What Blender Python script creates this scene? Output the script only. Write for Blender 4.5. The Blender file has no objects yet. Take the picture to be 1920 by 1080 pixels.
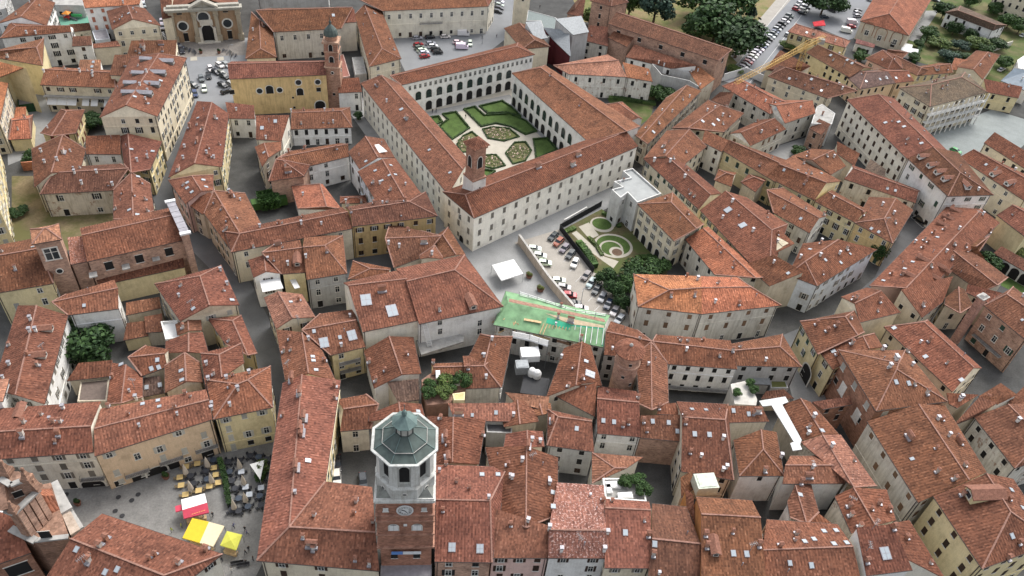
import bpy, bmesh, math, random
from mathutils import Vector, Matrix
from mathutils.bvhtree import BVHTree
random.seed(7)
SC = bpy.context.scene
COL = SC.collection
R = math.radians

# ------------------------------------------------------------------ camera of the drone
FOC, HGT, VPD = 1480.0, 145.0, (790.0, 2180.0)
_n = lambda v: Vector(v).normalized()
UPC = -_n((VPD[0] - 960, VPD[1] - 540, FOC))
YC = (Vector((0, 0, 1)) - UPC * UPC.z).normalized()
XC = YC.cross(UPC)
if XC.x < 0:
    XC = -XC
CAMP = Vector((0, 0, HGT))

def ray(px, py):
    r = Vector((px - 960, py - 540, FOC))
    return Vector((r.dot(XC), r.dot(YC), r.dot(UPC)))

def P(p, z=0.0):
    w = ray(*p)
    t = (z - HGT) / w.z
    return Vector((w.x * t, w.y * t, z))

ORG = [0, 0, 4.0]
def T(ox, oy, s=4.0):
    ORG[:] = [ox, oy, s]
def px(p):
    return (ORG[0] + p[0] / ORG[2], ORG[1] + p[1] / ORG[2])

# ------------------------------------------------------------------ materials
def mat(name):
    m = bpy.data.materials.new(name)
    m.use_nodes = True
    return m, m.node_tree.nodes, m.node_tree.links, m.node_tree.nodes['Principled BSDF']

def ramp(N, pts):
    r = N.new('ShaderNodeValToRGB')
    e = r.color_ramp.elements
    while len(e) > len(pts):
        e.remove(e[-1])
    while len(e) < len(pts):
        e.new(0.5)
    for k, (p, c) in zip(e, pts):
        k.position = p
        k.color = c if len(c) == 4 else (*c, 1)
    return r

def noise(N, L, vec, scale, detail=3, rough=.6):
    n = N.new('ShaderNodeTexNoise')
    n.inputs['Scale'].default_value = scale
    n.inputs['Detail'].default_value = detail
    n.inputs['Roughness'].default_value = rough
    if vec is not None:
        L.new(vec, n.inputs['Vector'])
    return n

def mix(N, L, mode, fac, a, b):
    m = N.new('ShaderNodeMix')
    m.data_type = 'RGBA'
    m.blend_type = mode
    m.clamp_result = False
    for sock, v in ((m.inputs[0], fac), (m.inputs[6], a), (m.inputs[7], b)):
        if hasattr(v, 'is_linked'):
            L.new(v, sock)
        elif isinstance(v, (int, float)):
            sock.default_value = v
        else:
            sock.default_value = (*v, 1) if len(v) == 3 else v
    return m.outputs[2]

def math_(N, L, op, a, b=0.0):
    m = N.new('ShaderNodeMath')
    m.operation = op
    for s, v in ((m.inputs[0], a), (m.inputs[1], b)):
        if hasattr(v, 'is_linked'):
            L.new(v, s)
        else:
            s.default_value = v
    return m.outputs[0]

def flat(name, col, rough=.7, metal=0.0, var=.18, scale=1.5, bump=0.0, spec=.3):
    m, N, L, B = mat(name)
    g = N.new('ShaderNodeNewGeometry')
    n = noise(N, L, g.outputs['Position'], scale, 4)
    r = ramp(N, [(.3, (1 - var,) * 3), (.7, (1 + var,) * 3)])
    L.new(n.outputs['Fac'], r.inputs[0])
    L.new(mix(N, L, 'MULTIPLY', 1, col, r.outputs[0]), B.inputs['Base Color'])
    B.inputs['Roughness'].default_value = rough
    B.inputs['Metallic'].default_value = metal
    B.inputs['Specular IOR Level'].default_value = spec
    if bump:
        b = N.new('ShaderNodeBump')
        b.inputs['Strength'].default_value = bump
        b.inputs['Distance'].default_value = .1
        L.new(noise(N, L, g.outputs['Position'], scale * 6, 2).outputs['Fac'], b.inputs['Height'])
        L.new(b.outputs[0], B.inputs['Normal'])
    return m

def objcol(name, rough=.6, var=.1, scale=2.0, spec=.3, metal=0.0):
    m, N, L, B = mat(name)
    oi = N.new('ShaderNodeObjectInfo')
    g = N.new('ShaderNodeNewGeometry')
    n = noise(N, L, g.outputs['Position'], scale, 3)
    r = ramp(N, [(.3, (1 - var,) * 3), (.7, (1 + var,) * 3)])
    L.new(n.outputs['Fac'], r.inputs[0])
    L.new(mix(N, L, 'MULTIPLY', 1, oi.outputs['Color'], r.outputs[0]), B.inputs['Base Color'])
    B.inputs['Roughness'].default_value = rough
    B.inputs['Metallic'].default_value = metal
    B.inputs['Specular IOR Level'].default_value = spec
    return m

def roof_material():
    m, N, L, B = mat('terracotta_tiles')
    oi = N.new('ShaderNodeObjectInfo')
    uv = N.new('ShaderNodeUVMap')
    uv.uv_map = 'UV'
    sep = N.new('ShaderNodeSeparateXYZ')
    L.new(uv.outputs[0], sep.inputs[0])
    u, v = sep.outputs[0], sep.outputs[1]
    # each tile its own tone
    cu = math_(N, L, 'FLOOR', math_(N, L, 'DIVIDE', u, .31))
    cv = math_(N, L, 'FLOOR', math_(N, L, 'DIVIDE', v, .42))
    cmb = N.new('ShaderNodeCombineXYZ')
    L.new(cu, cmb.inputs[0]); L.new(cv, cmb.inputs[1])
    wn = N.new('ShaderNodeTexWhiteNoise')
    wn.noise_dimensions = '2D'
    L.new(cmb.outputs[0], wn.inputs['Vector'])
    r1 = ramp(N, [(0, (.62, .63, .66)), (.18, (.82, .82, .83)), (.5, (1, 1, 1)), (.82, (1.14, 1.13, 1.11)), (.96, (1.32, 1.34, 1.33)), (1, (1.6, 1.75, 1.8))])
    L.new(wn.outputs['Value'], r1.inputs[0])
    c = mix(N, L, 'MULTIPLY', 1.0, oi.outputs['Color'], r1.outputs[0])
    # weathering: broad patches, streaks down the slope, lichen
    big = noise(N, L, uv.outputs[0], .22, 4, .62)
    r2 = ramp(N, [(.28, (.58, .60, .63)), (.5, (1, 1, 1)), (.72, (1.28, 1.22, 1.14))])
    L.new(big.outputs['Fac'], r2.inputs[0])
    c = mix(N, L, 'MULTIPLY', .9, c, r2.outputs[0])
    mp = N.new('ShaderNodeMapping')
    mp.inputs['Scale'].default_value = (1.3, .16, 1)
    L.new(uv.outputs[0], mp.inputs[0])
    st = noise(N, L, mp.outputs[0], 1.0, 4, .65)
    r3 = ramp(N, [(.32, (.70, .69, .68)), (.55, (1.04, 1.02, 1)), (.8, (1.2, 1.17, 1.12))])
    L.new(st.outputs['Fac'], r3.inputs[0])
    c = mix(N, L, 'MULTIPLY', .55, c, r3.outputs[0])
    li = noise(N, L, uv.outputs[0], 1.1, 5, .7)
    r4 = ramp(N, [(.60, (0, 0, 0)), (.74, (1, 1, 1))])
    L.new(li.outputs['Fac'], r4.inputs[0])
    c = mix(N, L, 'MIX', math_(N, L, 'MULTIPLY', r4.outputs[0], .34), c, (.135, .115, .095))
    # pale lime or mortar flecks, more of them where the roof's alpha asks for it
    fl = noise(N, L, uv.outputs[0], 2.2, 3, .7)
    al = math_(N, L, 'SUBTRACT', .80, math_(N, L, 'MULTIPLY', oi.outputs['Alpha'], .30))
    gt = math_(N, L, 'GREATER_THAN', fl.outputs['Fac'], al)
    c = mix(N, L, 'MIX', math_(N, L, 'MULTIPLY', gt, .75), c, (.52, .36, .32))
    L.new(c, B.inputs['Base Color'])
    B.inputs['Roughness'].default_value = .92
    B.inputs['Specular IOR Level'].default_value = .12
    # barrel rows as relief
    su = math_(N, L, 'ABSOLUTE', math_(N, L, 'SINE', math_(N, L, 'MULTIPLY', u, math.pi / .62)))
    sv = math_(N, L, 'FRACT', math_(N, L, 'DIVIDE', v, .50))
    h = math_(N, L, 'ADD', su, math_(N, L, 'MULTIPLY', sv, .35))
    h = math_(N, L, 'ADD', h, math_(N, L, 'MULTIPLY', wn.outputs['Value'], .35))
    b = N.new('ShaderNodeBump')
    b.inputs['Strength'].default_value = .7
    b.inputs['Distance'].default_value = .11
    L.new(h, b.inputs['Height'])
    L.new(b.outputs[0], B.inputs['Normal'])
    return m

def wall_material():
    m, N, L, B = mat('weathered_stucco')
    oi = N.new('ShaderNodeObjectInfo')
    g = N.new('ShaderNodeNewGeometry')
    n = noise(N, L, g.outputs['Position'], .35, 5, .65)
    r = ramp(N, [(.3, (.72, .70, .68)), (.5, (1, 1, 1)), (.75, (1.10, 1.09, 1.07))])
    L.new(n.outputs['Fac'], r.inputs[0])
    c = mix(N, L, 'MULTIPLY', .8, oi.outputs['Color'], r.outputs[0])
    mp = N.new('ShaderNodeMapping')
    mp.inputs['Scale'].default_value = (1.3, 1.3, .14)
    L.new(g.outputs['Position'], mp.inputs[0])
    s = noise(N, L, mp.outputs[0], 1.2, 4, .65)
    r2 = ramp(N, [(.36, (.60, .57, .53)), (.54, (1, 1, 1))])
    L.new(s.outputs['Fac'], r2.inputs[0])
    st = math_(N, L, 'ADD', .04, math_(N, L, 'MULTIPLY', oi.outputs['Alpha'], .6))
    c = mix(N, L, 'MULTIPLY', st, c, r2.outputs[0])
    # bare brick where the plaster fell, only on very worn walls (alpha 1)
    pn = noise(N, L, g.outputs['Position'], .55, 5, .7)
    pr = ramp(N, [(.57, (0, 0, 0)), (.63, (1, 1, 1))])
    L.new(pn.outputs['Fac'], pr.inputs[0])
    wf = math_(N, L, 'GREATER_THAN', oi.outputs['Alpha'], .9)
    c = mix(N, L, 'MIX', math_(N, L, 'MULTIPLY', math_(N, L, 'MULTIPLY', pr.outputs[0], wf), .75), c, (.26, .15, .10))
    fn = noise(N, L, g.outputs['Position'], 5.0, 2, .6)
    r5 = ramp(N, [(.3, (.90, .90, .90)), (.7, (1.08, 1.08, 1.08))])
    L.new(fn.outputs['Fac'], r5.inputs[0])
    c = mix(N, L, 'MULTIPLY', 1, c, r5.outputs[0])
    L.new(c, B.inputs['Base Color'])
    B.inputs['Roughness'].default_value = .9
    B.inputs['Specular IOR Level'].default_value = .15
    return m

def brick_material():
    m, N, L, B = mat('old_brick')
    oi = N.new('ShaderNodeObjectInfo')
    g = N.new('ShaderNodeNewGeometry')
    mp = N.new('ShaderNodeMapping')
    mp.inputs['Scale'].default_value = (1.1, 1.1, 3.4)
    L.new(g.outputs['Position'], mp.inputs[0])
    vo = N.new('ShaderNodeTexVoronoi')
    vo.inputs['Scale'].default_value = 1.6
    L.new(mp.outputs[0], vo.inputs['Vector'])
    r = ramp(N, [(0, (.66, .64, .62)), (.5, (1, 1, 1)), (1, (1.35, 1.3, 1.25))])
    L.new(vo.outputs['Color'], r.inputs[0])
    c = mix(N, L, 'MULTIPLY', 1, oi.outputs['Color'], r.outputs[0])
    n = noise(N, L, g.outputs['Position'], .4, 5, .7)
    r2 = ramp(N, [(.32, (.62, .6, .6)), (.5, (1, 1, 1)), (.72, (1.3, 1.28, 1.25))])
    L.new(n.outputs['Fac'], r2.inputs[0])
    c = mix(N, L, 'MULTIPLY', 1, c, r2.outputs[0])
    L.new(c, B.inputs['Base Color'])
    B.inputs['Roughness'].default_value = .95
    B.inputs['Specular IOR Level'].default_value = .1
    return m

def glass(name, col, rough=.12):
    m, N, L, B = mat(name)
    B.inputs['Base Color'].default_value = (*col, 1)
    B.inputs['Roughness'].default_value = rough
    B.inputs['Specular IOR Level'].default_value = .5
    return m

def leaf_material(name):
    m, N, L, B = mat(name)
    oi = N.new('ShaderNodeObjectInfo')
    g = N.new('ShaderNodeNewGeometry')
    r = ramp(N, [(0, (.45, .5, .45)), (.5, (1, 1, 1)), (1, (1.7, 1.6, 1.3))])
    L.new(g.outputs['Random Per Island'], r.inputs[0])
    c = mix(N, L, 'MULTIPLY', 1, oi.outputs['Color'], r.outputs[0])
    L.new(c, B.inputs['Base Color'])
    B.inputs['Roughness'].default_value = .7
    B.inputs['Specular IOR Level'].default_value = .2
    return m

M = dict(
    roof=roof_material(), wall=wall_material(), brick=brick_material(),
    mortar=flat('ridge_mortar', (.25, .14, .108), .95, var=.3, scale=2.5),
    gutter=flat('gutter_metal', (.055, .045, .042), .6),
    glass=glass('window_glass', (.025, .03, .035)),
    skyglass=glass('skylight_glass', (.33, .37, .40), .15),
    frame=flat('pale_frame', (.62, .60, .55), .6),
    zinc=flat('zinc_sheet', (.30, .29, .31), .5, .3, .2, .8),
    white=flat('white_paint', (.66, .66, .65), .6, var=.06),
    paint=objcol('coloured_paint'),
    carpaint=objcol('car_paint', .25, .02, spec=.6),
    cloth=objcol('canvas', .8, .06),
    dark=flat('dark_opening', (.016, .015, .015), .9),
    rubber=flat('rubber', (.02, .02, .02), .9),
    metal=flat('grey_metal', (.24, .255, .265), .55, .2),
    iron=flat('dark_iron', (.035, .035, .038), .6),
    bark=flat('bark', (.09, .065, .045), .95, var=.3, scale=4),
    leaf=leaf_material('leaves'),
    stone=flat('grey_stone', (.40, .385, .36), .9, var=.3, scale=.9),
    copper=flat('patina_copper', (.070, .092, .084), .6, .1, .3, .7),
    copperlight=flat('pale_patina', (.125, .18, .17), .55, .1, .25, .7),
    concrete=flat('concrete', (.33, .32, .30), .9, var=.25, scale=.7),
    terracotta=flat('terracotta_pot', (.20, .093, .064), .9, 0, .35, 2.5),
    wood=flat('raw_timber', (.50, .36, .20), .8, var=.25, scale=2),
)

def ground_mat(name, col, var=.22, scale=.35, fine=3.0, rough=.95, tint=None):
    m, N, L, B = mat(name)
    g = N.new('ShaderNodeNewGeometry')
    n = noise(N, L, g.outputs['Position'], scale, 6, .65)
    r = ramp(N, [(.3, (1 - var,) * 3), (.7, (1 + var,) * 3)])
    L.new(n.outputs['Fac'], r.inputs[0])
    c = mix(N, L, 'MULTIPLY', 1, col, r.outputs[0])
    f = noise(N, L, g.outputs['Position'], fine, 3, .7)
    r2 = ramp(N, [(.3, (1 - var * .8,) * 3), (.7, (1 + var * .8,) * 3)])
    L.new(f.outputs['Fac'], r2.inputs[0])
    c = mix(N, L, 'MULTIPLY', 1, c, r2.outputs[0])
    if tint:
        t = noise(N, L, g.outputs['Position'], .12, 5, .6)
        tr = ramp(N, [(.42, (0, 0, 0)), (.58, (1, 1, 1))])
        L.new(t.outputs['Fac'], tr.inputs[0])
        c = mix(N, L, 'MIX', tr.outputs[0], c, tint)
    L.new(c, B.inputs['Base Color'])
    B.inputs['Roughness'].default_value = rough
    B.inputs['Specular IOR Level'].default_value = .15
    return m

# ------------------------------------------------------------------ objects
USED = {}
def tag(o, label=None, cat=None, group=None, kind=None):
    if label:
        o['label'] = label
    if cat:
        o['category'] = cat
    if group:
        o['group'] = group
    if kind:
        o['kind'] = kind
    return o

def empty(name, loc, label=None, cat=None, group=None, rz=0.0):
    o = bpy.data.objects.new(name, None)
    o.empty_display_size = .3
    COL.objects.link(o)
    o.location = loc
    o.rotation_euler = (0, 0, rz)
    return tag(o, label, cat, group)

class MB:
    """collects faces, then links them as one mesh"""
    def __init__(s):
        s.v, s.f, s.m, s.uv = [], [], [], []
    def poly(s, pts, mi=0, uv=None):
        i = len(s.v)
        s.v += [tuple(p) for p in pts]
        s.f.append(tuple(range(i, i + len(pts))))
        s.m.append(mi)
        s.uv.append(uv)
    def box(s, c, d, mi=0, rz=0.0, top=1.0):
        x, y, z = d[0] / 2, d[1] / 2, d[2] / 2
        ca, sa = math.cos(rz), math.sin(rz)
        q = []
        for dz, k in ((-z, 1), (z, top)):
            for dx, dy in ((-x, -y), (x, -y), (x, y), (-x, y)):
                dx *= k; dy *= k
                q.append((c[0] + dx * ca - dy * sa, c[1] + dx * sa + dy * ca, c[2] + dz))
        for f in ((3, 2, 1, 0), (4, 5, 6, 7), (0, 1, 5, 4), (1, 2, 6, 5), (2, 3, 7, 6), (3, 0, 4, 7)):
            s.poly([q[i] for i in f], mi)
    def bar(s, a, b, w, mi=0, h=None):
        a, b = Vector(a), Vector(b)
        d = b - a
        if d.length < 1e-5:
            return
        d.normalize()
        side = d.cross(Vector((0, 0, 1)))
        if side.length < 1e-3:
            side = Vector((1, 0, 0))
        side.normalize()
        up = side.cross(d)
        h = h or w
        q = [p + side * sx * w / 2 + up * sz * h / 2 for p in (a, b) for sx, sz in ((-1, -1), (1, -1), (1, 1), (-1, 1))]
        for f in ((0, 1, 2, 3), (7, 6, 5, 4), (0, 4, 5, 1), (1, 5, 6, 2), (2, 6, 7, 3), (3, 7, 4, 0)):
            s.poly([q[i] for i in f], mi)
    def ring(s, c, prof, n=16, mi=0, rz=0.0, sx=1.0, sy=1.0):
        """lathe: prof = [(r, z)...]"""
        rows = []
        for r, z in prof:
            rows.append([(c[0] + sx * r * math.cos(rz + 2 * math.pi * k / n), c[1] + sy * r * math.sin(rz + 2 * math.pi * k / n), c[2] + z) for k in range(n)])
        for a, b in zip(rows, rows[1:]):
            for k in range(n):
                s.poly([a[k], a[(k + 1) % n], b[(k + 1) % n], b[k]], mi)
        if prof[-1][0] > 1e-3:
            s.poly(rows[-1], mi)
    def prism(s, pts, z0, z1, mi=0, side=None):
        n = len(pts)
        ar = sum(pts[i][0] * pts[(i + 1) % n][1] - pts[(i + 1) % n][0] * pts[i][1] for i in range(n))
        if ar < 0:
            pts = pts[::-1]
        s.poly([(p[0], p[1], z1) for p in pts], mi)
        for i in range(n):
            a, b = pts[i], pts[(i + 1) % n]
            s.poly([(a[0], a[1], z0), (b[0], b[1], z0), (b[0], b[1], z1), (a[0], a[1], z1)], mi if side is None else side)
    def mesh(s, name, mats):
        me = bpy.data.meshes.new(name)
        me.from_pydata(s.v, [], s.f)
        for m in mats:
            me.materials.append(M[m] if isinstance(m, str) else m)
        for p, k in zip(me.polygons, s.m):
            p.material_index = k
        if any(u is not None for u in s.uv):
            l = me.uv_layers.new(name='UV')
            i = 0
            for f, u in zip(s.f, s.uv):
                for k in range(len(f)):
                    l.data[i].uv = u[k] if u else (0, 0)
                    i += 1
        me.update()
        return me
    def build(s, name, mats, parent=None, color=None, **kw):
        if isinstance(mats, (str, bpy.types.Material)):
            mats = [mats]
        o = bpy.data.objects.new(name, s.mesh(name, mats))
        COL.objects.link(o)
        if parent is not None:
            attach(o, parent)
        if color:
            o.color = color if len(color) == 4 else (*color, 0)
        return tag(o, **kw)

def worldmat(o):
    m = o.matrix_basis.copy()
    while o.parent:
        m = o.parent.matrix_basis @ o.matrix_parent_inverse @ m if False else o.parent.matrix_basis @ m
        o = o.parent
    return m
def attach(o, parent):
    """the mesh was made in world space: parent it so that it stays there"""
    o.parent = parent
    o.matrix_parent_inverse = Matrix.Identity(4)
    o.matrix_basis = worldmat(parent).inverted() @ o.matrix_basis

def inst(name, me, loc, rz=0.0, parent=None, scale=(1, 1, 1), color=None, rot=None):
    o = bpy.data.objects.new(name, me)
    COL.objects.link(o)
    mt = Matrix.Translation(loc) @ (rot.to_4x4() if rot else Matrix.Rotation(rz, 4, 'Z')) @ Matrix.Diagonal((*scale, 1))
    if parent is not None:
        o.parent = parent
        o.matrix_basis = worldmat(parent).inverted() @ mt
    else:
        o.matrix_basis = mt
    if color:
        o.color = color if len(color) == 4 else (*color, 0)
    return o

# ------------------------------------------------------------------ colours (linear, real surface colours)
WC = dict(cream=(.68, .61, .47, .3), white=(.76, .75, .72, .25), pale=(.73, .69, .59, .3), yellow=(.68, .58, .35, .3),
          ochre=(.60, .44, .22, .8), peach=(.68, .52, .36, .3), grey=(.43, .43, .42, .5), brick=(.30, .165, .115, 0),
          pink=(.62, .44, .39, .3), worn=(.61, .55, .45, 1.0), wornwhite=(.66, .64, .59, 1.0), dirty=(.58, .55, .48, .85),
          orange=(.46, .21, .08, .4), tan=(.55, .49, .39, .6), blue=(.62, .66, .70, .3), darkred=(.09, .02, .025, 0),
          palebrick=(.38, .25, .19, 0), metalwhite=(.55, .56, .56, .2), stone=(.42, .36, .27, .6), green=(.03, .07, .035, 0))
RC = dict(a=(.166, .071, .047), b=(.150, .065, .043), c=(.178, .078, .052), d=(.130, .060, .042), e=(.186, .084, .056),
          orange=(.31, .125, .072), bright=(.25, .104, .064), mottle=(.26, .125, .095), brown=(.120, .086, .068), dark=(.11, .075, .062),
          pinkish=(.26, .125, .09))
SH = dict(b=(.045, .026, .018), g=(.03, .062, .045), w=(.42, .41, .37), k=(.02, .02, .022), t=(.16, .095, .055), n=(.17, .155, .13), r=(.14, .035, .025))

FACES, OWN = [], []       # for casting pixels onto what stands
def solid(pts, own):
    FACES.append([Vector(p) for p in pts]); OWN.append(own)
HOUSES = []

def lineint(p, d, q, e):
    den = d.x * e.y - d.y * e.x
    if abs(den) < 1e-6:
        return None
    t = ((q.x - p.x) * e.y - (q.y - p.y) * e.x) / den
    return Vector((p.x + d.x * t, p.y + d.y * t))

def inset(poly, offs):
    """poly ccw list of 2D vectors, offs per edge"""
    n = len(poly)
    out = []
    for i in range(n):
        a, b, c = poly[i - 1], poly[i], poly[(i + 1) % n]
        d1, d2 = (b - a), (c - b)
        if d1.length < 1e-4 or d2.length < 1e-4:
            out.append(b.copy()); continue
        d1.normalize(); d2.normalize()
        n1, n2 = Vector((-d1.y, d1.x)), Vector((-d2.y, d2.x))
        q = lineint(a + n1 * offs[i - 1], d1, b + n2 * offs[i], d2)
        if q is None or (q - b).length > 3:
            q = b + (n1 + n2) * .5 * offs[i]
        out.append(q)
    return out

class House:
    pass
CUR = [None]

def start(label, name, cat, base):
    assert label not in USED, label
    USED[label] = 1
    h = House()
    h.e = empty(name, base, label, cat)
    h.roofs, h.walls, h.gut = [], [], []
    h.rc = h.wc = None
    CUR[0] = h
    HOUSES.append(h)
    return h

def roof_uv(pts):
    n = (pts[1] - pts[0]).cross(pts[2] - pts[0])
    if len(pts) > 3:
        n += (pts[2] - pts[0]).cross(pts[3] - pts[0])
    n.normalize()
    if n.z < 0:
        n = -n
    dn = Vector((n.x, n.y, 0))
    dn = dn.normalized() if dn.length > 1e-3 else Vector((0, 1, 0))
    u = Vector((-dn.y, dn.x, 0))
    s = dn - n * dn.dot(n)
    s.normalize()
    o = random.uniform(0, 90)
    return [(p.dot(u) + o, p.dot(s) + o * 1.7) for p in pts]

def tri(q):
    return [q] if len(q) == 3 else [[q[0], q[1], q[2]], [q[0], q[2], q[3]]]

def add_roof(h, polys, outline, rc, ridges, eaves, mat_='roof', thick=.24):
    """polys: upper faces; outline: closed loop of the roof's rim"""
    mb = MB()
    for q in polys:
        n = sum(((q[i] - q[0]).cross(q[i + 1] - q[0]) for i in range(1, len(q) - 1)), Vector())
        if n.z < 0:
            q = q[::-1]
        uvs = dict(zip([tuple(p) for p in q], roof_uv(q)))
        for t_ in tri(q):
            mb.poly(t_, 0, [uvs[tuple(p)] for p in t_])
            mb.poly([p - Vector((0, 0, thick)) for p in t_[::-1]], 1)
            solid(t_, h)
        h.lastfaces.append(q)
    for i in range(len(outline)):
        a, b = outline[i], outline[(i + 1) % len(outline)]
        dz = Vector((0, 0, thick))
        if (a - b).length > 1e-3:
            mb.poly([a, b, b - dz, a - dz], 1)
    col = rc
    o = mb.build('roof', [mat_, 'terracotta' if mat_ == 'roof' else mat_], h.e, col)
    h.roofs.append(o)
    if ridges and mat_ == 'roof':
        rb = MB()
        for a, b in ridges:
            L = (b - a).length
            n = max(1, int(L / 2.2))
            for i in range(n):
                p, q = a.lerp(b, i / n), a.lerp(b, (i + 1) / n)
                j = Vector((0, 0, .03 + random.uniform(-.02, .03)))
                rb.bar(p + j, q + j, random.uniform(.24, .34), 0, .2)
        attach_to(rb.build('ridge_cap', 'mortar'), o)
    for a, b in eaves:
        gb = MB()
        gb.bar(a - Vector((0, 0, .12)), b - Vector((0, 0, .12)), .16)
        attach_to(gb.build('gutter', 'gutter'), o)
    return o

def attach_to(o, parent):
    attach(o, parent)
    return o

def rcol(rc, fleck=0.0):
    if rc is None:
        rc = random.choice('aabbccd')
    c = RC[rc] if isinstance(rc, str) else rc
    k = random.uniform(.86, 1.14)
    return (c[0] * k, c[1] * k * random.uniform(.95, 1.08), c[2] * k * random.uniform(.90, 1.06), fleck or random.choice((0, 0, 0, .12, .25)))

def ccw(poly):
    ar = sum(poly[i].x * poly[(i + 1) % len(poly)].y - poly[(i + 1) % len(poly)].x * poly[i].y for i in range(len(poly)))
    return ar > 0

def add_walls(h, segs, wall, gables=()):
    """segs: list of (a2d, b2d, [top points between a and b as (2d,z)]) going round counter-clockwise"""
    mb = MB()
    for a, b, tops in segs:
        pts = [Vector((a.x, a.y, 0)), Vector((b.x, b.y, 0))] + [Vector((q.x, q.y, z)) for q, z in tops[::-1]]
        if (a - b).length < .05:
            continue
        mb.poly(pts)
        solid(pts, h)
        h.walls.append((a, b, min(z for _, z in tops), max(z for _, z in tops), h.wspec))
    for t_ in gables:
        mb.poly(t_)
        solid(t_, h)
    isb = wall in ('brick', 'palebrick')
    c = WC[wall] if isinstance(wall, str) else wall
    k = random.uniform(.94, 1.05)
    c = (c[0] * k, c[1] * k, c[2] * k, c[3] if len(c) > 3 else .3)
    h.wc = c
    return mb.build('wall', 'brick' if isb else 'wall', h.e, c)

def pipes(h):
    pass

def G(label, A, B, C, D, z, wall='cream', k='gg', E=None, rc=None, st='o', sh='b', n=None, name='house', cat='house',
      pitch=.38, fl=.0, rmat='roof', bw=1.0, wf=None, raw=False, gap=3.1, pr=.85, zr=None):
    if not raw:
        A, B, C, D = map(px, (A, B, C, D))
        E = [px(e) for e in E] if E else None
    c, d = P(C, z), P(D, z)
    e1 = e2 = None
    if E:
        e1, e2 = P(E[0], z), P(E[1], z)
    def dl(p, q, r):
        u = (r - q); u.z = 0
        w = p - q; w.z = 0
        if u.length < 1e-3:
            return w.length
        return abs(u.x * w.y - u.y * w.x) / u.length
    if zr is None:
        zr = z + 2
        for _ in range(40):
            a, b = P(A, zr), P(B, zr)
            w = (dl(a, c, d) + dl(b, c, d)) / 2
            if E:
                w = w * .5 + .5 * (dl(a, e1, e2) + dl(b, e1, e2)) / 2
            w = min(max(w, 1.5), 14)
            zr = .5 * zr + .5 * (z + pitch * w)
    a, b = P(A, zr), P(B, zr)
    if not E:
        u = (b - a); u.z = 0
        if u.length < 1.0:
            u = d - c; u.z = 0
        u.normalize()
        def mir(p):
            w = p - a; w.z = 0
            f = u * w.dot(u)
            q = f - (w - f) * bw
            return Vector((a.x + q.x, a.y + q.y, z))
        e1, e2 = mir(c), mir(d)
    if label:
        start(label, name, cat, ((c.x + e2.x) / 2, (c.y + e2.y) / 2, 0))
    h = CUR[0]
    h.lastfaces = []
    h.wspec = dict(st=st, sh=sh, n=n, wf=wf, gap=gap, pr=pr)
    k = ''.join('h' if kk == 'h' or dl(v, p, q) > 1.5 else 'g' for kk, v, p, q in ((k[0], a, c, e1), (k[1], b, d, e2)))
    polys = [[c, d, b, a], [e2, e1, a, b]]
    ridges = [(a, b)]
    outline = [c, d]
    if k[1] == 'h':
        polys.append([d, e2, b]); ridges += [(b, d), (b, e2)]
        outline += [e2]
    else:
        outline += [b, e2]
    outline += [e1]
    if k[0] == 'h':
        polys.append([e1, c, a]); ridges += [(a, c), (a, e1)]
    else:
        outline += [a]
    ev = [(c, d), (e1, e2)] + ([(d, e2)] if k[1] == 'h' else []) + ([(e1, c)] if k[0] == 'h' else [])
    add_roof(h, polys, outline, rcol(rc, fl), ridges, ev, rmat)
    # walls
    fp = [Vector((p.x, p.y)) for p in (c, d, e2, e1)]
    names = ['f', 'b', 'k', 'a']
    o = [.42, .14 if k[1] == 'g' else .42, .42, .14 if k[0] == 'g' else .42]
    ap = {'b': b if k[1] == 'g' else None, 'a': a if k[0] == 'g' else None}
    if not ccw(fp):
        fp = [fp[0], fp[3], fp[2], fp[1]]
        names = ['a', 'k', 'b', 'f']
        o = [o[3], o[2], o[1], o[0]]
    q = inset(fp, o)
    segs, gables = [], []
    for i in range(4):
        s, t = q[i], q[(i + 1) % 4]
        tops = [(s, z - .08), (t, z - .08)]
        apx = ap.get(names[i])
        if apx is not None:
            o_ = a if names[i] == 'b' else b
            m = Vector((apx.x, apx.y))
            v = Vector((o_.x, o_.y)) - m
            if v.length > .3:
                m += v.normalized() * .14
            gables.append([Vector((s.x, s.y, z - .08)), Vector((t.x, t.y, z - .08)), Vector((m.x, m.y, apx.z - .26))])
        segs.append((s, t, tops))
    i0 = len(h.walls)
    add_walls(h, segs, wall, gables)
    h.dir = (d - c).normalized()
    for s in range(i0, len(h.walls)):
        pass
    return h

def W(*a, **k):
    return G(None, *a, **k)

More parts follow.
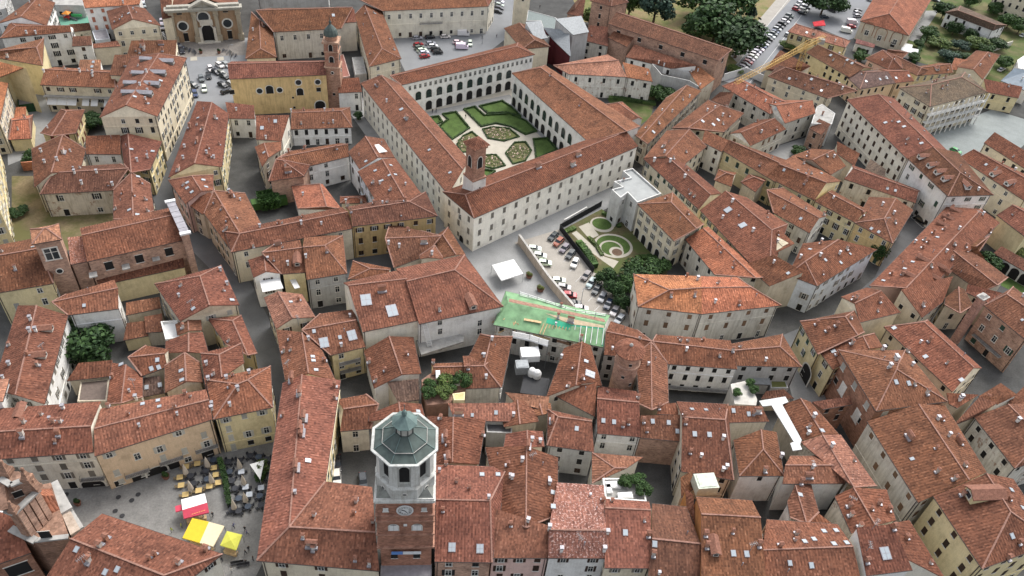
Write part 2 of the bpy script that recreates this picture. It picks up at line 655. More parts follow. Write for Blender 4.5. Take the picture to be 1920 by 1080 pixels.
def S(label, A, B, C, D, z, wall='cream', rc=None, st='o', sh='b', n=None, name='house', cat='house', pitch=.34, fl=.0,
      rmat='roof', wf=None, gap=3.1, pr=.85, thick=.24):
    A, B, C, D = map(px, (A, B, C, D))
    c, d = P(C, z), P(D, z)
    zh = z + 1.5
    for _ in range(40):
        a, b = P(A, zh), P(B, zh)
        w = ((a - c).length + (b - d).length) / 2
        zh = .5 * zh + .5 * (z + pitch * min(w, 14))
    a, b = P(A, zh), P(B, zh)
    if label:
        start(label, name, cat, ((c.x + b.x) / 2, (c.y + b.y) / 2, 0))
    h = CUR[0]
    h.lastfaces = []
    h.wspec = dict(st=st, sh=sh, n=n, wf=wf, gap=gap, pr=pr)
    add_roof(h, [[c, d, b, a]], [c, d, b, a], rcol(rc, fl), [], [(c, d)], rmat, thick)
    fp = [(Vector((p.x, p.y)), zz) for p, zz in ((c, z), (d, z), (b, zh), (a, zh))]
    o = [.4, .14, .05, .14]
    if not ccw([p for p, _ in fp]):
        fp = [fp[0], fp[3], fp[2], fp[1]]
        o = [o[3], o[2], o[1], o[0]]
    q = inset([p for p, _ in fp], o)
    segs = []
    for i in range(4):
        j = (i + 1) % 4
        segs.append((q[i], q[j], [(q[i], fp[i][1] - .09), (q[j], fp[j][1] - .09)]))
    add_walls(h, segs, wall)
    return h

def WS(*a, **k):
    return S(None, *a, **k)

def F(label, pts, z, wall='white', top='concrete', par=.5, st='n', sh='b', n=None, name='house', cat='house', wf=None, gap=3.1, pr=.85, raw=False, z0=0.0):
    """flat-roofed block with a parapet"""
    q = [P(p if raw else px(p), z) for p in pts]
    q2 = [Vector((p.x, p.y)) for p in q]
    if not ccw(q2):
        q2.reverse()
    if label:
        start(label, name, cat, (sum(p.x for p in q2) / len(q2), sum(p.y for p in q2) / len(q2), 0))
    h = CUR[0]
    h.lastfaces = []
    h.wspec = dict(st=st, sh=sh, n=n, wf=wf, gap=gap, pr=pr)
    mb = MB()
    inn = inset(q2, [.3] * len(q2))
    zt = z - par
    pt = [Vector((p.x, p.y, zt)) for p in inn]
    mb.poly(pt, 0)
    solid(pt, h)
    for i in range(len(inn)):
        j = (i + 1) % len(inn)
        a, b, c_, d_ = inn[i], inn[j], q2[i], q2[j]
        mb.poly([(a.x, a.y, z), (b.x, b.y, z), (b.x, b.y, zt), (a.x, a.y, zt)][::-1], 1)
        mb.poly([(c_.x, c_.y, z), (d_.x, d_.y, z), (b.x, b.y, z), (a.x, a.y, z)], 1)
    o = mb.build('roof', [top, 'wall'], h.e, WC[wall] if isinstance(wall, str) else wall)
    h.roofs.append(o)
    h.lastfaces.append(pt)
    segs = [(q2[i], q2[(i + 1) % len(q2)], [(q2[i], z), (q2[(i + 1) % len(q2)], z)]) for i in range(len(q2))]
    add_walls(h, segs, wall)
    return h

def BX(label, g1, g2, depth, z, wall='cream', k='gg', **kw):
    """a block known by the ground line of its visible wall"""
    a, b = P(px(g1)), P(px(g2))
    d = (b - a).normalized()
    nn = Vector((-d.y, d.x, 0)) * (1 if depth > 0 else -1)
    dp = abs(depth)
    up = Vector((0, 0, z))
    def pj(w):
        q = w - CAMP
        c = XC * q.x + YC * q.y + UPC * q.z
        return (960 + FOC * c.x / c.z, 540 + FOC * c.y / c.z)
    zr = z + .38 * dp / 2
    r = Vector((0, 0, zr))
    s = d * .5
    return G(label, pj(a + nn * dp / 2 + r + (s if k[0] == 'h' else s * 0) * dp), pj(b + nn * dp / 2 + r - (s if k[1] == 'h' else s * 0) * dp),
             pj(a - nn * .4 + up), pj(b - nn * .4 + up), z, wall, k, [pj(a + nn * dp + up), pj(b + nn * dp + up)], raw=True, zr=zr, **kw)

def proj(w):
    q = Vector(w) - CAMP
    c = XC * q.x + YC * q.y + UPC * q.z
    return (960 + FOC * c.x / c.z, 540 + FOC * c.y / c.z)

def string_course(h, a, b, z, nn):
    mb = MB()
    q, r = a + nn * .05, b + nn * .05
    mb.bar((q.x, q.y, z), (r.x, r.y, z), .16, 0, .2)
    mb.build('string_course', 'wall', h.e, tuple(min(.85, c * 1.12) for c in h.wc[:3]) + (.3,))

# ------------------------------------------------------------------ casting
BV = [None]
def make_bvh():
    v, f = [], []
    for q in FACES:
        i = len(v)
        v += q
        f.append(list(range(i, i + len(q))))
    BV[0] = BVHTree.FromPolygons(v, f, all_triangles=False, epsilon=0.0)
def cast(p):
    d = ray(*p).normalized()
    loc, nor, idx, dist = BV[0].ray_cast(CAMP, d)
    if loc is None:
        return P(p), Vector((0, 0, 1)), None
    if nor.dot(d) > 0:
        nor = -nor
    return loc, nor, OWN[idx]
def seen(p):
    for dx in (0, -9, 9):
        o = CAMP + Vector((dx, 0, 0))
        d = p - o
        loc, nor, idx, dist = BV[0].ray_cast(o, d.normalized())
        if loc is None or dist > d.length - .25:
            return True
    return False

# ------------------------------------------------------------------ windows
def win_mesh(kind):
    mb = MB()   # unit opening 1 wide, 1 tall, centred, facing -Y; 0 frame, 1 glass, 2 shutter paint
    y = -.03
    def quad(x0, x1, z0, z1, yy, mi):
        mb.poly([(x0, yy, z0), (x1, yy, z0), (x1, yy, z1), (x0, yy, z1)], mi)
    def slab(x0, x1, z0, z1, yy, mi):
        mb.box(((x0 + x1) / 2, yy / 2, (z0 + z1) / 2), (x1 - x0, abs(yy), z1 - z0), mi)
    if kind in ('p', 'o'):
        quad(-.5, .5, -.5, .5, y, 1)
        slab(-.56, -.46, -.53, .55, -.09, 0); slab(.46, .56, -.53, .55, -.09, 0)
        slab(-.56, .56, .47, .57, -.10, 0); slab(-.62, .62, -.58, -.50, -.16, 0)
        slab(-.035, .035, -.5, .47, -.06, 0)
        slab(-.46, .46, .10, .14, -.05, 0)
    elif kind == 'c':
        slab(-.5, -.01, -.5, .5, -.08, 2); slab(.01, .5, -.5, .5, -.08, 2)
        slab(-.62, .62, -.58, -.50, -.16, 0)
    elif kind == 'd':          # plain dark opening with a thin surround
        quad(-.5, .5, -.5, .5, y, 1)
        slab(-.55, .55, .5, .56, -.06, 0); slab(-.55, .55, -.56, -.5, -.1, 0)
    elif kind in ('a', 'A', 'D', 'B'):    # arched: glazed, open, door
        n = 10
        pts = [(-.5, y, -.5), (.5, y, -.5)] + [(.5 * math.cos(math.pi * i / n), y, .18 + .32 * math.sin(math.pi * i / n)) for i in range(n + 1)]
        fm = 2 if kind == 'B' else 0
        if fm == 0:
            mb.poly(pts, 1)
        for i in range(n):
            t0, t1 = math.pi * i / n, math.pi * (i + 1) / n
            q = [(.5 * math.cos(t0), .18 + .32 * math.sin(t0)), (.5 * math.cos(t1), .18 + .32 * math.sin(t1)),
                 (.59 * math.cos(t1), .18 + .40 * math.sin(t1)), (.59 * math.cos(t0), .18 + .40 * math.sin(t0))]
            mb.poly([(x, -.10, z) for x, z in q], fm)
            mb.poly([(q[0][0], -.10, q[0][1]), (q[0][0], y, q[0][1]), (q[1][0], y, q[1][1]), (q[1][0], -.10, q[1][1])], fm)
        slab(-.59, -.5, -.5, .18, -.10, fm); slab(.5, .59, -.5, .18, -.10, fm)
        if kind == 'a':
            for x in (-.25, 0, .25):
                slab(x - .018, x + .018, -.5, .42, -.05, 2)
            for zz in (-.2, .16):
                slab(-.5, .5, zz - .012, zz + .012, -.055, 2)
    elif kind == 'r':          # round
        n = 18
        mb.poly([(.5 * math.cos(2 * math.pi * i / n), y, .5 * math.sin(2 * math.pi * i / n)) for i in range(n)], 1)
        for i in range(n):
            t0, t1 = 2 * math.pi * i / n, 2 * math.pi * (i + 1) / n
            mb.poly([(r * math.cos(t), -.12, r * math.sin(t)) for r, t in ((.5, t0), (.5, t1), (.66, t1), (.66, t0))], 0)
            mb.poly([(.66 * math.cos(t0), -.12, .66 * math.sin(t0)), (.66 * math.cos(t1), -.12, .66 * math.sin(t1)), (.66 * math.cos(t1), 0, .66 * math.sin(t1)), (.66 * math.cos(t0), 0, .66 * math.sin(t0))], 0)
    return mb.mesh('window', ['frame', 'dark' if kind in 'ADd' else 'glass', 'paint'])
WIN = {q: win_mesh(q) for q in 'pocdaADrB'}
def shutter_mesh():
    mb = MB()
    mb.box((0, -.05, 0), (1, .07, 1), 0)
    for i in range(5):
        mb.box((0, -.095, -.4 + .2 * i), (.8, .03, .1), 0)
    return mb.mesh('shutter', ['paint'])
SHUT = shutter_mesh()
RAIL = None
NWIN = [0]
def window(h, loc, n2, kind, w, hh, sh, always=False):
    p = Vector(loc) + Vector((n2.x, n2.y, 0)) * .06
    if not always and not seen(p):
        return None
    rz = math.atan2(n2.x, -n2.y)
    col = SH[sh] if isinstance(sh, str) else sh
    kk = random.uniform(.75, 1.25)
    col = tuple(x * kk for x in col)
    o = inst('arch' if kind in 'AB' else 'door' if kind == 'D' else 'window', WIN[kind], Vector(loc), rz, h.e, (w, 1, hh), col)
    NWIN[0] += 1
    if kind == 'o':
        t = Vector((math.cos(rz), math.sin(rz), 0))
        for s in (-1, 1):
            if random.random() < .06:
                continue
            so = inst('shutter', SHUT, Vector(loc) + t * s * w * .80, rz, None, (w * .46, 1, hh * 1.02), col)
            attach_to(so, o)
    return o

def do_windows(h):
    for a, b, zl, zh, sp in h.walls:
        if sp['st'] == 'n' and not sp['wf']:
            continue
        d = b - a
        L = d.length
        d = d / L
        nn = Vector((d.y, -d.x))
        mid = (a + b) / 2
        if nn.dot(Vector((CAMP.x, CAMP.y)) - mid) <= 0:
            continue
        if L < 2.6 or zl < 2.4:
            continue
        if sp['wf']:
            best = None
            # explicit rows: (z, spacing, w, h, kind, shutter)
            for z, gp, w, hh, kind, sh in sp['wf']:
                cnt = max(1, int((L - .6) / gp))
                for i in range(cnt):
                    q = a + d * (L * (i + .5) / cnt)
                    window(h, (q.x, q.y, z), nn, kind, w, hh, sh)
            continue
        ns = sp['n'] or max(1, round(zl / 3.4))
        cnt = max(1, int((L - .8) / sp['gap']))
        w0 = random.uniform(.98, 1.15)
        for r in range(ns):
            zc = (r + .54) * zl / ns
            for i in range(cnt):
                if random.random() > sp['pr']:
                    continue
                q = a + d * (L * (i + .5) / cnt + random.uniform(-.12, .12))
                kind = sp['st']
                hh = 1.9
                w = w0
                if r == ns - 1 and ns > 2:
                    hh = 1.4
                if r == 0:
                    kind = random.choice('dpdc')
                    hh = random.choice((1.5, 2.2))
                    zz = hh / 2 + (.1 if hh > 2 else .8)
                    w = w0 * random.choice((1, 1.2))
                    window(h, (q.x, q.y, zz), nn, kind, w, hh, sp['sh'])
                    continue
                if kind == 'o':
                    kind = random.choices('ocp', (.62, .24, .14))[0]
                window(h, (q.x, q.y, zc), nn, kind, w, hh, sp['sh'])
        if L > 9 and ns > 1 and seen(Vector((mid.x, mid.y, zl * .7)) + Vector((nn.x, nn.y, 0)) * .3) and random.random() < .6:
            string_course(h, a, b, zl / ns * random.choice((1, ns - 1)), nn)
        # a downpipe at one end of longer street walls
        if L > 7 and zl > 5:
            q = a + d * random.choice((.35, L - .35)) + nn * .08
            if seen(Vector((q.x, q.y, zl * .8)) + Vector((nn.x, nn.y, 0)) * .2):
                mb = MB()
                mb.bar((q.x, q.y, .1), (q.x, q.y, zl), .13)
                mb.build('downpipe', 'gutter', h.e)

# ------------------------------------------------------------------ things on the roofs
def frame_of(h, n):
    """heading of the slope at a hit"""
    if h is not None and abs(n.x) + abs(n.y) > .05:
        return math.atan2(n.y, n.x) + math.pi / 2
    return 0.0
def chimney_mesh(kind):
    mb = MB()
    if kind == 'brick':
        mb.box((0, 0, .35), (.62, .62, 1.7), 0)
        mb.box((0, 0, 1.26), (.78, .78, .1), 0)
        for s in (-1, 1):
            mb.box((s * .26, 0, 1.42), (.1, .6, .24), 0)
        mb.poly([(-.5, -.5, 1.55), (.5, -.5, 1.55), (.5, 0, 1.8), (-.5, 0, 1.8)], 1)
        mb.poly([(.5, .5, 1.55), (-.5, .5, 1.55), (-.5, 0, 1.8), (.5, 0, 1.8)], 1)
        mb.poly([(-.5, -.5, 1.55), (-.5, 0, 1.8), (-.5, .5, 1.55)], 1); mb.poly([(.5, -.5, 1.55), (.5, .5, 1.55), (.5, 0, 1.8)], 1)
        mb.box((0, -.55, -.1), (.9, .5, .5), 2)
    elif kind == 'white':
        mb.box((0, 0, .3), (.6, .6, 1.6), 0)
        mb.box((0, 0, 1.12), (.8, .8, .12), 2)
        for s in (-1, 1):
            for t in (-1, 1):
                mb.box((s * .25, t * .25, 1.28), (.1, .1, .2), 0)
        mb.box((0, 0, 1.42), (.85, .85, .1), 2)
    elif kind == 'wide':
        mb.box((0, 0, .4), (1.9, .62, 1.9), 0)
        mb.box((0, 0, 1.38), (2.05, .8, .1), 0)
        for i in range(4):
            mb.box((-.85 + i * .566, 0, 1.52), (.12, .6, .2), 0)
        mb.poly([(-1.1, -.5, 1.62), (1.1, -.5, 1.62), (1.1, 0, 1.92), (-1.1, 0, 1.92)], 1)
        mb.poly([(1.1, .5, 1.62), (-1.1, .5, 1.62), (-1.1, 0, 1.92), (1.1, 0, 1.92)], 1)
        mb.poly([(-1.1, -.5, 1.62), (-1.1, 0, 1.92), (-1.1, .5, 1.62)], 1); mb.poly([(1.1, -.5, 1.62), (1.1, .5, 1.62), (1.1, 0, 1.92)], 1)
        mb.box((0, -.5, -.05), (2.3, .6, .5), 2)
    elif kind == 'pipe':
        mb.ring((0, 0, -.3), [(.13, 0), (.13, 1.5)], 8, 2)
        mb.ring((0, 0, 1.3), [(.22, 0), (.22, .12), (.02, .3)], 8, 2)
    return mb.mesh('chimney', ['paint', 'terracotta', 'zinc'])
CHIM = {q: chimney_mesh(q) for q in ('brick', 'white', 'wide', 'pipe')}
def sky_mesh(big):
    mb = MB()
    mb.box((0, 0, .06), (1.0, 1.25, .16), 0)
    mb.poly([(-.42, -.54, .15), (.42, -.54, .15), (.42, .54, .15), (-.42, .54, .15)], 1)
    if big:
        mb.box((0, 0, .16), (.05, 1.1, .04), 0); mb.box((0, 0, .155), (.84, .05, .03), 0)
    return mb.mesh('skylight', ['zinc', 'skyglass'])
SKY = {False: sky_mesh(False), True: sky_mesh(True)}
def dormer_mesh():
    mb = MB()   # faces -Y (downhill), runs back along +Y into the roof
    w, d, hh, pk = .75, 2.6, .75, 1.15
    mb.poly([(-w, -.9, -.6), (w, -.9, -.6), (w, -.9, hh), (0, -.9, pk), (-w, -.9, hh)], 0)
    mb.poly([(-w, -.9, -.6), (-w, -.9, hh), (-w, d, hh), (-w, d, -.6)], 0)
    mb.poly([(w, -.9, -.6), (w, d, -.6), (w, d, hh), (w, -.9, hh)], 0)
    e = .16
    for s in (-1, 1):
        q = [(s * (w + e), -1.1, hh - .1), (0, -1.1, pk + .03), (0, d, pk + .03), (s * (w + e), d, hh - .1)]
        mb.poly(q if s > 0 else q[::-1], 1, [(0, 0), (1, 0), (1, 3.6), (0, 3.6)])
        mb.poly([(x, y, z - .1) for x, y, z in q], 1)
    mb.poly([(-.36, -.94, -.02), (.36, -.94, -.02), (.36, -.94, .62), (-.36, -.94, .62)], 2)
    for x0, x1, z0, z1 in ((-.44, -.36, -.1, .7), (.36, .44, -.1, .7), (-.36, .36, .62, .7), (-.36, .36, -.1, -.02)):
        mb.box(((x0 + x1) / 2, -.95, (z0 + z1) / 2), (x1 - x0, .08, z1 - z0), 3)
    return mb.mesh('dormer', ['paint', 'terracotta', 'glass', 'frame'])
DORM = dormer_mesh()
DORM_Z = dormer_mesh()
DORM_Z.materials[1] = M['zinc']
CCOL = [(.40, .26, .20), (.36, .20, .14), (.55, .50, .45), (.46, .42, .37), (.34, .17, .11)]

def nearest_roof(h, loc):
    return h.roofs[0] if len(h.roofs) == 1 else min(h.roofs, key=lambda o: min((worldmat(o) @ v.co - loc).length for v in o.data.vertices))

def on_roof(kind, pts, s=1.0, turn=0.0, big=False, col=None):
    for p in pts:
        q = px(p[:2])
        k = s * (.8 if kind in ('brick', 'white', 'wide') else .78 if kind == 'sky' else 1.0)
        loc, n, h = cast(q)
        if h is None or n.z < .3:
            continue
        put_roof(kind, loc, n, h, k, turn, big, col)
def put_roof(kind, loc, n, h, k=1.0, turn=0.0, big=False, col=None):
    rf = nearest_roof(h, loc)
    rz = frame_of(h, n) + R(turn)
    if kind == 'sky':
        y = Vector((math.cos(rz + math.pi / 2), math.sin(rz + math.pi / 2), 0))
        y = -(y - n * y.dot(n)).normalized()
        x = y.cross(n)
        rot = Matrix((x, y, n)).transposed()
        o = inst('skylight', SKY[big], loc + n * .03, 0, None, (k, k, 1), None, rot)
    elif kind == 'dormer':
        # downhill of the slope is -Y
        rz = math.atan2(n.x, -n.y)
        o = inst('dormer', DORM_Z if col and col[0] == .20 else DORM, loc, rz, None, (k, k, k), col or (.55, .50, .42))
    else:
        rz = math.atan2(n.x, -n.y) + R(turn) if abs(n.x) + abs(n.y) > .05 else R(turn)
        o = inst('chimney', CHIM[kind], loc, rz, None, (k, k, k * random.uniform(.85, 1.15)), col or ((.70, .69, .66) if kind == 'white' else random.choice(CCOL)))
    attach_to(o, rf)
    return o
# ================================================================== houses, block by block
# ---- far left corner of the town
T(0, 0)
G('white three-storey L-shaped house at the top left corner with dark shuttered windows', (120,195),(525,192),(0,287),(535,238),12.5,'white','hg',st='o',sh='k',gap=3.6)
W((155,125),(285,-20),(350,190),(412,20),12.5,'white',st='o',sh='k')
S('small white annex with lean-to red roof against the white L-shaped house', (545,272),(682,268),(540,347),(690,338),9,'white')
S('low cream building with narrow red roof between the white house and the loggia house', (690,330),(880,305),(680,362),(905,345),7,'cream',st='n')
G('house with yellowish blank side wall between orange roofs and the white L-shaped house', (-60,385),(275,355),(-40,430),(320,492),12,'yellow',st='n')
S('tall yellow house under a bright orange roof at the left edge', (-90,440),(178,508),(-60,600),(85,522),13,'yellow',rc='orange',st='n')
G('narrow orange-roofed house with cream side wall and white shutters at the left edge', (-60,600),(-150,900),(62,622),(0,900),12,'cream',rc='orange',st='o',sh='w')
G('small hut with hipped orange roof in the yard by the left edge', (90,905),(220,890),(65,1048),(235,1038),4.5,'yellow','hh',rc='orange',st='n')
S('tiny shed with orange lean-to roof in the yard by the left edge', (118,803),(195,800),(105,882),(195,870),3.5,'yellow',rc='orange',st='n',name='shed',cat='shed')
F('dark green site cabin in the yard beside the yellow wall', [(130,735),(240,732),(252,775),(135,790)],3,'green','zinc',.1,name='cabin',cat='cabin')
G('cream house with white awnings along its balcony facing the small yard', (335,520),(855,545),(300,637),(865,658),10,'cream',st='o',sh='b',gap=3.4)
S('low red-roofed terrace annex behind the house with white awnings', (600,447),(755,447),(585,525),(755,530),9.5,'white',st='n',rc='pinkish')
G('long cream palazzo with grey metal dormers and a bare brick gable facing south', (1195,400),(945,788),(1400,435),(1182,872),16,'cream','gg',[(985,430),(745,880)],rc='b',st='o',sh='k',n=5,gap=3.0)
S('reddish-brown roofed wing joined to the west of the brick-gabled palazzo', (860,410),(1180,405),(820,562),(985,570),13,'cream',rc='d')
S('house with light cream end wall just north of the palazzo with dormers', (985,303),(1325,300),(950,420),(1315,430),15.5,'cream',rc='b')
G('cream gabled house with a loggia in its front gable near the church', (955,40),(995,142),(800,85),(840,222),11.5,'cream','gg',[(1090,65),(1208,192)],st='p',rc='b')
S('tall white house with bright orange roof and salmon shutters by the playground', (610,-30),(1060,-30),(635,60),(1045,32),13,'white',rc='orange',st='c',sh=(.42,.16,.10))
S('low shed roof between the playground and the greenhouse', (520,182),(672,170),(540,240),(682,222),5,'cream',st='n',rc='d')
F('blue-grey glazed conservatory beside the white house with orange roof', [(690,232),(800,215),(825,290),(715,300)],5,'blue','zinc',.1)
S('cream house with red roof on the left flank of the brown brick church', (1195,-60),(1290,-60),(1215,142),(1285,128),11,'cream',st='n')
F('dark hall with flat roof behind the playground', [(385,-60),(620,-60),(625,40),(400,35)],5,'grey','concrete',.2,st='d')
F('grey rendered block at the extreme top left', [(-60,-60),(60,-60),(40,60),(-60,90)],9,'grey','concrete',.3,st='p')
# block below the yard
G('house with plain hipped red roof and dark red shutters in the walled yard', (500,835),(385,1020),(635,822),(570,1000),7,'yellow','gg',st='c',sh='r')
G('long red-roofed street house below the cream awning house, right of the side alley', (1590,765),(1460,1225),(1478,758),(1262,1330),10.5,'yellow','gg',[(1715,850),(1665,1250)],rc='b',st='o',sh='g')
S('white house with wooden balcony over a dark ground floor court', (1690,765),(1905,790),(1715,888),(1912,890),7.5,'white',st='p')
T(0, 270)
G('west wing house of the enclosed courtyard beside the walled garden', (470,-70),(385,215),(235,40),(258,322),9,'cream','gg',[(645,40),(600,200)],rc='b')
G('long low house with pale weathered wall facing the walled garden', (400,215),(965,183),(300,376),(850,347),8.2,'worn','hg',st='o',sh='k',rc='d',gap=6)
G('street house with a bend whose pale ridge points at the brick church', (985,215),(1000,560),(1127,300),(1155,500),9,'yellow','gg',[(850,345),(850,565)],rc='c')
G('yellow street house running up to the brick gable of the palazzo', (960,-80),(985,215),(1215,-20),(1128,190),9.5,'yellow','gg',[(900,-60),(930,150)],rc='b',sh='g')
S('north wing over the courtyard with white balconies and parked bicycles', (640,-60),(900,-70),(645,75),(905,77),8.5,'white',st='p')
G('house with stepped pink facade on the narrow street and a small gable', (1440,240),(1512,352),(1262,272),(1388,448),10.5,'pink','gg',[(1600,232),(1600,345)],rc='a')
S('narrow cream house with low tiled roof below the pink gabled house', (1570,360),(1680,435),(1400,445),(1515,525),9,'tan',rc='b')
G('street house with smooth pale ridge and a cluster of white chimneys', (1605,350),(1800,672),(1530,520),(1735,800),10,'tan','gg',[(1840,370),(1960,600)],rc='c',st='o',sh='g')
# yellow building at the left edge
BX('long yellow facade with rows of windows running down the left edge', (33,150),(112,755),-14,17,'yellow',st='o',sh='w',n=5,gap=2.8,rc='a')
# brick church
G('brick church nave with plain tiled roof and three square clerestory windows', (612,685),(1315,530),(655,882),(1372,722),14,'palebrick','gg',rc='b',st='n',name='church',cat='church',wf=None)
CHURCH = CUR[0]
WS((700,960),(1372,850),(740,1062),(1385,922),7,'yellow',st='n',rc='b')
WS((505,700),(612,690),(530,905),(655,880),12.5,'palebrick',rc='mottle',fl=.7,st='n')
G('yellow building with broad red roof left of the square brick church tower', (-60,845),(285,785),(-40,1120),(400,1045),11,'yellow','gg',st='o',sh='w',gap=4.2,rc='b')
T(480, 270)
G('long cream house with smooth blank upper wall running to the ochre house', (-120,672),(690,508),(-185,812),(725,632),11,'cream','gg',rc='b',st='p',gap=6,pr=.5)
G('ochre three-storey house with white-framed windows and brown shutters on the lane', (705,500),(1150,432),(722,618),(1362,540),11.5,'ochre','gh',rc='d',st='o',sh='b',gap=3.6,pr=1)
G('red-roofed house with many small roof hatches along the palace lane', (945,110),(1125,425),(762,205),(905,437),11,'blue','gg',[(1045,105),(1310,470)],rc='c',sh='n')
G('house with a white roof terrace under sunshades beside the palace lane', (820,-60),(915,100),(690,60),(775,185),11,'white','gg',[(960,-40),(1040,100)],rc='b')
G('low wing with white rear wall facing a small garden court', (180,100),(690,0),(340,180),(700,92),9,'white','hg',rc='b',st='p',gap=4)
G('square brick house with pyramid roof next to the small garden court', (150,115),(200,122),(95,280),(360,240),9,'palebrick','hh',rc='b',st='n')
G('narrow tiled house at the head of the garden court', (60,-10),(95,100),(-10,20),(45,170),9,'tan','gg',[(190,-20),(190,40)],rc='a')
G('small house with brand new bright red tiles near the green hedge', (480,300),(530,470),(265,315),(312,485),6,'white','gg',[(500,300),(645,490)],rc='bright',st='n')
G('low rounded tiled hut below the white house court', (700,402),(760,400),(630,445),(830,442),5.5,'cream','hh',rc='a',st='n',name='shed',cat='shed')
G('house with hipped red roof and grey rendered back wall near the lane corner', (350,775),(515,762),(380,1018),(683,970),10.5,'grey','gh',rc='b',st='p',gap=3.5)
G('house with a brick dormer in its roof next to white flat awnings', (45,815),(345,778),(190,975),(370,962),10.5,'yellow','gg',rc='b')
G('small white gabled house above a flat white awning', (60,830),(75,955),(-60,870),(-20,1000),10.5,'white','gg',[(160,830),(190,970)],rc='b')
G('tangled old house with several tiled gables in front of the ochre house', (970,708),(1390,690),(1035,928),(1260,845),9.5,'tan','gg',rc='d',st='n')
W((1400,680),(1500,830),(1330,700),(1390,855),9.8,'tan','gg',[(1442,622),(1572,830)],rc='c',st='n')
W((1340,760),(1300,850),(1225,838),(1230,860),10.3,'tan','gg',[(1400,850),(1410,862)],rc='c',st='n')
G('big theatre with wide smooth red roof and white rear wall', (1130,1030),(1490,945),(1222,1350),(1855,1218),12,'white','gh',[(1050,935),(1565,830)],rc='c',st='p',gap=7,pr=.5,name='theatre',cat='theatre')
W((690,1062),(1135,1010),(800,1410),(1222,1322),12,'pale','gg',[(655,1040),(1055,948)],rc='c',st='p',gap=8,pr=.5)
G('small hipped roof squeezed between the theatre and the tangled old house', (855,935),(1000,945),(690,1015),(1000,1000),9,'tan','hg',rc='a',st='n')
T(480, 540)
G('street house with worn mottled tiles left of the small court', (165,25),(275,225),(60,70),(150,305),10,'cream','gg',[(345,45),(447,218)],rc='mottle',fl=.25)
G('street house with pale ridge just before the lane widens', (345,330),(395,640),(150,310),(218,690),10,'tan','gg',[(480,430),(595,690)],rc='b')
G('yellow courtyard house with two big white skylights and grey balconies', (345,315),(755,240),(560,505),(822,440),9.5,'yellow','gg',rc='b',st='p',sh='k',gap=2.6)
G('red-roofed house with grey metal valley and white gable end', (998,360),(1095,648),(808,470),(885,752),8.5,'white','gg',[(1180,368),(1240,640)],rc='b',st='n')
G('house with a ridge running into the leafy roof terrace', (1560,588),(1712,583),(1572,755),(1838,745),9,'dirty','gg',rc='b',st='n')
W((1330,592),(1565,588),(1315,650),(1570,650),9,'ochre','gg',rc='c',st='n')
G('short wing behind the leafy roof terrace with two grey chimneys', (1765,365),(1712,583),(1680,345),(1592,518),9,'white','gg',[(1925,365),(1845,745)],rc='b',st='p')
G('long corner house on the piazza left of the clock tower with four roof stacks', (345,650),(250,1792),(200,710),(5,2042),12.5,'yellow','gg',[(635,690),(520,1460)],rc='c',st='o',sh='g')
T(480, 810)
W((250,712),(897,752),(5,965),(925,1042),12.5,'cream','hg',[(520,372),(872,412)],rc='c',st='o',sh='b',gap=5.2)
T(480, 540)
G('low roof in the courtyard behind the corner house', (655,908),(920,872),(630,1075),(860,1055),8,'pale','gg',rc='a',st='p')
S('dark weathered roof below the grey metal valley', (985,705),(1215,680),(1070,862),(1225,835),7.5,'tan',rc='dark',st='n')
G('house just behind the clock tower lantern', (1072,855),(1085,960),(850,945),(845,1000),9,'tan','gg',[(1240,868),(1270,980)],rc='b',st='n')
# ---- left side, block of the dark courtyard tree
T(0, 540)
G('long house with pale ridge line and two roof sheds on the left side', (275,130),(115,800),(510,205),(335,870),11,'white','gg',[(135,130),(-60,760)],rc='a',st='o',sh='n',gap=2.6)
G('wing with pinkish end wall above the dark courtyard tree', (390,105),(885,0),(510,203),(888,155),11,'white','gg',rc='a',st='p',gap=5)
S('upper garage roof behind the courtyard with open storage', (945,110),(1195,65),(945,205),(1205,150),6.5,'tan',rc='c',st='n',name='garage',cat='garage')
S('lower garage with wide black opening beside the courtyard tree', (950,262),(1100,245),(925,392),(1112,357),4.2,'yellow',rc='a',st='n',name='garage',cat='garage')
S('dark red middle roof between garages and the white roof terrace', (1080,215),(1215,190),(1095,335),(1225,325),5,'tan',rc='b',st='n',name='garage',cat='garage')
G('cream corner house with gable front above small skylit roofs', (1500,-90),(1572,130),(1160,-30),(1350,248),10.5,'cream','gg',[(1660,-170),(1795,125)],rc='a',st='o',sh='w',gap=4)
G('low street wing with a pale ridge running down the lane', (1745,245),(1860,505),(1560,230),(1690,420),8.5,'yellow','gg',[(1810,205),(1930,490)],rc='a',st='p')
G('tiny tiled gable beside the white roof terrace', (1410,230),(1415,320),(1315,270),(1330,352),9,'tan','gg',[(1505,228),(1515,315)],rc='a',st='n')
G('small ridge roof below the white roof terrace', (1415,335),(1415,480),(1240,400),(1240,485),9,'tan','gg',[(1520,330),(1565,490)],rc='c',st='n')
G('central roof with small paired skylights above the sunken dark roof', (960,520),(1235,490),(1065,660),(1255,590),9.3,'tan','gg',rc='a',st='n')
G('roof with a pale ridge and white box left of the sunken dark roof', (945,575),(910,865),(840,560),(800,870),9,'tan','gg',[(1070,655),(1070,815)],rc='a',st='n')
G('small gabled roof with two skylights right of the sunken dark roof', (1385,485),(1397,700),(1235,585),(1235,785),9.8,'tan','gg',[(1500,560),(1520,705)],rc='b',st='n')
S('sunken dark red roof holding two square skylights', (1075,675),(1200,660),(1070,815),(1232,785),6.5,'tan',rc='dark',st='n')
G('yellow corner house on the piazza with pyramid-like roof and white hatches', (1785,720),(1860,690),(1602,985),(2045,895),12,'yellow','hh',[(1545,690),(2030,585)],rc='a',st='o',sh='w',gap=3.2)
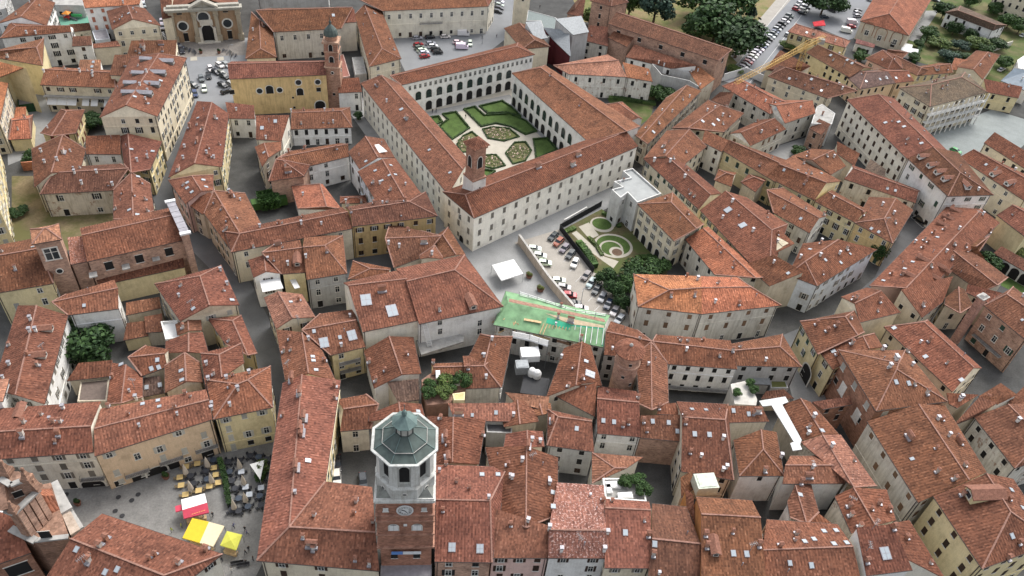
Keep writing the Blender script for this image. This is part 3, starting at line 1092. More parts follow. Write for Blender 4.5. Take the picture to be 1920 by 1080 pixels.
G('narrow roof joined behind the yellow corner house on the piazza', (1645,500),(1665,670),(1505,490),(1545,780),11,'tan','gg',[(1810,415),(1830,560)],rc='b',st='n')
G('peach piazza house with white shutters and an arched passage', (705,1055),(1568,838),(708,1262),(1592,985),12,'peach','gg',[(755,905),(1545,760)],rc='c',st='o',sh='w',gap=3.6,pr=.9)
PEACH = CUR[0]
G('cream piazza house with grey shutters and an arched gateway', (-60,1080),(680,1035),(-40,1285),(700,1232),12,'pale','gg',[(-30,905),(755,850)],rc='a',st='o',sh='n',gap=4.0,pr=.9)
CREAMP = CUR[0]
G('white gabled house cut by the left edge of the picture', (-40,690),(-60,850),(70,680),(20,850),14,'white','gg',rc='mottle',st='p')
S('low red roof in the courtyard below the dark tree', (590,562),(842,540),(500,697),(835,660),5.5,'tan',rc='b',st='n')
F('flat brown deck roof in the left courtyard', [(605,700),(820,680),(800,845),(580,850)],4.5,'tan',flat('brown_deck',(.13,.10,.085),.8),.1)
F('small white roof terrace with rail between tiled roofs', [(1205,250),(1330,240),(1345,370),(1240,385)],7.5,'white','white',.6)
# ---- bottom left
T(0, 810)
G('foreground house with humped tile dormers beside the market stalls', (530,800),(1230,1075),(350,1080),(1050,1400),12,'pale','gh',[(765,612),(1670,915)],rc='c',st='o',sh='b')
# ================================================================== the palace with the arcaded garden court
T(480, 0)
g_out = [(2.6,4.0,1.0,1.5,'p','n'),(6.3,4.0,1.0,1.9,'c','n'),(9.8,4.0,1.0,1.7,'c','n')]
g_arc = [(1.9,4.0,2.5,3.6,'A','n'),(6.6,4.0,2.3,3.3,'a','g'),(10.3,2.0,.95,1.5,'p','n')]
G('large palace with four wings around an arcaded garden courtyard', (-480+1420,565),(1552,1272),(785,625),(1440,1460),12.5,'pale','gg',[(1090,638),(1600,1200)],rc='b',name='palace',cat='palace',wf=g_out)
PAL = CUR[0]
W((1010,573),(1955,348),(1090,637),(2092,408),12.5,'white','gg',rc='a',wf=g_arc)
T(960, 0)
W((215,508),(860,985),(0,548),(575,1065),12.3,'white','gg',rc='a',wf=[(1.9,4.0,2.5,3.6,'A','n'),(7.2,4.0,2.3,3.9,'a','g')])
W((795,770),(950,880),(575,800),(815,937),9.5,'white','gg',[(830,765),(982,893)],rc='a',st='o',sh='n')
T(480, 270)
W((1570,380),(2780,-95),(1635,556),(2868,16),12.5,(.80,.76,.67,.3),'gg',rc='b',wf=[(1.9,4.2,.9,1.5,'c','n'),(6.0,4.2,1.0,1.9,'c','n'),(10.2,4.2,1.0,1.8,'c','n')])
# ================================================================== behind the palace
T(480, 0)
G('long wing with pale ridge running north from the yellow church', (25,150),(35,365),(-35,90),(-80,440),10,'pale','gh',[(125,228),(155,430)],rc='b',st='n')
G('stained cream convent range with square shuttered windows behind the brick campanile', (0,78),(725,55),(130,240),(640,213),11.5,'dirty','gg',rc='b',st='p',gap=4.2,n=2)
WS((607,75),(735,65),(622,172),(752,165),12,'pale',rc='b',st='n')
G('plain red-roofed wing ending in a hip beside the car park behind the palace', (815,35),(945,365),(740,110),(850,500),10.5,'cream','gh',[(945,85),(1090,440)],rc='a',st='p',gap=4)
G('big white institutional block with two rows of windows along the car park', (640,-70),(1690,-100),(950,82),(1742,47),12,'pale','gg',rc='a',st='p',gap=4.1,n=2,pr=1)
W((1690,-100),(1800,-160),(1742,47),(1800,-50),12,'pale','gg',rc='a',st='p',n=2)
F('grey colonnaded greenhouse wall at the top edge', [(15,-10),(540,-35),(545,-90),(20,-70)],8,'grey','concrete',.2,st='d',gap=3.6,n=1)
G('yellow church with round windows and plain tiled roof', (-215,480),(515,462),(-200,592),(528,560),14,'ochre','gg',rc='c',st='n',name='church',cat='church')
YCH = CUR[0]
S('little white house with an orange painted panel beside the palace', (610,592),(772,580),(617,697),(795,688),7.5,'white',rc='b',st='p',gap=2.6)
F('red terrace court between the campanile and the hipped wing', [(600,425),(655,405),(705,570),(610,585)],1.0,'pink',flat('red_paving',(.30,.13,.10),.9),.1,name='terrace',cat='terrace')
F('grey rooftop plant yard beside the hipped wing', [(720,430),(800,425),(830,550),(745,560)],4,'grey','concrete',.3)
G('low red-roofed house with white wall facing a small court below the yellow church', (265,845),(640,832),(258,970),(722,955),6.5,'white','gh',rc='b',st='d',gap=3)
S('tiled house left of the small court below the yellow church', (0,865),(250,862),(0,1045),(190,1057),8,'pale',rc='a',st='p')
# ---- right of the palace
T(960, 0)
S('grey metal roofed wing of the modern theatre nearest the cream campanile', (100,165),(215,155),(178,300),(262,285),12,'metalwhite',st='n',rc=(.42,.45,.47),rmat='metal',name='modern_hall',cat='hall',pitch=.5)
S('raised metal roof with dark red wall of the modern theatre', (325,142),(520,118),(460,262),(578,240),13.5,'grey',st='n',rc=(.4,.4,.4),rmat='metal',name='modern_hall',cat='hall',pitch=.45)
F('flat grey-green roof of the modern theatre', [(120,75),(325,130),(400,190),(260,285),(215,155),(108,155)],11.5,'grey',flat('greengrey_roof',(.15,.18,.175),.7),.15,name='modern_hall',cat='hall')
S('pale metal roof sloping down over the dark red stage wall', (235,205),(430,230),(310,300),(440,425),10.5,'darkred',st='n',rc=(.4,.4,.4),rmat='metal',name='modern_hall',cat='hall',pitch=.3)
G('cream church with bare gable and thin red roof beside the modern theatre', (55,170),(170,300),(-60,210),(75,370),11.5,'cream','gg',rc='d',st='n',name='church',cat='church')
S('ruined cream house with stained wall below the brick tower house', (590,190),(720,200),(515,297),(722,347),9,'dirty',rc='d',st='d',gap=4)
G('tall brick house cut by the top edge beside the brown grass', (650,-120),(760,-60),(585,5),(745,48),15,'palebrick','gg',rc='d',st='d',gap=5)
S('steep dark red roof with ivy between brick house and modern theatre', (480,10),(560,-60),(410,100),(530,130),8,'palebrick',rc='d',st='n')
G('long brick church with a row of small square windows under its eave', (785,90),(1648,375),(722,178),(1548,455),15,'palebrick','gg',rc='d',st='d',n=1,gap=9,name='church',cat='church',wf=[(12.6,9,1.6,1.7,'d','b')])
S('brick chapel roof leaning against the long brick church', (790,205),(935,250),(720,283),(865,352),11,'palebrick',rc='d',st='n')
S('lean-to with red tiles and white wall along the long brick church', (920,332),(1390,490),(852,428),(1190,512),8.5,'white',rc='a',st='d',gap=4)
S('lean-to with brighter orange tiles at the end of the long brick church', (1400,495),(1522,590),(1320,520),(1415,672),8.5,'worn',rc='bright',st='n')
G('abandoned white range with mottled tiles around an overgrown court', (310,490),(800,452),(425,555),(862,578),9.3,'wornwhite','gg',rc='mottle',fl=.3,st='d',gap=4.2,n=2,pr=1)
WS((830,465),(1030,515),(862,580),(1055,612),9.3,'wornwhite',rc='bright',st='d',gap=4,n=2)
F('roofless ruined house with grey bare walls', [(1050,478),(1150,495),(1392,560),(1400,650),(1330,605),(1120,560)],8.5,'grey',flat('rubble',(.16,.14,.12),1,0,.5,.8),3.0,st='n',name='ruin',cat='ruin')
G('long crumbling street house with holes in its roof right of the palace', (1310,640),(960,1040),(1420,682),(1020,1080),9,'worn','gg',[(1150,740),(920,1010)],rc='a',st='o',sh='b',gap=3.2)
G('grey stone house with hipped tiles opposite the crumbling street house', (1700,597),(1960,735),(1575,645),(1935,855),9.5,'dirty','gg',rc='bright',st='d',gap=4)
G('narrow tiled house with broken skylights opposite the crumbling street house', (1560,790),(1320,960),(1470,750),(1200,960),9,'tan','gg',[(1740,850),(1590,990)],rc='b',st='d')
S('small brown roof below the grey stone house', (1560,690),(1668,690),(1490,750),(1620,800),7.5,'dirty',rc='d',st='n')
T(960, 270)
G('tiled house at the bend of the street beyond the palace corner', (1330,-110),(1150,90),(1160,-100),(988,105),9,'cream','gg',[(1460,20),(1295,150)],rc='a',st='d')
G('long house with green-shuttered cream wall behind the white terrace', (1170,100),(1490,380),(985,110),(1400,490),9,'cream','gg',[(1290,140),(1570,370)],rc='b',st='o',sh='g',gap=3.0)
G('long tiled house with two pale roof patches below the green-shuttered house', (1600,350),(1950,645),(1410,495),(1925,1040),9.5,'yellow','gg',[(1760,400),(2070,600)],rc='b',st='o',sh='g')
F('white villa block with flat terrace roof and stepped parapet', [(905,180),(1120,370),(940,437),(868,362),(815,402),(748,340),(828,318),(765,280),(890,250),(832,200)],11,(.60,.60,.58,.4),flat('terrace_screed',(.29,.30,.295),.8,var=.12,scale=.4),.55,st='p',gap=3.2,n=2,name='villa',cat='villa')
VILLA = CUR[0]
G('cream villa with hipped red roof and arched ground floor on the formal garden', (1195,438),(1385,635),(942,450),(1215,728),11,'cream','hg',[(1205,362),(1440,600)],rc='a',name='villa',cat='villa',wf=[(1.7,3.4,2.0,3.2,'A','n'),(5.6,3.4,1.0,1.7,'o','n'),(8.9,3.4,1.0,1.7,'o','n')])
G('house with patched bright orange tiles behind the garden villa', (1430,630),(1830,1005),(1300,715),(1520,980),9,'dirty','gg',[(1470,618),(1900,1000)],rc='orange',st='d',gap=4)
T(960, 540)
G('curved grey-plastered house with loose bright orange tiles and boarded windows', (1180,15),(1420,-2),(945,140),(1425,195),11.5,'dirty','hg',[(910,-105),(1420,-90)],rc='orange',st='c',sh='t',gap=4.4,n=3,pr=1)
W((1420,-2),(1790,-8),(1425,195),(2020,130),11.5,'dirty','gh',[(1420,-90),(1690,-80)],rc='orange',st='c',sh='t',gap=4.4,n=3,pr=1)
# ---- upper right
T(1440, 0)
G('former red-roofed church with blind brick arches in its cream gable', (1040,-110),(910,103),(830,-80),(690,157),8.5,'tan','gg',[(1235,-20),(1057,268)],rc='bright',st='n',name='church',cat='church')
RCH = CUR[0]
G('yellow house with pinkish hipped tiles beside the tower crane', (210,180),(560,285),(150,237),(580,357),7.8,'yellow','hh',rc='pinkish',st='o',sh='b',gap=3.2,fl=.3)
G('yellow house with wooden balconies in the middle of the crane block', (370,335),(725,505),(285,392),(612,580),9,'yellow','gg',rc='d',st='d',gap=3)
S('red-roofed house at the corner left of the crane mast', (92,375),(320,495),(-20,520),(200,562),8,'cream',rc='b',st='n')
G('long cream house with red roof at the foot of the crane', (130,505),(670,680),(0,572),(445,738),9,'cream','gg',rc='d',st='p',gap=4.5)
G('pinkish house with two roofs right of the yellow balcony house', (860,375),(935,440),(730,440),(900,518),8.5,'pink','gg',rc='b',st='o',sh='b')
G('small tiled house with white chimney below the red-roofed church', (900,372),(1050,395),(870,400),(1000,445),7,'white','gg',rc='b',st='n')
G('long yellow house with brown roof behind the dark mottled roof', (960,420),(1150,510),(915,462),(1118,567),7.5,'yellow','gg',rc='d',st='p')
G('orange house under a dark mottled roof with six white roof windows', (740,540),(900,535),(690,668),(957,622),8.5,'peach','gg',rc='dark',st='d',fl=.2)
G('orange-walled house with red roof right of the dark mottled roof', (900,535),(1055,530),(957,622),(1097,607),8.5,'peach','gg',rc='c',st='d')
G('low yellow range with tiled roof behind the grey-roofed school', (1130,510),(1370,480),(1110,568),(1385,545),7,'yellow','gg',rc='b',st='p')
G('old L-shaped farmhouse roof by the overgrown gardens', (1650,390),(1540,520),(1560,380),(1420,500),8,'cream','gg',[(1740,412),(1612,595)],rc='b',st='n')
S('orange lean-to roof on the edge of the overgrown gardens', (1400,432),(1500,450),(1365,520),(1480,530),6,'cream',rc='bright',st='n')
G('school with brown-grey hipped roof and three tiers of white balconies', (1225,635),(1450,580),(1215,800),(1645,690),13,'cream','hh',[(985,658),(1480,540)],rc='brown',st='o',sh='b',gap=3.3,name='school',cat='school')
BALC = CUR[0]
G('long cream school with four rows of brown-shuttered windows and orange-red roof', (830,708),(1240,1100),(590,748),(1045,1190),14,'pale','hg',rc='c',st='c',sh='b',gap=3.4,n=4,pr=1,name='school',cat='school')
T(1440, 270)
G('white palazzo with white dormers and green shutters at the street corner', (1240,25),(1440,213),(1050,110),(1350,392),14,'white','gh',[(1425,60),(1692,382)],rc='d',st='o',sh='g',gap=4,n=4)
T(1440, 0)
S('ochre wall house with red roof right of the balcony school', (1620,590),(1910,650),(1640,690),(1880,735),7,'yellow',rc='a',st='d',gap=4)
T(1440, 270)
S('cream house with shuttered windows at the upper right edge', (1700,-90),(2060,130),(1620,-10),(1960,205),10.5,'cream',rc='b',st='c',sh='k')
G('cream house with two white dormers near the right edge', (1540,40),(1940,262),(1430,100),(1935,432),10.5,'cream','gg',rc='b',st='p',gap=4)
G('yellow house above a white arcade at the right edge', (1830,457),(2000,545),(1715,532),(1935,700),10,'yellow','gg',rc='b',st='n')
# mid right blocks
G('tiled house with pale ridge and skylights at the head of the ochre street', (80,150),(440,290),(-10,245),(350,422),9.5,'yellow','gg',[(190,85),(550,277)],rc='b',st='o',sh='g',gap=3)
G('hipped roof over an open loggia beside the small concrete yard', (335,120),(495,45),(470,232),(585,165),9,'tan','gg',[(180,88),(330,35)],rc='a',st='n')
G('ochre street house with terracotta chimney stacks and grey hatches', (450,360),(720,505),(350,428),(660,592),9.5,'yellow','gg',rc='b',st='o',sh='b',gap=3.2)
G('broad house with smooth hipped roof at the street bend', (960,405),(872,560),(760,395),(650,590),9.5,'ochre','gh',[(1090,495),(935,745)],rc='b',st='p',sh='g')
G('low grey-white rear house with tiled roof below the big school', (640,182),(1130,355),(570,262),(1108,442),8,'wornwhite','gg',rc='b',st='d',gap=5)
S('tiled roof with an open vent beside the school facade', (520,-20),(690,70),(515,70),(650,165),8,'tan',rc='b',st='n')
S('collapsed old roof next to the school facade', (770,110),(885,190),(725,190),(872,262),8,'dirty',rc='brown',st='n')
G('long inner house whose roof faces the ochre street', (-10,345),(385,555),(40,515),(310,667),9,'dirty','gg',[(120,330),(445,535)],rc='a',st='o',sh='b')
G('house with white and blue street wall and a fallen pole on its roof', (530,715),(280,880),(820,790),(370,1065),10.5,'blue','gg',[(262,745),(150,980)],rc='b',st='o',sh='n',gap=3.0)
S('roof with two big cream patches above the orange tiled houses', (0,560),(200,745),(-160,650),(30,830),9.5,'tan',rc='c',st='n')
S('roof with a white hatch left of the blue-white street house', (45,830),(268,960),(-170,900),(10,1065),9.5,'tan',rc='b',st='n')
G('long street house with ragged dormers and a row of small white skylights', (1600,487),(1035,1080),(1340,470),(760,1062),10,'pink','gg',[(1740,590),(1200,1090)],rc='c',st='n')
G('house with orange plastered roof terrace left of the yellow house', (1560,770),(1660,690),(1440,760),(1560,840),9,'orange','gg',rc='b',st='n')
G('tiled house with a pointed dormer near the arcade garden', (1390,800),(1720,1060),(1300,900),(1600,1110),9,'tan','gg',[(1480,760),(1800,1000)],rc='b',st='n')
T(1440, 0)
G('white villa with hipped brown roof among the gardens at the upper right', (1425,78),(1710,185),(1330,92),(1690,228),6.8,'white','hh',[(1445,42),(1792,188)],rc='brown',st='d',gap=3.2,n=2,name='villa',cat='villa')
BX('red and cream apartment block with stacked balconies at the top right corner', (1640,75),(2010,205),12,15,'cream',rc='a',st='d',n=4,gap=3.0,name='apartment_block',cat='apartments')
REDB = CUR[0]
S('slate blue hipped roof cut by the right edge behind the school', (1850,510),(1960,530),(1745,605),(1960,690),6,'white',rc=(.16,.20,.24),rmat=flat('slate_blue',(.15,.19,.23),.6,0,.15,.6),st='n')
F('modern white house cut by the right edge above the slate roof', [(1870,450),(1960,390),(1960,520),(1880,510)],9,'white','white',.2,st='p')
S('low annex with dull pink roof before the old red-roofed church', (665,290),(805,332),(655,322),(795,358),4,'white',rc=(.22,.10,.10),st='d')
F('small white glasshouse at the foot of the old red-roofed church', [(1010,320),(1085,335),(1075,395),(1000,375)],3,'white','white',.1)
S('tiny blue-white shed roof right of the small glasshouse', (1075,360),(1130,370),(1065,390),(1125,400),3,'white',rc=(.5,.55,.58),rmat='white',st='n',name='shed',cat='shed')
G('stone house wing with orange hip tiles beside the white sheeted scaffold', (60,790),(335,752),(128,925),(357,848),9.5,'dirty','gg',rc='bright',st='d',gap=4)
F('white sheeted scaffold wrapped round the end of the stone house wing', [(365,800),(405,780),(505,850),(480,930),(325,925)],9,(.55,.55,.54,.5),'concrete',.1,name='scaffold',cat='scaffold')
S('small brick house below the white sheeted scaffold', (385,890),(470,930),(310,962),(400,1012),7.5,'palebrick',rc='d',st='d',gap=3)
# ================================================================== centre and lower right
T(960, 540)
G('house under repair with green roofing sheets and bare battens', (-30,108),(700,268),(-140,275),(685,445),9.3,'wornwhite','gg',rc='a',rmat=flat('green_membrane',(.17,.30,.16),.85,0,.3,.5),st='d',name='house',cat='house')
REP = CUR[0]
G('tiled house right of the green roof sheets with small court below', (705,325),(1050,400),(690,500),(900,522),9.3,'grey','gg',rc='b',st='d',gap=2.6)
G('tall-ridged house right of the round brick tower', (1042,405),(1050,915),(930,500),(955,870),10,'tan','gg',[(1165,560),(1175,855)],rc='b',st='d')
G('long house over the white-walled court with balconies and laundry', (1055,400),(1660,470),(1165,570),(1690,608),9.5,'white','gg',[(1085,348),(1640,393)],rc='b',st='d',gap=3)
G('house with grey wall at the end of the white-walled court', (1660,468),(2010,440),(1690,582),(2175,592),9.3,'grey','gh',rc='b',st='d',gap=3.2)
G('steep tiled house with a large roof light left of the round brick tower', (525,400),(480,728),(390,450),(258,815),10,'tan','gg',[(590,430),(675,730)],rc='b',st='d')
S('small roof with an orange patch below the steep tiled house', (480,722),(636,705),(310,800),(622,965),9.3,'tan',rc='c',st='n')
G('house with two blue-grey skylights facing a dark shaft', (638,828),(955,858),(640,1090),(968,1118),9.3,'white','gg',[(645,735),(940,775)],rc='c',st='p',gap=2.8)
S('square roof with two small skylights beside the two-skylight house', (965,955),(1260,950),(965,1122),(1262,1150),9.3,'palebrick',rc='b',st='n')
S('little roof joining the tall-ridged house to the skylight roofs', (1110,870),(1230,860),(1085,945),(1255,950),9.6,'tan',rc='a',st='n')
G('long roof with a row of small skylights above the dark shafts', (1278,968),(1600,988),(1270,1375),(1662,1440),9.5,'tan','gg',[(1235,850),(1620,870)],rc='b',st='d')
S('roof with a raised tiled dormer right of the long skylight roof', (1600,880),(1870,885),(1590,1010),(1930,1000),9.8,'tan',rc='c',st='n')
T(960, 810)
G('white hipped house with bright white side wall near the grey duct', (1868,-20),(1885,130),(1660,60),(1705,330),10,'white','gh',[(1985,0),(2042,328)],rc='b',st='d',gap=5,pr=.4)
G('house with a cross-shaped aerial between the small old roofs', (345,-115),(600,-80),(262,100),(615,148),9.5,'grey','gg',[(270,-170),(600,-95)],rc='b',st='d',gap=3)
G('patched old roof in the tangle right of the clock tower', (40,-240),(60,-60),(-90,-180),(-60,-40),9,'tan','gg',[(160,-230),(200,-80)],rc='a',st='n')
G('low gable with broken tiles in the tangle right of the clock tower', (200,-240),(230,-130),(150,-235),(160,-120),9,'tan','gg',[(290,-215),(300,-150)],rc='c',st='n')
G('broad roof with lines of tiles sloping right toward the dark shaft', (110,105),(105,718),(345,190),(342,622),12,'pale','gg',[(-200,115),(-95,600)],rc='b',st='d',gap=3.5)
G('hipped roof behind the white roof terrace with sun loungers', (770,270),(860,270),(600,385),(690,320),9.3,'pale','hg',[(600,155),(985,188)],rc='c',st='n')
F('white roof terrace with potted plants and sun loungers', [(680,345),(985,345),(1010,520),(700,500)],10,'white','concrete',.8,name='terrace',cat='terrace')
T(480, 810)
G('brick-fronted house with two grey skylights right of the clock tower', (1350,507),(1757,515),(1340,972),(1770,978),12.5,'palebrick','gg',[(1345,245),(1885,262)],rc='c',st='o',sh='k',gap=4)
T(960, 810)
S('pale pink fronted house left of the mottled roof', (-170,560),(270,700),(-152,945),(272,945),12,'pink',rc='c',st='o',sh='b')
G('white fronted house with pink and white mottled tiles', (275,733),(705,738),(272,945),(735,947),12.5,'white','gg',[(338,378),(690,400)],rc='mottle',fl=.75,st='o',sh='b',gap=4.5)
G('cream fronted house with one small blue skylight', (700,568),(1042,585),(695,1020),(1045,1022),12.5,'cream','gg',[(700,500),(1030,522)],rc='c',st='o',sh='n')
G('weathered roof with dark stains between two foreground houses', (1050,800),(1415,838),(1010,1180),(1420,1190),11.5,'tan','gg',[(1050,535),(1310,560)],rc='d')
G('tall house with orange stucco flank and humped dormer', (1420,615),(1865,640),(1420,1150),(1910,1150),13.5,'orange','gg',[(1380,485),(1800,512)],rc='a',st='n')
S('small shed roof with battens behind the orange stucco flank', (1265,340),(1350,290),(1270,490),(1370,420),9,'tan',rc='a',st='n')
S('curved tile apron against the orange stucco flank', (1300,420),(1360,470),(1310,560),(1375,700),11,'orange',rc='a',st='n')
T(1440, 810)
G('foreground roof with six roof windows in pairs', (-40,885),(640,858),(-40,1200),(720,1200),11.5,'tan','gg',[(-10,655),(520,690)],rc='b')
S('foreground house with a square cut-in skylight', (665,715),(940,690),(740,1078),(1085,1035),13,'white',rc='b',st='n')
G('middle roof with orange chimneys above the cut-in skylight house', (640,415),(805,700),(500,480),(625,760),11,'worn','gg',[(890,430),(960,660)],rc='c',st='n')
S('long strip of roof between the cut-in skylight house and the yellow corner house', (900,690),(1060,960),(1060,660),(1330,1100),10.5,'pale',rc='b',st='n')
G('long mottled roof descending from the brick arch', (410,20),(645,415),(545,20),(815,402),10.5,'worn','gg',[(245,75),(520,240)],rc='mottle',fl=.45,st='n')
G('house with straight pale ridge below the mottled roof', (130,248),(545,250),(110,388),(580,385),10.5,'white','gg',[(168,178),(502,178)],rc='c',st='n')
G('small roof with a valley around the dark smoky shaft', (205,400),(292,690),(145,520),(165,640),9.5,'white','gg',[(322,390),(382,600)],rc='c',st='n')
S('small tiled wedge beside the curved passage wall', (300,690),(380,610),(340,700),(500,700),9.5,'white',rc='a',st='n')
G('yellow corner house with big hipped roof and gabled dormer at lower right', (1640,310),(1820,598),(1240,482),(1606,1026),14,'yellow','gh',[(1840,350),(2150,830)],rc='b',st='c',sh='b',gap=3.7,n=4,pr=1)
YCOR = CUR[0]
G('long worn stucco house with broad roof on the narrow lower right lane', (1130,-210),(1510,360),(745,-80),(1125,528),12.5,'dirty','gg',[(1330,-200),(1640,300)],rc='b',st='c',sh='t',gap=4,n=3)
T(1440, 540)
G('brick palazzo with painted white niches and big hipped roof', (980,565),(965,610),(530,465),(810,922),14,'brick','hh',[(1030,465),(1345,850)],rc='b',st='d',name='palazzo',cat='palazzo',wf=[(11.8,4.6,1.5,1.9,'c','w'),(6.8,5.6,1.4,1.6,'d','b')])
BPAL = CUR[0]
G('yellow house with arched passage at the end of the street', (580,215),(675,355),(240,250),(372,497),11,'yellow','hg',[(650,170),(722,330)],rc='b',st='o',sh='g',n=3)
YARCH = CUR[0]
G('house with grey hatch joined to the brick palazzo', (712,362),(760,455),(385,472),(485,612),10.5,'yellow','gg',[(800,340),(860,440)],rc='a',st='o',sh='b')
G('house with a crown of chimneys at the bend of the dark street', (650,115),(850,20),(690,258),(997,182),10.5,'cream','gg',[(548,65),(740,-5)],rc='b',st='n')
G('long cream house with straight red roof above the brick courtyard', (1170,255),(1545,598),(870,292),(1385,780),9.5,'cream','gg',[(1200,240),(1605,600)],rc='a',st='d',gap=4)
S('red roof folding down from the ragged dormers', (1000,10),(1390,-90),(1158,222),(1312,105),9.5,'tan',rc='a',st='d')
G('cream house with pointed corner roof above an inner yard', (1430,-10),(1440,190),(1330,70),(1325,125),9.5,'cream','gg',[(1475,10),(1537,130)],rc='d',st='d')
G('brick house with green shutters and a long balcony by the right edge', (1790,45),(1985,180),(1620,130),(1945,400),12.5,'palebrick','gg',[(1840,-10),(2020,120)],rc='b',st='o',sh='g',gap=3.4,n=3,pr=.9)
BRG = CUR[0]
S('flat-looking tiled roof cut by the right edge below the arcade garden', (1500,-30),(1770,40),(1480,30),(1650,110),9,'cream',rc='a',st='d')
S('narrow tiled roof at the end of the dark inner lane', (1745,712),(1870,800),(1580,812),(1722,872),9,'white',rc='a',st='n')
S('roof with pale chimney pots right of the brick palazzo', (1590,812),(1722,862),(1385,1032),(1562,962),10,'tan',rc='b',st='n')
G('roof with white weathered side wall at the lower right edge', (1800,870),(2060,1130),(1545,965),(1850,1352),10.5,'wornwhite','gg',rc='b',st='d',gap=3.6)
S('tiled roof with an ochre band cut by the right edge', (1960,700),(2100,800),(1800,855),(1960,990),9,'ochre',rc='b',st='n')
S('small red roof beside the brick palazzo corner', (1340,785),(1580,800),(1360,870),(1420,900),11,'tan',rc='c',st='n')
# ---- more of the tangled middle and upper right
T(1180, 160, 6)
G('long ochre house with closed green shutters between the ridge roofs', (1120,615),(1760,905),(1055,735),(1640,1085),9.5,'yellow','gg',rc='b',st='c',sh='g',gap=4,n=2)
S('tiled link roof over a pinkish white wall beside the ochre shuttered house', (850,500),(1120,618),(815,632),(1040,747),9.6,'pale',rc='a',st='c',gap=3)
G('cream gabled house with grey window wall on the small concrete yard', (1640,370),(1255,530),(1765,492),(1365,680),8,'dirty','gg',[(1480,385),(1130,538)],rc='b',st='c',sh='t',gap=3)
G('small rounded roof wedged below the white walled tile link', (1090,985),(1180,1010),(955,1065),(1150,1140),7.5,'tan','hg',rc='a',st='n')
G('second small rounded roof beside the tiled house with pale roof patches', (1400,1030),(1520,1080),(1255,1090),(1420,1200),7.5,'tan','hg',rc='a',st='n')
T(760, 700, 6)
S('broad light roof with a semicircular vent above a dark shaft', (480,335),(1240,332),(560,530),(1235,542),9.6,'grey',rc='pinkish',st='n')
G('roof with a diagonal tiled hip right of the clock tower lantern', (540,490),(530,1000),(905,520),(830,1020),10,'tan','gg',[(250,480),(330,1020)],rc='b',st='n')
S('light roof stepping down to the black flat roof', (1125,212),(1620,262),(1240,332),(1600,418),9.5,'tan',rc='pinkish',st='n')
G('steep roof with an aerial above the broad sloping roof', (1370,640),(1380,830),(1545,650),(1565,820),10.5,'tan','gg',[(1130,680),(1100,870)],rc='b',st='n')
F('dark grey lean-to at the head of the dark shaft', [(905,552),(1205,556),(1200,672),(915,662)],8,'grey',flat('dark_lead',(.075,.072,.075),.7),.1)
F('small yellow cabin on the leafy roof terrace', [(530,228),(672,208),(668,300),(548,302)],10.5,'yellow',flat('yellow_top',(.5,.42,.2),.8),.05)
T(1320, 680, 6)
G('tiled house with white chimney right of the shining metal gutter deck', (1085,400),(1335,800),(880,475),(1110,872),10,'tan','gg',[(1200,440),(1525,812)],rc='b',st='n')
S('tiled bridge roof over a brick arch between two lanes', (1215,440),(1645,378),(1340,524),(1672,468),9.5,'brick',rc='d',st='d',gap=3)
F('mossy green flat roof in the arch court', [(745,180),(910,168),(950,285),(750,285)],3.5,'grey',flat('moss_roof',(.15,.155,.055),.9),.1)
S('grey corrugated lean-to beside the mossy flat roof', (560,150),(740,140),(545,240),(745,250),4,'grey',rc=(.25,.26,.26),rmat=flat('corrugated',(.24,.25,.25),.7),st='n')
S('dark red low roof behind the shining metal deck', (700,320),(900,298),(640,405),(1015,402),5,'tan',rc='d',st='n')
T(1560, 440, 6)
# ================================================================== ground
NSH = [0]
def sheet(name, pts, z, m, kind='structure', label=None, cat=None):
    mb = MB()
    NSH[0] += 1
    z += NSH[0] * .0012
    q = [P(px(p), z) for p in pts]
    ar = sum(q[i].x * q[(i + 1) % len(q)].y - q[(i + 1) % len(q)].x * q[i].y for i in range(len(q)))
    if ar < 0:
        q.reverse()
    mb.poly(q)
    return mb.build(name, m, kind=kind, label=label, cat=cat)

ASPH = ground_mat('asphalt', (.115, .118, .122), .16, .2, 4.0)
COB = ground_mat('cobbles', (.195, .192, .185), .22, .25, 2.4)
TAN = ground_mat('gravel_lot', (.33, .305, .27), .15, .15, 3.0)
GRASSM = ground_mat('lawn', (.065, .105, .03), .30, .3, 3.5)
DRY = ground_mat('dry_grass', (.24, .19, .10), .25, .12, 2.0, tint=(.13, .14, .05))
GARD = ground_mat('garden_earth', (.13, .12, .06), .30, .2, 2.0, tint=(.07, .10, .03))
PATH = ground_mat('pale_gravel', (.40, .37, .31), .1, .4, 5.0)
PAVE = ground_mat('pavement', (.24, .24, .235), .15, .3, 4.0)
WHITEP = flat('road_paint', (.62, .62, .60), .8)
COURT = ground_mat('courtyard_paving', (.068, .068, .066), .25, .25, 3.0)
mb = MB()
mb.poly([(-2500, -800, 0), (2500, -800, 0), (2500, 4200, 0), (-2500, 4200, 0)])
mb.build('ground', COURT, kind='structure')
make_bvh()
for _h in HOUSES:
    do_windows(_h)
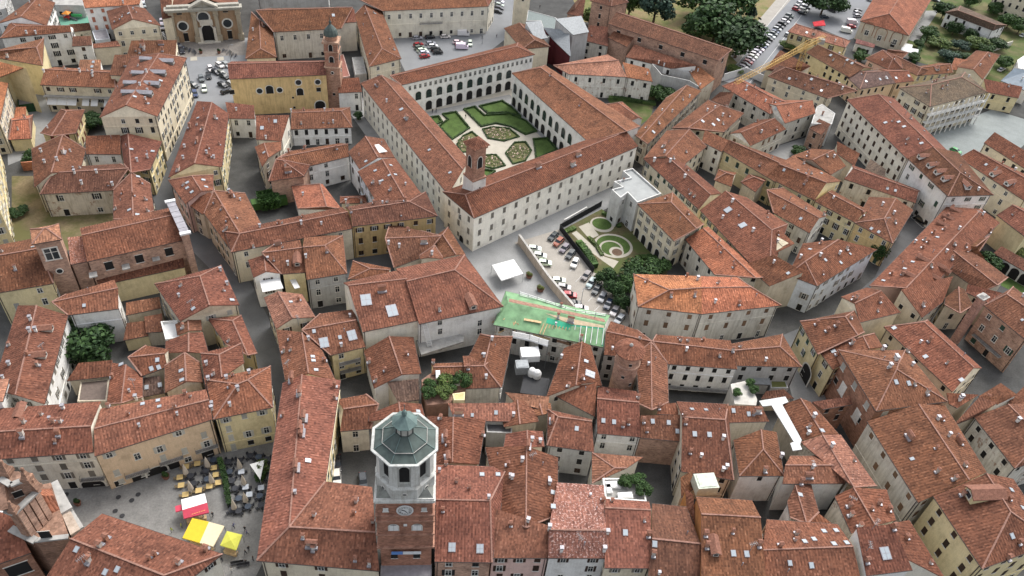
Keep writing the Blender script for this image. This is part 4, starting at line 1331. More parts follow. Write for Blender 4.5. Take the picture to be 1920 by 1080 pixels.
# ================================================================== ground sheets
def FP(*pts):
    return [(x * 4, y * 4) for x, y in pts]
T(0, 0)
Z = .004
sheet('street', FP((365,180),(470,205),(350,340),(400,430),(470,530),(515,620),(560,720),(545,900),(470,900),(495,740),(465,650),(410,520),(340,450),(270,410),(290,330)), Z, ASPH)
sheet('square', FP((330,78),(475,70),(475,120),(445,190),(440,215),(370,215),(345,110)), Z, ground_mat('square_asphalt', (.215,.222,.232), .10, .15, 3.0))
sheet('church_forecourt', FP((326,81),(458,73),(463,103),(338,108)), 2*Z, ground_mat('forecourt_slabs', (.23,.21,.19), .16, .5, 2.0))
sheet('piazza', FP((40,930),(200,880),(430,820),(560,800),(520,1000),(470,1100),(380,1100),(300,1010),(120,1010),(80,960)), 2*Z, COB)
sheet('car_park', FP((730,72),(800,60),(880,58),(905,40),(925,-20),(985,-20),(962,62),(900,110),(760,135)), Z, ground_mat('carpark_asphalt', (.20,.207,.215), .10, .15, 3.0))
sheet('lane', FP((640,190),(700,180),(700,240),(860,440),(900,470),(880,500),(800,420),(690,260)), Z, PAVE)
sheet('lane', FP((640,480),(760,470),(745,520),(640,520)), Z, ASPH)
sheet('palace_forecourt', FP((870,470),(1140,350),(1175,372),(1060,430),(975,455),(1060,565),(1040,600),(930,580),(880,500)), Z, ground_mat('forecourt_stone', (.27,.272,.268), .13, .2, 2.5))
sheet('parking_lot', FP((965,455),(1055,428),(1118,512),(1185,600),(1160,640),(1085,590),(1060,545)), 2*Z, TAN)
sheet('park_ground', FP((1060,-40),(1490,-40),(1400,95),(1372,130),(1230,60),(1090,40)), Z, DRY)
sheet('park_path', FP((1370,105),(1395,70),(1480,-30),(1510,-30),(1405,85),(1385,120)), 2*Z, ground_mat('park_gravel', (.33,.31,.28), .1))
sheet('avenue', FP((1350,150),(1372,130),(1500,-30),(1660,-30),(1640,60),(1590,75),(1530,50),(1470,90),(1400,165)), Z, ground_mat('avenue_asphalt', (.21,.217,.228), .08, .15, 3.0))
sheet('gardens', FP((1690,60),(1760,-20),(1960,-20),(1960,110),(1880,160),(1770,130),(1700,110)), 2*Z, GARD)
sheet('school_yard', FP((1735,255),(1860,205),(1960,235),(1900,290),(1780,300)), Z, ground_mat('yard_concrete', (.225,.245,.24), .14, .2, 2.0))
sheet('walled_garden', FP((22,330),(85,330),(215,395),(222,440),(120,472),(50,495),(22,480)), Z, ground_mat('garden_grass', (.19,.15,.09), .28, .15, 1.6, tint=(.11,.105,.045)))
sheet('yard', FP((10,170),(110,170),(115,270),(15,310)), Z, PAVE)
sheet('overgrown_court', FP((1135,180),(1230,180),(1220,220),(1180,250)), Z, GARD)
sheet('ochre_street', FP((1640,520),(1700,400),(1790,420),(1690,520),(1560,610),(1500,660),(1440,640),(1560,590)), Z, ASPH)
sheet('small_yard', FP((1435,280),(1520,255),(1500,310),(1450,320)), Z, PAVE)
sheet('arch_court', FP((1470,690),(1540,690),(1550,760),(1490,760)), Z, PAVE)
sheet('arcade_garden', FP((1830,490),(1940,500),(1940,570),(1850,520)), 2*Z, GRASSM)
sheet('playground', FP((100,10),(165,8),(172,45),(108,48)), Z, ground_mat('playground_rubber', (.12,.27,.20), .1))
sheet('brown_hall_yard', FP((1720,20),(1760,20),(1720,80),(1690,70)), 3*Z, PAVE)
# the palace's garden court
sheet('palace_court', FP((770,205),(960,165),(1090,285),(900,350),(850,330)), Z, PATH)
sheet('arcade_pavement', FP((780,214),(955,177),(1075,278),(1048,288),(945,192),(812,219)), 2*Z, PAVE)
LAWNS = [
 [(830,215),(855,211),(880,241),(848,262),(823,238),(840,225)],
 [(808,221),(822,219),(829,229),(816,235)],
 [(870,206),(890,201),(908,217),(955,214),(985,227),(1006,247),(985,253),(958,238),(930,232),(902,238)],
 [(899,200),(942,190),(960,203),(976,219),(950,212),(914,213)],
 [(1000,262),(1025,260),(1045,282),(1005,299),(1003,280)],
 [(902,318),(928,322),(908,335),(900,334)]]
BEDS = [
 [(905,243),(925,239),(955,242),(973,257),(945,265),(915,260)],
 [(857,272),(868,256),(885,248),(901,262),(886,285),(866,286)],
 [(902,292),(930,291),(947,311),(925,317),(901,311)],
 [(948,288),(965,268),(985,267),(996,283),(985,302),(962,308)]]
LEAFY = {}
def leaf_blob(seed, n, fn, size):
    r = random.Random(seed)
    mb = MB()
    for i in range(n):
        p, nn = fn(r)
        s = size * r.uniform(.6, 1.3)
        a = Vector((r.gauss(0, 1), r.gauss(0, 1), r.gauss(0, 1))).normalized()
        nn = (Vector(nn) + a * .7).normalized()
        t = nn.cross(Vector((r.random() - .5, r.random() - .5, r.random() - .5))).normalized()
        b = nn.cross(t)
        p = Vector(p)
        mb.poly([p - t * s - b * s * .3, p - b * s * .8, p + t * s, p + b * s * .8])
    return mb
def hedge(pts, w, hh, label, z=0.0, close=True, col=(.028, .055, .018), name='hedge', group=None, dens=26):
    """low box hedge following a line"""
    q = [P(p, z) for p in pts]
    o0 = q[0].copy()
    r = random.Random(len(pts) * 7 + int(pts[0][0]))
    segs = list(zip(q, q[1:] + ([q[0]] if close else [])))
    if not close:
        segs = segs[:len(q) - 1]
    mb = MB()
    for a, b in segs:
        d = b - a
        L = d.length
        if L < .05:
            continue
        d /= L
        nn = Vector((-d.y, d.x, 0))
        a2, b2 = a - d * w * .4 , b + d * w * .4
        n = max(1, int(L / 1.2))
        for i in range(n):
            p0, p1 = a2.lerp(b2, i / n), a2.lerp(b2, (i + 1) / n)
            mb.bar(p0 - o0 + Vector((0, 0, hh / 2)), p1 - o0 + Vector((0, 0, hh / 2)), w * (r.uniform(.74, .95) if w < 3 else .5), 0, hh * (1 if w < 3 else .6) * r.uniform(.85, 1.0))
        for i in range(int(L * dens * max(w, .5))):
            p = a.lerp(b, r.random()) + nn * r.uniform(-w, w) * .53
            p.z = z + hh * (1.06 - .75 * r.random() ** 2.2)
            s = (.13 if w < 3 else .34) * r.uniform(.7, 1.5)
            t = Vector((r.gauss(0, 1), r.gauss(0, 1), r.gauss(0, .6))).normalized()
            u = t.cross(Vector((r.gauss(0, 1), r.gauss(0, 1), r.gauss(0, 1)))).normalized()
            p -= o0
            mb.poly([p - t * s, p - u * s, p + t * s, p + u * s])
    o = mb.build(name, 'leaf', None, col)
    o.location = o0
    return tag(o, label, 'hedge', group)
LN = ['clipped hedge round the left lawn of the palace court', 'clipped hedge round the tiny lawn in the palace court corner', 'clipped hedge round the big right lawn of the palace court',
      'clipped hedge round the far lawn under the arcade', 'clipped hedge round the near right lawn of the palace court', 'clipped hedge round the lawn behind the palace bell turret']
T(0, 0)
for q, l in zip(LAWNS, LN):
    sheet('lawn', FP(*q), 3 * Z, GRASSM, kind='structure')
    hedge(q, .6, .6, l)
BN = ['far flower bed in the palace court', 'left flower bed in the palace court', 'near flower bed beside the palace bell turret', 'right flower bed in the palace court']
BEDM = ground_mat('flower_bed', (.15,.125,.075), .35, .6, 2.0, tint=(.12,.13,.05))
for q, l in zip(BEDS, BN):
    sheet('flower_bed', FP(*q), 3 * Z, BEDM, kind='structure')
    hedge(q, .5, .5, 'low hedge round the ' + l)
    c = sum((P(p) for p in q), Vector()) / len(q)
    rr = min((P(p) - c).length for p in q)
    r = random.Random(3)
    mb = MB()
    for i in range(420):
        a, d = r.uniform(0, 6.28), math.sqrt(r.random()) * rr * .95
        s = r.uniform(.12, .3)
        p = Vector((d * math.cos(a), d * math.sin(a), r.uniform(.15, .45)))
        mb.poly([p + Vector((-s, 0, 0)), p + Vector((0, -s, r.uniform(-.1, .1))), p + Vector((s, 0, 0)), p + Vector((0, s, r.uniform(-.1, .1)))], r.choice((0, 0, 0, 0, 0, 1)))
    o = mb.build('flowers', ['leaf', flat('rose_' + str(len(USED)), (.55, .40, .34), .8)], None, (.09, .11, .04), kind='stuff', label='roses growing in the ' + l, cat='flowers')
    o.location = c
# formal garden behind the black fence
sheet('formal_garden', FP((1052,432),(1128,392),(1262,480),(1250,515),(1160,515),(1115,512)), 2*Z, ground_mat('garden_earth_fg', (.12,.10,.055), .25, .4, 2.0, tint=(.08,.10,.035)))
def ell(cx, cy, rx, ry, n=28, rot=0.0):
    c, s = math.cos(rot), math.sin(rot)
    return [(cx + rx * math.cos(2*math.pi*i/n) * c - ry * math.sin(2*math.pi*i/n) * s, cy + rx * math.cos(2*math.pi*i/n) * s + ry * math.sin(2*math.pi*i/n) * c) for i in range(n)]
sheet('garden_path', FP((1072,437),(1081,433),(1110,459),(1133,481),(1160,490),(1150,503),(1130,489),(1100,466)), 3*Z, PATH)
sheet('garden_path', FP(*ell(1129,421,23,14,28,.2)), 3*Z, PATH)
sheet('lawn', FP(*ell(1128.5,420,18.5,10.5,28,.2)), 4*Z, GRASSM)
sheet('garden_path', FP(*ell(1150,461,37,22,32,.2)), 4*Z, PATH)
sheet('lawn', FP(*ell(1150,460,32,18,32,.2)), 5*Z, GRASSM)
sheet('garden_path', FP(*ell(1146,466,23,15,28,.2)), 6*Z, PATH)
sheet('lawn', FP(*ell(1146,466,19,12.5,28,.2)), 7*Z, GRASSM)
sheet('garden_path', FP(*ell(1156,472,14,9,28,.2)), 8*Z, PATH)
sheet('flower_bed', FP(*ell(1157,473,10,6.5,28,.2)), 9*Z, ground_mat('round_bed', (.13,.085,.06), .2))
sheet('gravel_square', FP((1085,425),(1104,417),(1123,441),(1106,449)), 4*Z, PATH)
# markings
def stripe(a, b, w, z=.10):
    a, b = P(a), P(b)
    d = (b - a).normalized()
    n = Vector((-d.y, d.x, 0)) * w / 2
    mb = MB()
    up = Vector((0, 0, z))
    mb.poly([a - n + up, b - n + up, b + n + up, a + n + up])
    mb.build('road_marking', WHITEP, kind='structure')
stripe((1402,160),(1525,0),.15); stripe((1372,133),(1497,-25),.15)
for i in range(6):
    t = i / 5
    stripe((307+ t*5.5, 60+t*13),(303.5 + t*5.5, 62+t*13), .5)
for i in range(7):
    stripe((1045+i*11.5, 473+i*18.5),(1055+i*11.5, 463+i*18.5),.12)
for x in (357,407):
    sheet('pale_slab', FP((x,107),(x+12,106),(x+13,113),(x,114)), 3*Z, PATH)
# the school yard's white ring of parked bay by the corner car
for a, b in (((1708,408),(1722,403)),((1722,403),(1740,418)),((1740,418),(1730,428)),((1730,428),(1708,408))):
    stripe(a, b, .18)
# ================================================================== roofs: stacks, roof windows, dormers
T(0, 0)
on_roof('dormer', [(1275,470),(1215,555),(1170,640),(1115,710)], 1.3, col=(.20,.20,.19))
on_roof('dormer', [(1080,450),(1020,555),(960,630),(945,700)], 1.1, col=(.20,.20,.19))
on_roof('white', [(200,250),(270,250),(1100,545),(1050,640),(600,540),(695,545),(330,540)], 1.0)
on_roof('brick', [(870,160),(940,490),(1075,330),(1080,370),(1220,380),(1425,960),(1615,890),(1520,970)], 1.2)
on_roof('wide', [(1070,350),(1210,330),(1480,1065),(1680,800)], 1.0)
on_roof('sky', [(1010,725),(1205,605),(1105,775),(700,465),(690,500),(910,130),(965,100),(1125,160)], 1.1)
T(480, 0)
on_roof('brick', [(340,925),(505,915),(545,918),(825,100),(920,650)], .8)
on_roof('wide', [(1200,465),(945,530),(910,640),(1130,890)], 1.1)
on_roof('white', [(265,840),(515,830),(740,60),(980,765),(75,1040)], .9)
on_roof('sky', [(580,115),(45,960),(145,910),(1090,820)], 1.4)
T(960, 0)
on_roof('pipe', [(1065,360)], 2.2)
on_roof('white', [(1100,470),(1140,490),(1240,515),(1345,540),(1410,640),(1200,840),(1330,730),(1520,810),(1400,1030),(1760,655),(1900,760)], .8)
on_roof('brick', [(290,565),(510,790),(1580,930),(1620,1030)], .8)
on_roof('sky', [(1060,990),(1430,910),(1510,935),(1545,900)], 1.3)
T(1440, 0)
on_roof('sky', [(880,920),(980,915),(1020,950),(840,595),(890,585),(735,610),(960,585),(1055,570),(595,450),(630,475),(160,590),(325,595),(400,680),(470,415),(290,245),(60,815),(1695,990),(1150,1075)], 1.2)
on_roof('dormer', [(345,255)], .9, col=(.55,.53,.5))
on_roof('brick', [(340,655),(450,630),(280,635),(1345,520),(1240,620),(60,970),(1585,150)], .9)
on_roof('dormer', [(1590,150),(1265,520)], .9, col=(.7,.69,.66))
T(0, 270)
on_roof('white', [(560,220),(725,215),(615,300),(1010,220),(1040,245),(430,125),(335,140),(1030,130),(310,60),(845,310),(1550,70),(1605,105),(1375,110),(1385,25)], 1.0)
on_roof('wide', [(475,65),(1340,195),(1740,390)], 1.1)
on_roof('brick', [(1000,390),(1090,420),(870,490),(1105,505),(1610,440),(1665,490),(1705,575),(1900,770)], .9)
on_roof('sky', [(970,495),(1030,530),(1145,55),(985,40),(1035,245),(920,248),(1525,270),(1405,290),(1405,330),(1440,360),(1545,322),(1385,240),(1660,330)], 1.1)
on_roof('white', [(1720,365),(1655,950),(1705,1055),(1700,350)], 1.1)
T(480, 270)
on_roof('white', [(110,135),(995,750),(1075,775),(30,625),(90,870),(240,905),(375,850),(675,440),(1320,830),(340,600)], 1.0)
on_roof('brick', [(245,65),(370,40),(885,450),(985,440),(1120,425),(1140,655),(345,530),(170,600),(690,470),(530,805),(790,430),(1010,345),(880,290),(710,505)], 1.0)
on_roof('wide', [(165,760),(320,540),(1260,740),(240,205)], 1.1)
on_roof('dormer', [(310,890)], 1.2, col=(.28,.15,.11))
on_roof('sky', [(1300,45),(1455,215),(945,275),(1000,235),(1045,230),(895,200),(1010,160),(825,130),(350,780)], 1.0)
T(960, 270)
on_roof('wide', [(195,175),(455,160),(495,85),(1490,400),(1140,20)], 1.1)
on_roof('white', [(1065,130),(1185,135),(1295,250),(1650,435),(1805,655),(1390,1020)], 1.1)
on_roof('brick', [(1340,375),(1575,810),(1665,925),(1010,1035),(1780,1035),(1545,1050),(1310,995),(1210,110),(665,125),(1640,345)], .9)
on_roof('sky', [(1620,495),(1730,610)], 2.2)
T(1440, 270)
on_roof('dormer', [(1150,100),(1220,165),(1275,215),(1330,265),(1490,320),(1690,230),(1800,300)], 1.15, col=(.72,.71,.68))
on_roof('white', [(1575,345),(400,730),(365,725),(855,460),(940,525),(390,840),(240,855),(535,825),(1100,740),(1610,530),(1430,640),(1335,810)], 1.0)
on_roof('brick', [(300,95),(440,90),(265,150),(290,270),(710,530),(1380,480),(1340,550),(1310,590),(1240,670),(1200,740),(1160,780),(1130,850),(1010,985),(1220,920),(590,790),(415,535),(1660,660),(1480,770)], 1.0)
on_roof('sky', [(225,195),(285,220),(120,195),(400,220),(775,635),(830,660),(1085,885),(1025,935),(865,1025),(545,890),(430,870),(150,970),(315,790),(1635,155),(1270,700),(245,560),(895,335),(955,350)], 1.0)
on_roof('dormer', [(1390,495),(1330,550),(1290,600),(1140,860),(1030,975),(1300,930),(1340,960),(1270,1020)], 1.0, col=(.30,.16,.11))
T(0, 540)
on_roof('white', [(285,120),(230,240),(225,330),(270,325),(70,575),(475,905),(1020,830),(1550,575),(1565,690),(1700,680),(1785,765),(1590,880),(1870,640),(1590,915)], 1.1)
on_roof('brick', [(1035,455),(1390,795),(1310,900),(815,895),(845,670),(205,500),(455,1010),(400,1010),(180,1015),(1265,560),(1375,300)], 1.0)
on_roof('dormer', [(360,310),(310,510),(160,910)], 1.1, col=(.45,.40,.34))
on_roof('sky', [(1135,605),(1190,595),(1180,540),(1100,745),(1200,727),(910,573),(1360,620),(1365,690),(1185,845),(1070,870),(1450,155),(985,495),(1740,90),(1195,890)], 1.1)
on_roof('dormer', [(1540,235),(1685,185)], .9, col=(.7,.68,.62))
T(480, 540)
on_roof('sky', [(510,410),(720,355)], 2.6, big=True)
on_roof('sky', [(425,515),(430,545),(435,325),(450,615),(340,250),(1215,925),(1800,935),(630,370)], 1.0)
on_roof('sky', [(825,90),(1020,170)], 3.2, big=True)
on_roof('brick', [(320,95),(255,385),(515,550),(1375,165),(850,560),(900,700),(1390,530),(1590,600),(1330,570),(210,480),(205,960),(590,830),(1385,980),(590,740)], 1.0)
on_roof('wide', [(270,690),(330,790),(360,980),(330,1055),(945,20),(1520,945)], 1.2)
on_roof('white', [(1770,390),(1710,515),(1725,675),(1300,950),(1930,960),(640,435),(395,390),(370,290)], 1.0)
on_roof('dormer', [(1620,130)], 1.3, col=(.45,.32,.26))
T(960, 540)
on_roof('brick', [(1190,60),(1370,55),(1700,120),(960,380),(1095,340),(1265,400),(1320,400),(970,480),(965,550),(1655,470),(520,375),(425,740),(500,720),(640,800),(945,830),(965,970),(985,1000),(1290,960),(1300,1010),(830,1030),(1100,900)], 1.0)
on_roof('wide', [(440,250),(960,940),(300,1000),(1840,930)], 1.0)
on_roof('sky', [(585,645)], 2.4, big=True)
on_roof('sky', [(555,550),(685,995),(765,1005),(1055,1000),(1175,1010),(485,1055),(1350,910),(1455,915),(1660,920),(1775,945),(1240,1075)], 1.1)
on_roof('white', [(370,525),(900,440),(1900,545),(60,1045),(610,1025)], .9)
T(1440, 540)
on_roof('white', [(860,465),(960,545),(910,595),(955,525),(340,970),(1445,830),(1870,1000),(1270,985),(1435,840)], 1.2)
on_roof('brick', [(450,205),(515,285),(445,325),(630,420),(640,95),(835,100),(660,80),(520,500),(1210,400),(1160,130),(1190,790),(1300,990),(1040,480),(1640,830),(965,920)], 1.1)
on_roof('sky', [(960,705),(1055,715),(490,475),(1180,515),(945,300),(1450,690),(1520,750),(405,1070)], 1.2)
T(0, 810)
on_roof('brick', [(475,880),(670,970),(1340,990),(1545,890),(750,860),(800,810),(170,25),(440,15)], 1.3)
on_roof('sky', [(575,880),(1030,660),(790,1050),(880,1030)], 1.1)
T(480, 810)
on_roof('wide', [(300,270),(340,10),(420,850),(1420,50),(1440,200)], 1.2)
on_roof('brick', [(430,880),(850,990),(750,530),(435,630),(875,680),(1510,250),(1425,250),(1700,25),(1890,250)], 1.0)
on_roof('sky', [(1470,865),(1680,875)], 1.7, big=True)
on_roof('sky', [(1695,320),(1815,320),(390,215)], 1.2)
on_roof('white', [(1375,300),(1745,500),(1905,340),(295,460)], .9)
T(960, 810)
on_roof('white', [(75,220),(280,390),(120,670),(370,890),(690,890),(280,725),(715,760),(1580,55),(1580,290),(1605,270),(0,350),(150,65),(210,75)], 1.1)
on_roof('sky', [(850,755),(1660,910),(1760,915),(1370,15),(1480,20),(310,455),(310,560),(1070,840)], 1.2)
on_roof('brick', [(1020,775),(1450,770),(1850,850),(680,520),(1060,920),(1895,290),(1460,860),(1890,795)], 1.1)
on_roof('wide', [(120,110)], 1.0)
on_roof('dormer', [(1520,890)], 1.1, col=(.30,.16,.12))
T(1440, 810)
on_roof('sky', [(420,745),(510,740),(345,805),(275,822),(495,840),(590,832),(325,1000),(1825,435),(1830,780),(1910,570),(595,380),(240,470)], 1.15)
on_roof('sky', [(880,910)], 2.4, big=True)
on_roof('wide', [(300,335),(1060,40),(1430,75)], 1.1)
on_roof('brick', [(245,380),(610,560),(620,630),(830,540),(900,590),(690,710),(940,720),(1035,800),(1470,255),(1400,355),(210,770),(90,860),(770,415),(1185,510),(1460,475),(1800,950),(740,970)], 1.1)
on_roof('white', [(95,190),(475,110),(820,410),(500,490),(1735,265),(300,15)], 1.1)
on_roof('dormer', [(1560,480)], 2.0, col=(.66,.57,.33))
# smaller vents, stacks and roof windows scattered as on any old roof
_r = random.Random(21)
for h in HOUSES:
    for q in h.lastfaces:
        ar = 0
        for i in range(1, len(q) - 1):
            ar += (q[i] - q[0]).cross(q[i + 1] - q[0]).length / 2
        if len(q) < 3 or ar < 30 or h.e.name.startswith(('church', 'theatre', 'palace', 'modern')):
            continue
        for _ in range(int(ar / 85 + _r.random())):
            u, v = _r.uniform(.12, .88), _r.uniform(.2, .85)
            a = q[0].lerp(q[1], u)
            b = (q[3] if len(q) > 3 else q[2]).lerp(q[2], u)
            p = a.lerp(b, v)
            if p.y > 330:
                continue
            n = (q[1] - q[0]).cross(q[2] - q[0]).normalized()
            if n.z < 0:
                n = -n
            if n.z < .7:
                continue
            if not seen(p + n * .3):
                continue
            k = _r.choices(('brick', 'white', 'sky', 'pipe'), (.52, .18, .06, .24))[0]
            put_roof(k, p, n, h, _r.uniform(.55, .8))
# thin television aerials
def aerial(p):
    loc, n, h = cast(px(p))
    if h is None:
        return
    mb = MB()
    t = Vector((_r.uniform(-1, 1), _r.uniform(-1, 1), 0)).normalized()
    H_ = _r.uniform(2.2, 3.4)
    mb.bar(loc - Vector((0, 0, .2)), loc + Vector((0, 0, H_)), .07)
    mb.bar(loc + Vector((0, 0, H_ - .2)) - t * .8, loc + Vector((0, 0, H_ - .2)) + t * .8, .05)
    s = Vector((-t.y, t.x, 0))
    for k in (-.7, -.35, 0, .35, .7):
        mb.bar(loc + Vector((0, 0, H_ - .2)) + t * k - s * .4, loc + Vector((0, 0, H_ - .2)) + t * k + s * .4, .04)
    attach_to(mb.build('aerial', 'metal'), nearest_roof(h, loc))
for o_, l in (((960, 810), ((150,215),(500,830),(1780,900))), ((1440, 810), ((610,540),(310,300),(780,730),(740,890))), ((480, 540), ((320,280),(240,600),(700,640))),
              ((0, 540), ((1440,160),(1010,750),(330,480))), ((1440, 270), ((560,640),(1560,560),(880,600))), ((0, 810), ((640,1010),))):
    T(*o_)
    for p in l:
        aerial(p)
# ================================================================== towers and other special buildings
def hz(g, q):
    """height above plan point g that shows at picture point q"""
    best = (1e9, 0)
    for i in range(5, 900):
        z = i / 10
        a = proj((g.x, g.y, z))
        d = (a[0] - q[0]) ** 2 + (a[1] - q[1]) ** 2
        best = min(best, (d, z))
    return best[1]
def thing(label, name, cat, loc, rz=0.0):
    assert label not in USED, label
    USED[label] = 1
    h = House()
    h.e = empty(name, loc, label, cat, rz=rz)
    h.roofs, h.walls = [], []
    h.rz = rz
    return h
def L2W(h, p):
    c, s = math.cos(h.rz), math.sin(h.rz)
    o = h.e.location
    return Vector((o.x + p[0] * c - p[1] * s, o.y + p[0] * s + p[1] * c, o.z + p[2]))
def part(h, name, mats, fn, color=None, parent=None):
    mb = MB()
    fn(mb)
    mb.v = [tuple(L2W(h, v)) for v in mb.v]
    o = mb.build(name, mats, None, color)
    attach(o, parent or h.e)
    return o
def lwin(h, p, ang, kind, w, hh, sh='b'):
    """window at local point p, facing local angle ang (0 = towards -Y)"""
    a = h.rz + ang
    return window(h, L2W(h, p), Vector((math.sin(a), -math.cos(a))), kind, w, hh, sh, True)

# ---- the clock tower in the foreground
cx, cy = (P((701, 943), 30.5) + P((816, 942), 30.5)).xy / 2
fd = (P((816, 942), 30.5) - P((701, 943), 30.5))
tw = fd.xy.length
trz = math.atan2(fd.y, fd.x)
tc = Vector((cx - math.sin(trz) * (tw / 2), cy + math.cos(trz) * tw / 2, 0))
ct = thing('tall brick clock tower with white octagonal belfry and green copper roof in the foreground', 'clock_tower', 'tower', tc, trz)
b = tw / 2 - .25
BR = (.30, .155, .11, 0)
part(ct, 'shaft', ['brick'], lambda m: (m.box((0, 0, 8), (2*b - .5, 2*b - .5, 16)), m.box((0, 0, 21.3), (2*b, 2*b, 10.6)), m.box((0, 0, 28.55), (2*b - .3, 2*b - .3, 3.9))), BR)
part(ct, 'string_course', ['brick'], lambda m: [m.box((0, 0, z), (2*b + e, 2*b + e, t)) for z, e, t in ((16.2, .6, .5), (20.4, .45, .4), (24.6, .35, .35), (26.4, .45, .3))], (.34, .19, .14, 0))
def corn(m):
    m.box((0, 0, 30.35), (2*b + .3, 2*b + .3, .5)); m.box((0, 0, 30.8), (tw + .1, tw + .1, .4)); m.box((0, 0, 31.15), (tw - .3, tw - .3, .3))
part(ct, 'cornice', ['wall'], corn, (.60, .60, .57, .7))
part(ct, 'weathered_platform', [flat('mossy_lead', (.20, .205, .185), .9, 0, .3, .8)], lambda m: m.box((0, 0, 31.9), (tw - .7, tw - .7, 1.2), 0, 0, .80))
a8 = math.pi / 8
ra = 4.35 / math.cos(a8)
part(ct, 'belfry_base', ['wall'], lambda m: m.ring((0, 0, 31.4), [(ra + .55, 0), (ra + .55, 2.4), (ra + .1, 2.75), (ra - .1, 2.75)], 8, 0, a8), (.52, .52, .49, .85))
part(ct, 'belfry', ['wall'], lambda m: m.ring((0, 0, 34.0), [(ra - .5, 0), (ra - .5, 6.6)], 8, 0, a8), (.50, .50, .47, .85))
for k in range(8):
    part(ct, 'pilaster', ['wall'], lambda m: m.box(((ra - .45) * math.cos(a8 + k*math.pi/4), (ra - .45) * math.sin(a8 + k*math.pi/4), 37.2), (.9, 1.5, 6.6), 0, a8 + k*math.pi/4), (.56, .56, .53, .7))
for k in range(8):
    a = k * math.pi / 4
    rr = (ra - .5) * math.cos(a8) + .03
    lwin(ct, (rr * math.sin(a), -rr * math.cos(a), 36.9), a, 'A', 1.9, 4.2)
    r2 = (ra + .55) * math.cos(a8) + .05
    lwin(ct, (r2 * math.sin(a), -r2 * math.cos(a), 32.7), a, 'r', .8, .5)
def gut(m):
    for r, z, h in ((ra + .75, 40.45, .35), (ra + 1.05, 40.8, .3)):
        m.ring((0, 0, z), [(r - .8, 0), (r, 0), (r, h), (r - .45, h), (r - .45, h - .12)], 8, 0, a8)
part(ct, 'belfry_cornice', ['wall'], gut, (.50, .51, .49, .8))
part(ct, 'belfry_roof', ['copper'], lambda m: m.ring((0, 0, 40.95), [(ra + .62, 0), (ra - .9, .75), (ra - .9, .95), (1.55, 2.4), (1.2, 2.4)], 8, 0, a8))
def seams(m):
    for k in range(8):
        a = a8 + k * math.pi / 4
        q = lambda r, z: (r * math.cos(a), r * math.sin(a), z)
        a2 = a + math.pi / 4
        q2 = lambda r, z: (r * math.cos(a2), r * math.sin(a2), z)
        m.bar(q(ra - .88, 41.98), q2(ra - .88, 41.98), .10)
part(ct, 'snow_rail', ['concrete'], seams)
def ribs(m):
    for k in range(8):
        a = a8 + k * math.pi / 4
        q = lambda r, z: (r * math.cos(a), r * math.sin(a), z)
        m.bar(q(ra + .6, 41.0), q(ra - .9, 41.75), .1); m.bar(q(ra - .9, 41.95), q(1.6, 43.38), .1)
part(ct, 'seam', ['copperlight'], ribs)
lan = part(ct, 'lantern', ['glass', 'iron'], lambda m: m.ring((0, 0, 43.3), [(1.35, 0), (1.35, 2.3)], 8, 0, a8), None)
lan.data.materials[0] = flat('lantern_blind', (.42, .41, .37), .6)
part(ct, 'lantern_post', ['iron'], lambda m: [m.bar((1.42*math.cos(a8+k*math.pi/4), 1.42*math.sin(a8+k*math.pi/4), 43.3), (1.42*math.cos(a8+k*math.pi/4), 1.42*math.sin(a8+k*math.pi/4), 45.6), .16) for k in range(8)], None, lan)
part(ct, 'lantern_roof', ['copperlight'], lambda m: m.ring((0, 0, 45.55), [(2.1, 0), (2.1, .12), (.35, 1.5), (.35, 1.9), (.5, 2.05), (.3, 2.5), (.06, 2.7), (.05, 4.0)], 8, 0, a8))
yf = -b
part(ct, 'clock_face', ['white'], lambda m: m.poly([(1.32*math.cos(2*math.pi*i/32), yf - .12 + .0, 27.9 + 1.32*math.sin(2*math.pi*i/32)) for i in range(32)]))
def cl(m):
    def ringq(r0, r1, y):
        for i in range(32):
            t0, t1 = 2*math.pi*i/32, 2*math.pi*(i+1)/32
            m.poly([(r*math.cos(t), y, 27.9 + r*math.sin(t)) for r, t in ((r0, t0), (r0, t1), (r1, t1), (r1, t0))])
    ringq(1.06, 1.11, yf - .16); ringq(.68, .71, yf - .16)
    num = ['III','II','I','XII','XI','X','IX','VIII','VII','VI','V','IIII']
    for k, s in enumerate(num):
        a = k * math.pi / 6
        c = Vector((.885*math.cos(a), 0, .885*math.sin(a)))
        rad = Vector((math.cos(a), 0, math.sin(a)))
        tan = Vector((math.sin(a), 0, -math.cos(a)))
        w = .062
        for i, chh in enumerate(s):
            o = c + tan * ((i - (len(s) - 1) / 2) * w)
            y = Vector((0, yf - .17, 27.9))
            h_ = .13
            if chh == 'I':
                m.bar(o + y - rad * h_, o + y + rad * h_, .022)
            elif chh == 'V':
                m.bar(o + y - rad * h_, o + y + rad * h_ - tan * .03, .02); m.bar(o + y - rad * h_, o + y + rad * h_ + tan * .03, .02)
            else:
                m.bar(o + y - rad * h_ - tan * .03, o + y + rad * h_ + tan * .03, .02); m.bar(o + y - rad * h_ + tan * .03, o + y + rad * h_ - tan * .03, .02)
    m.bar((0, yf - .19, 27.9), (-.55, yf - .19, 28.15), .09); m.bar((0, yf - .2, 27.9), (.35, yf - .2, 27.45), .07)
part(ct, 'numerals', ['iron'], cl)
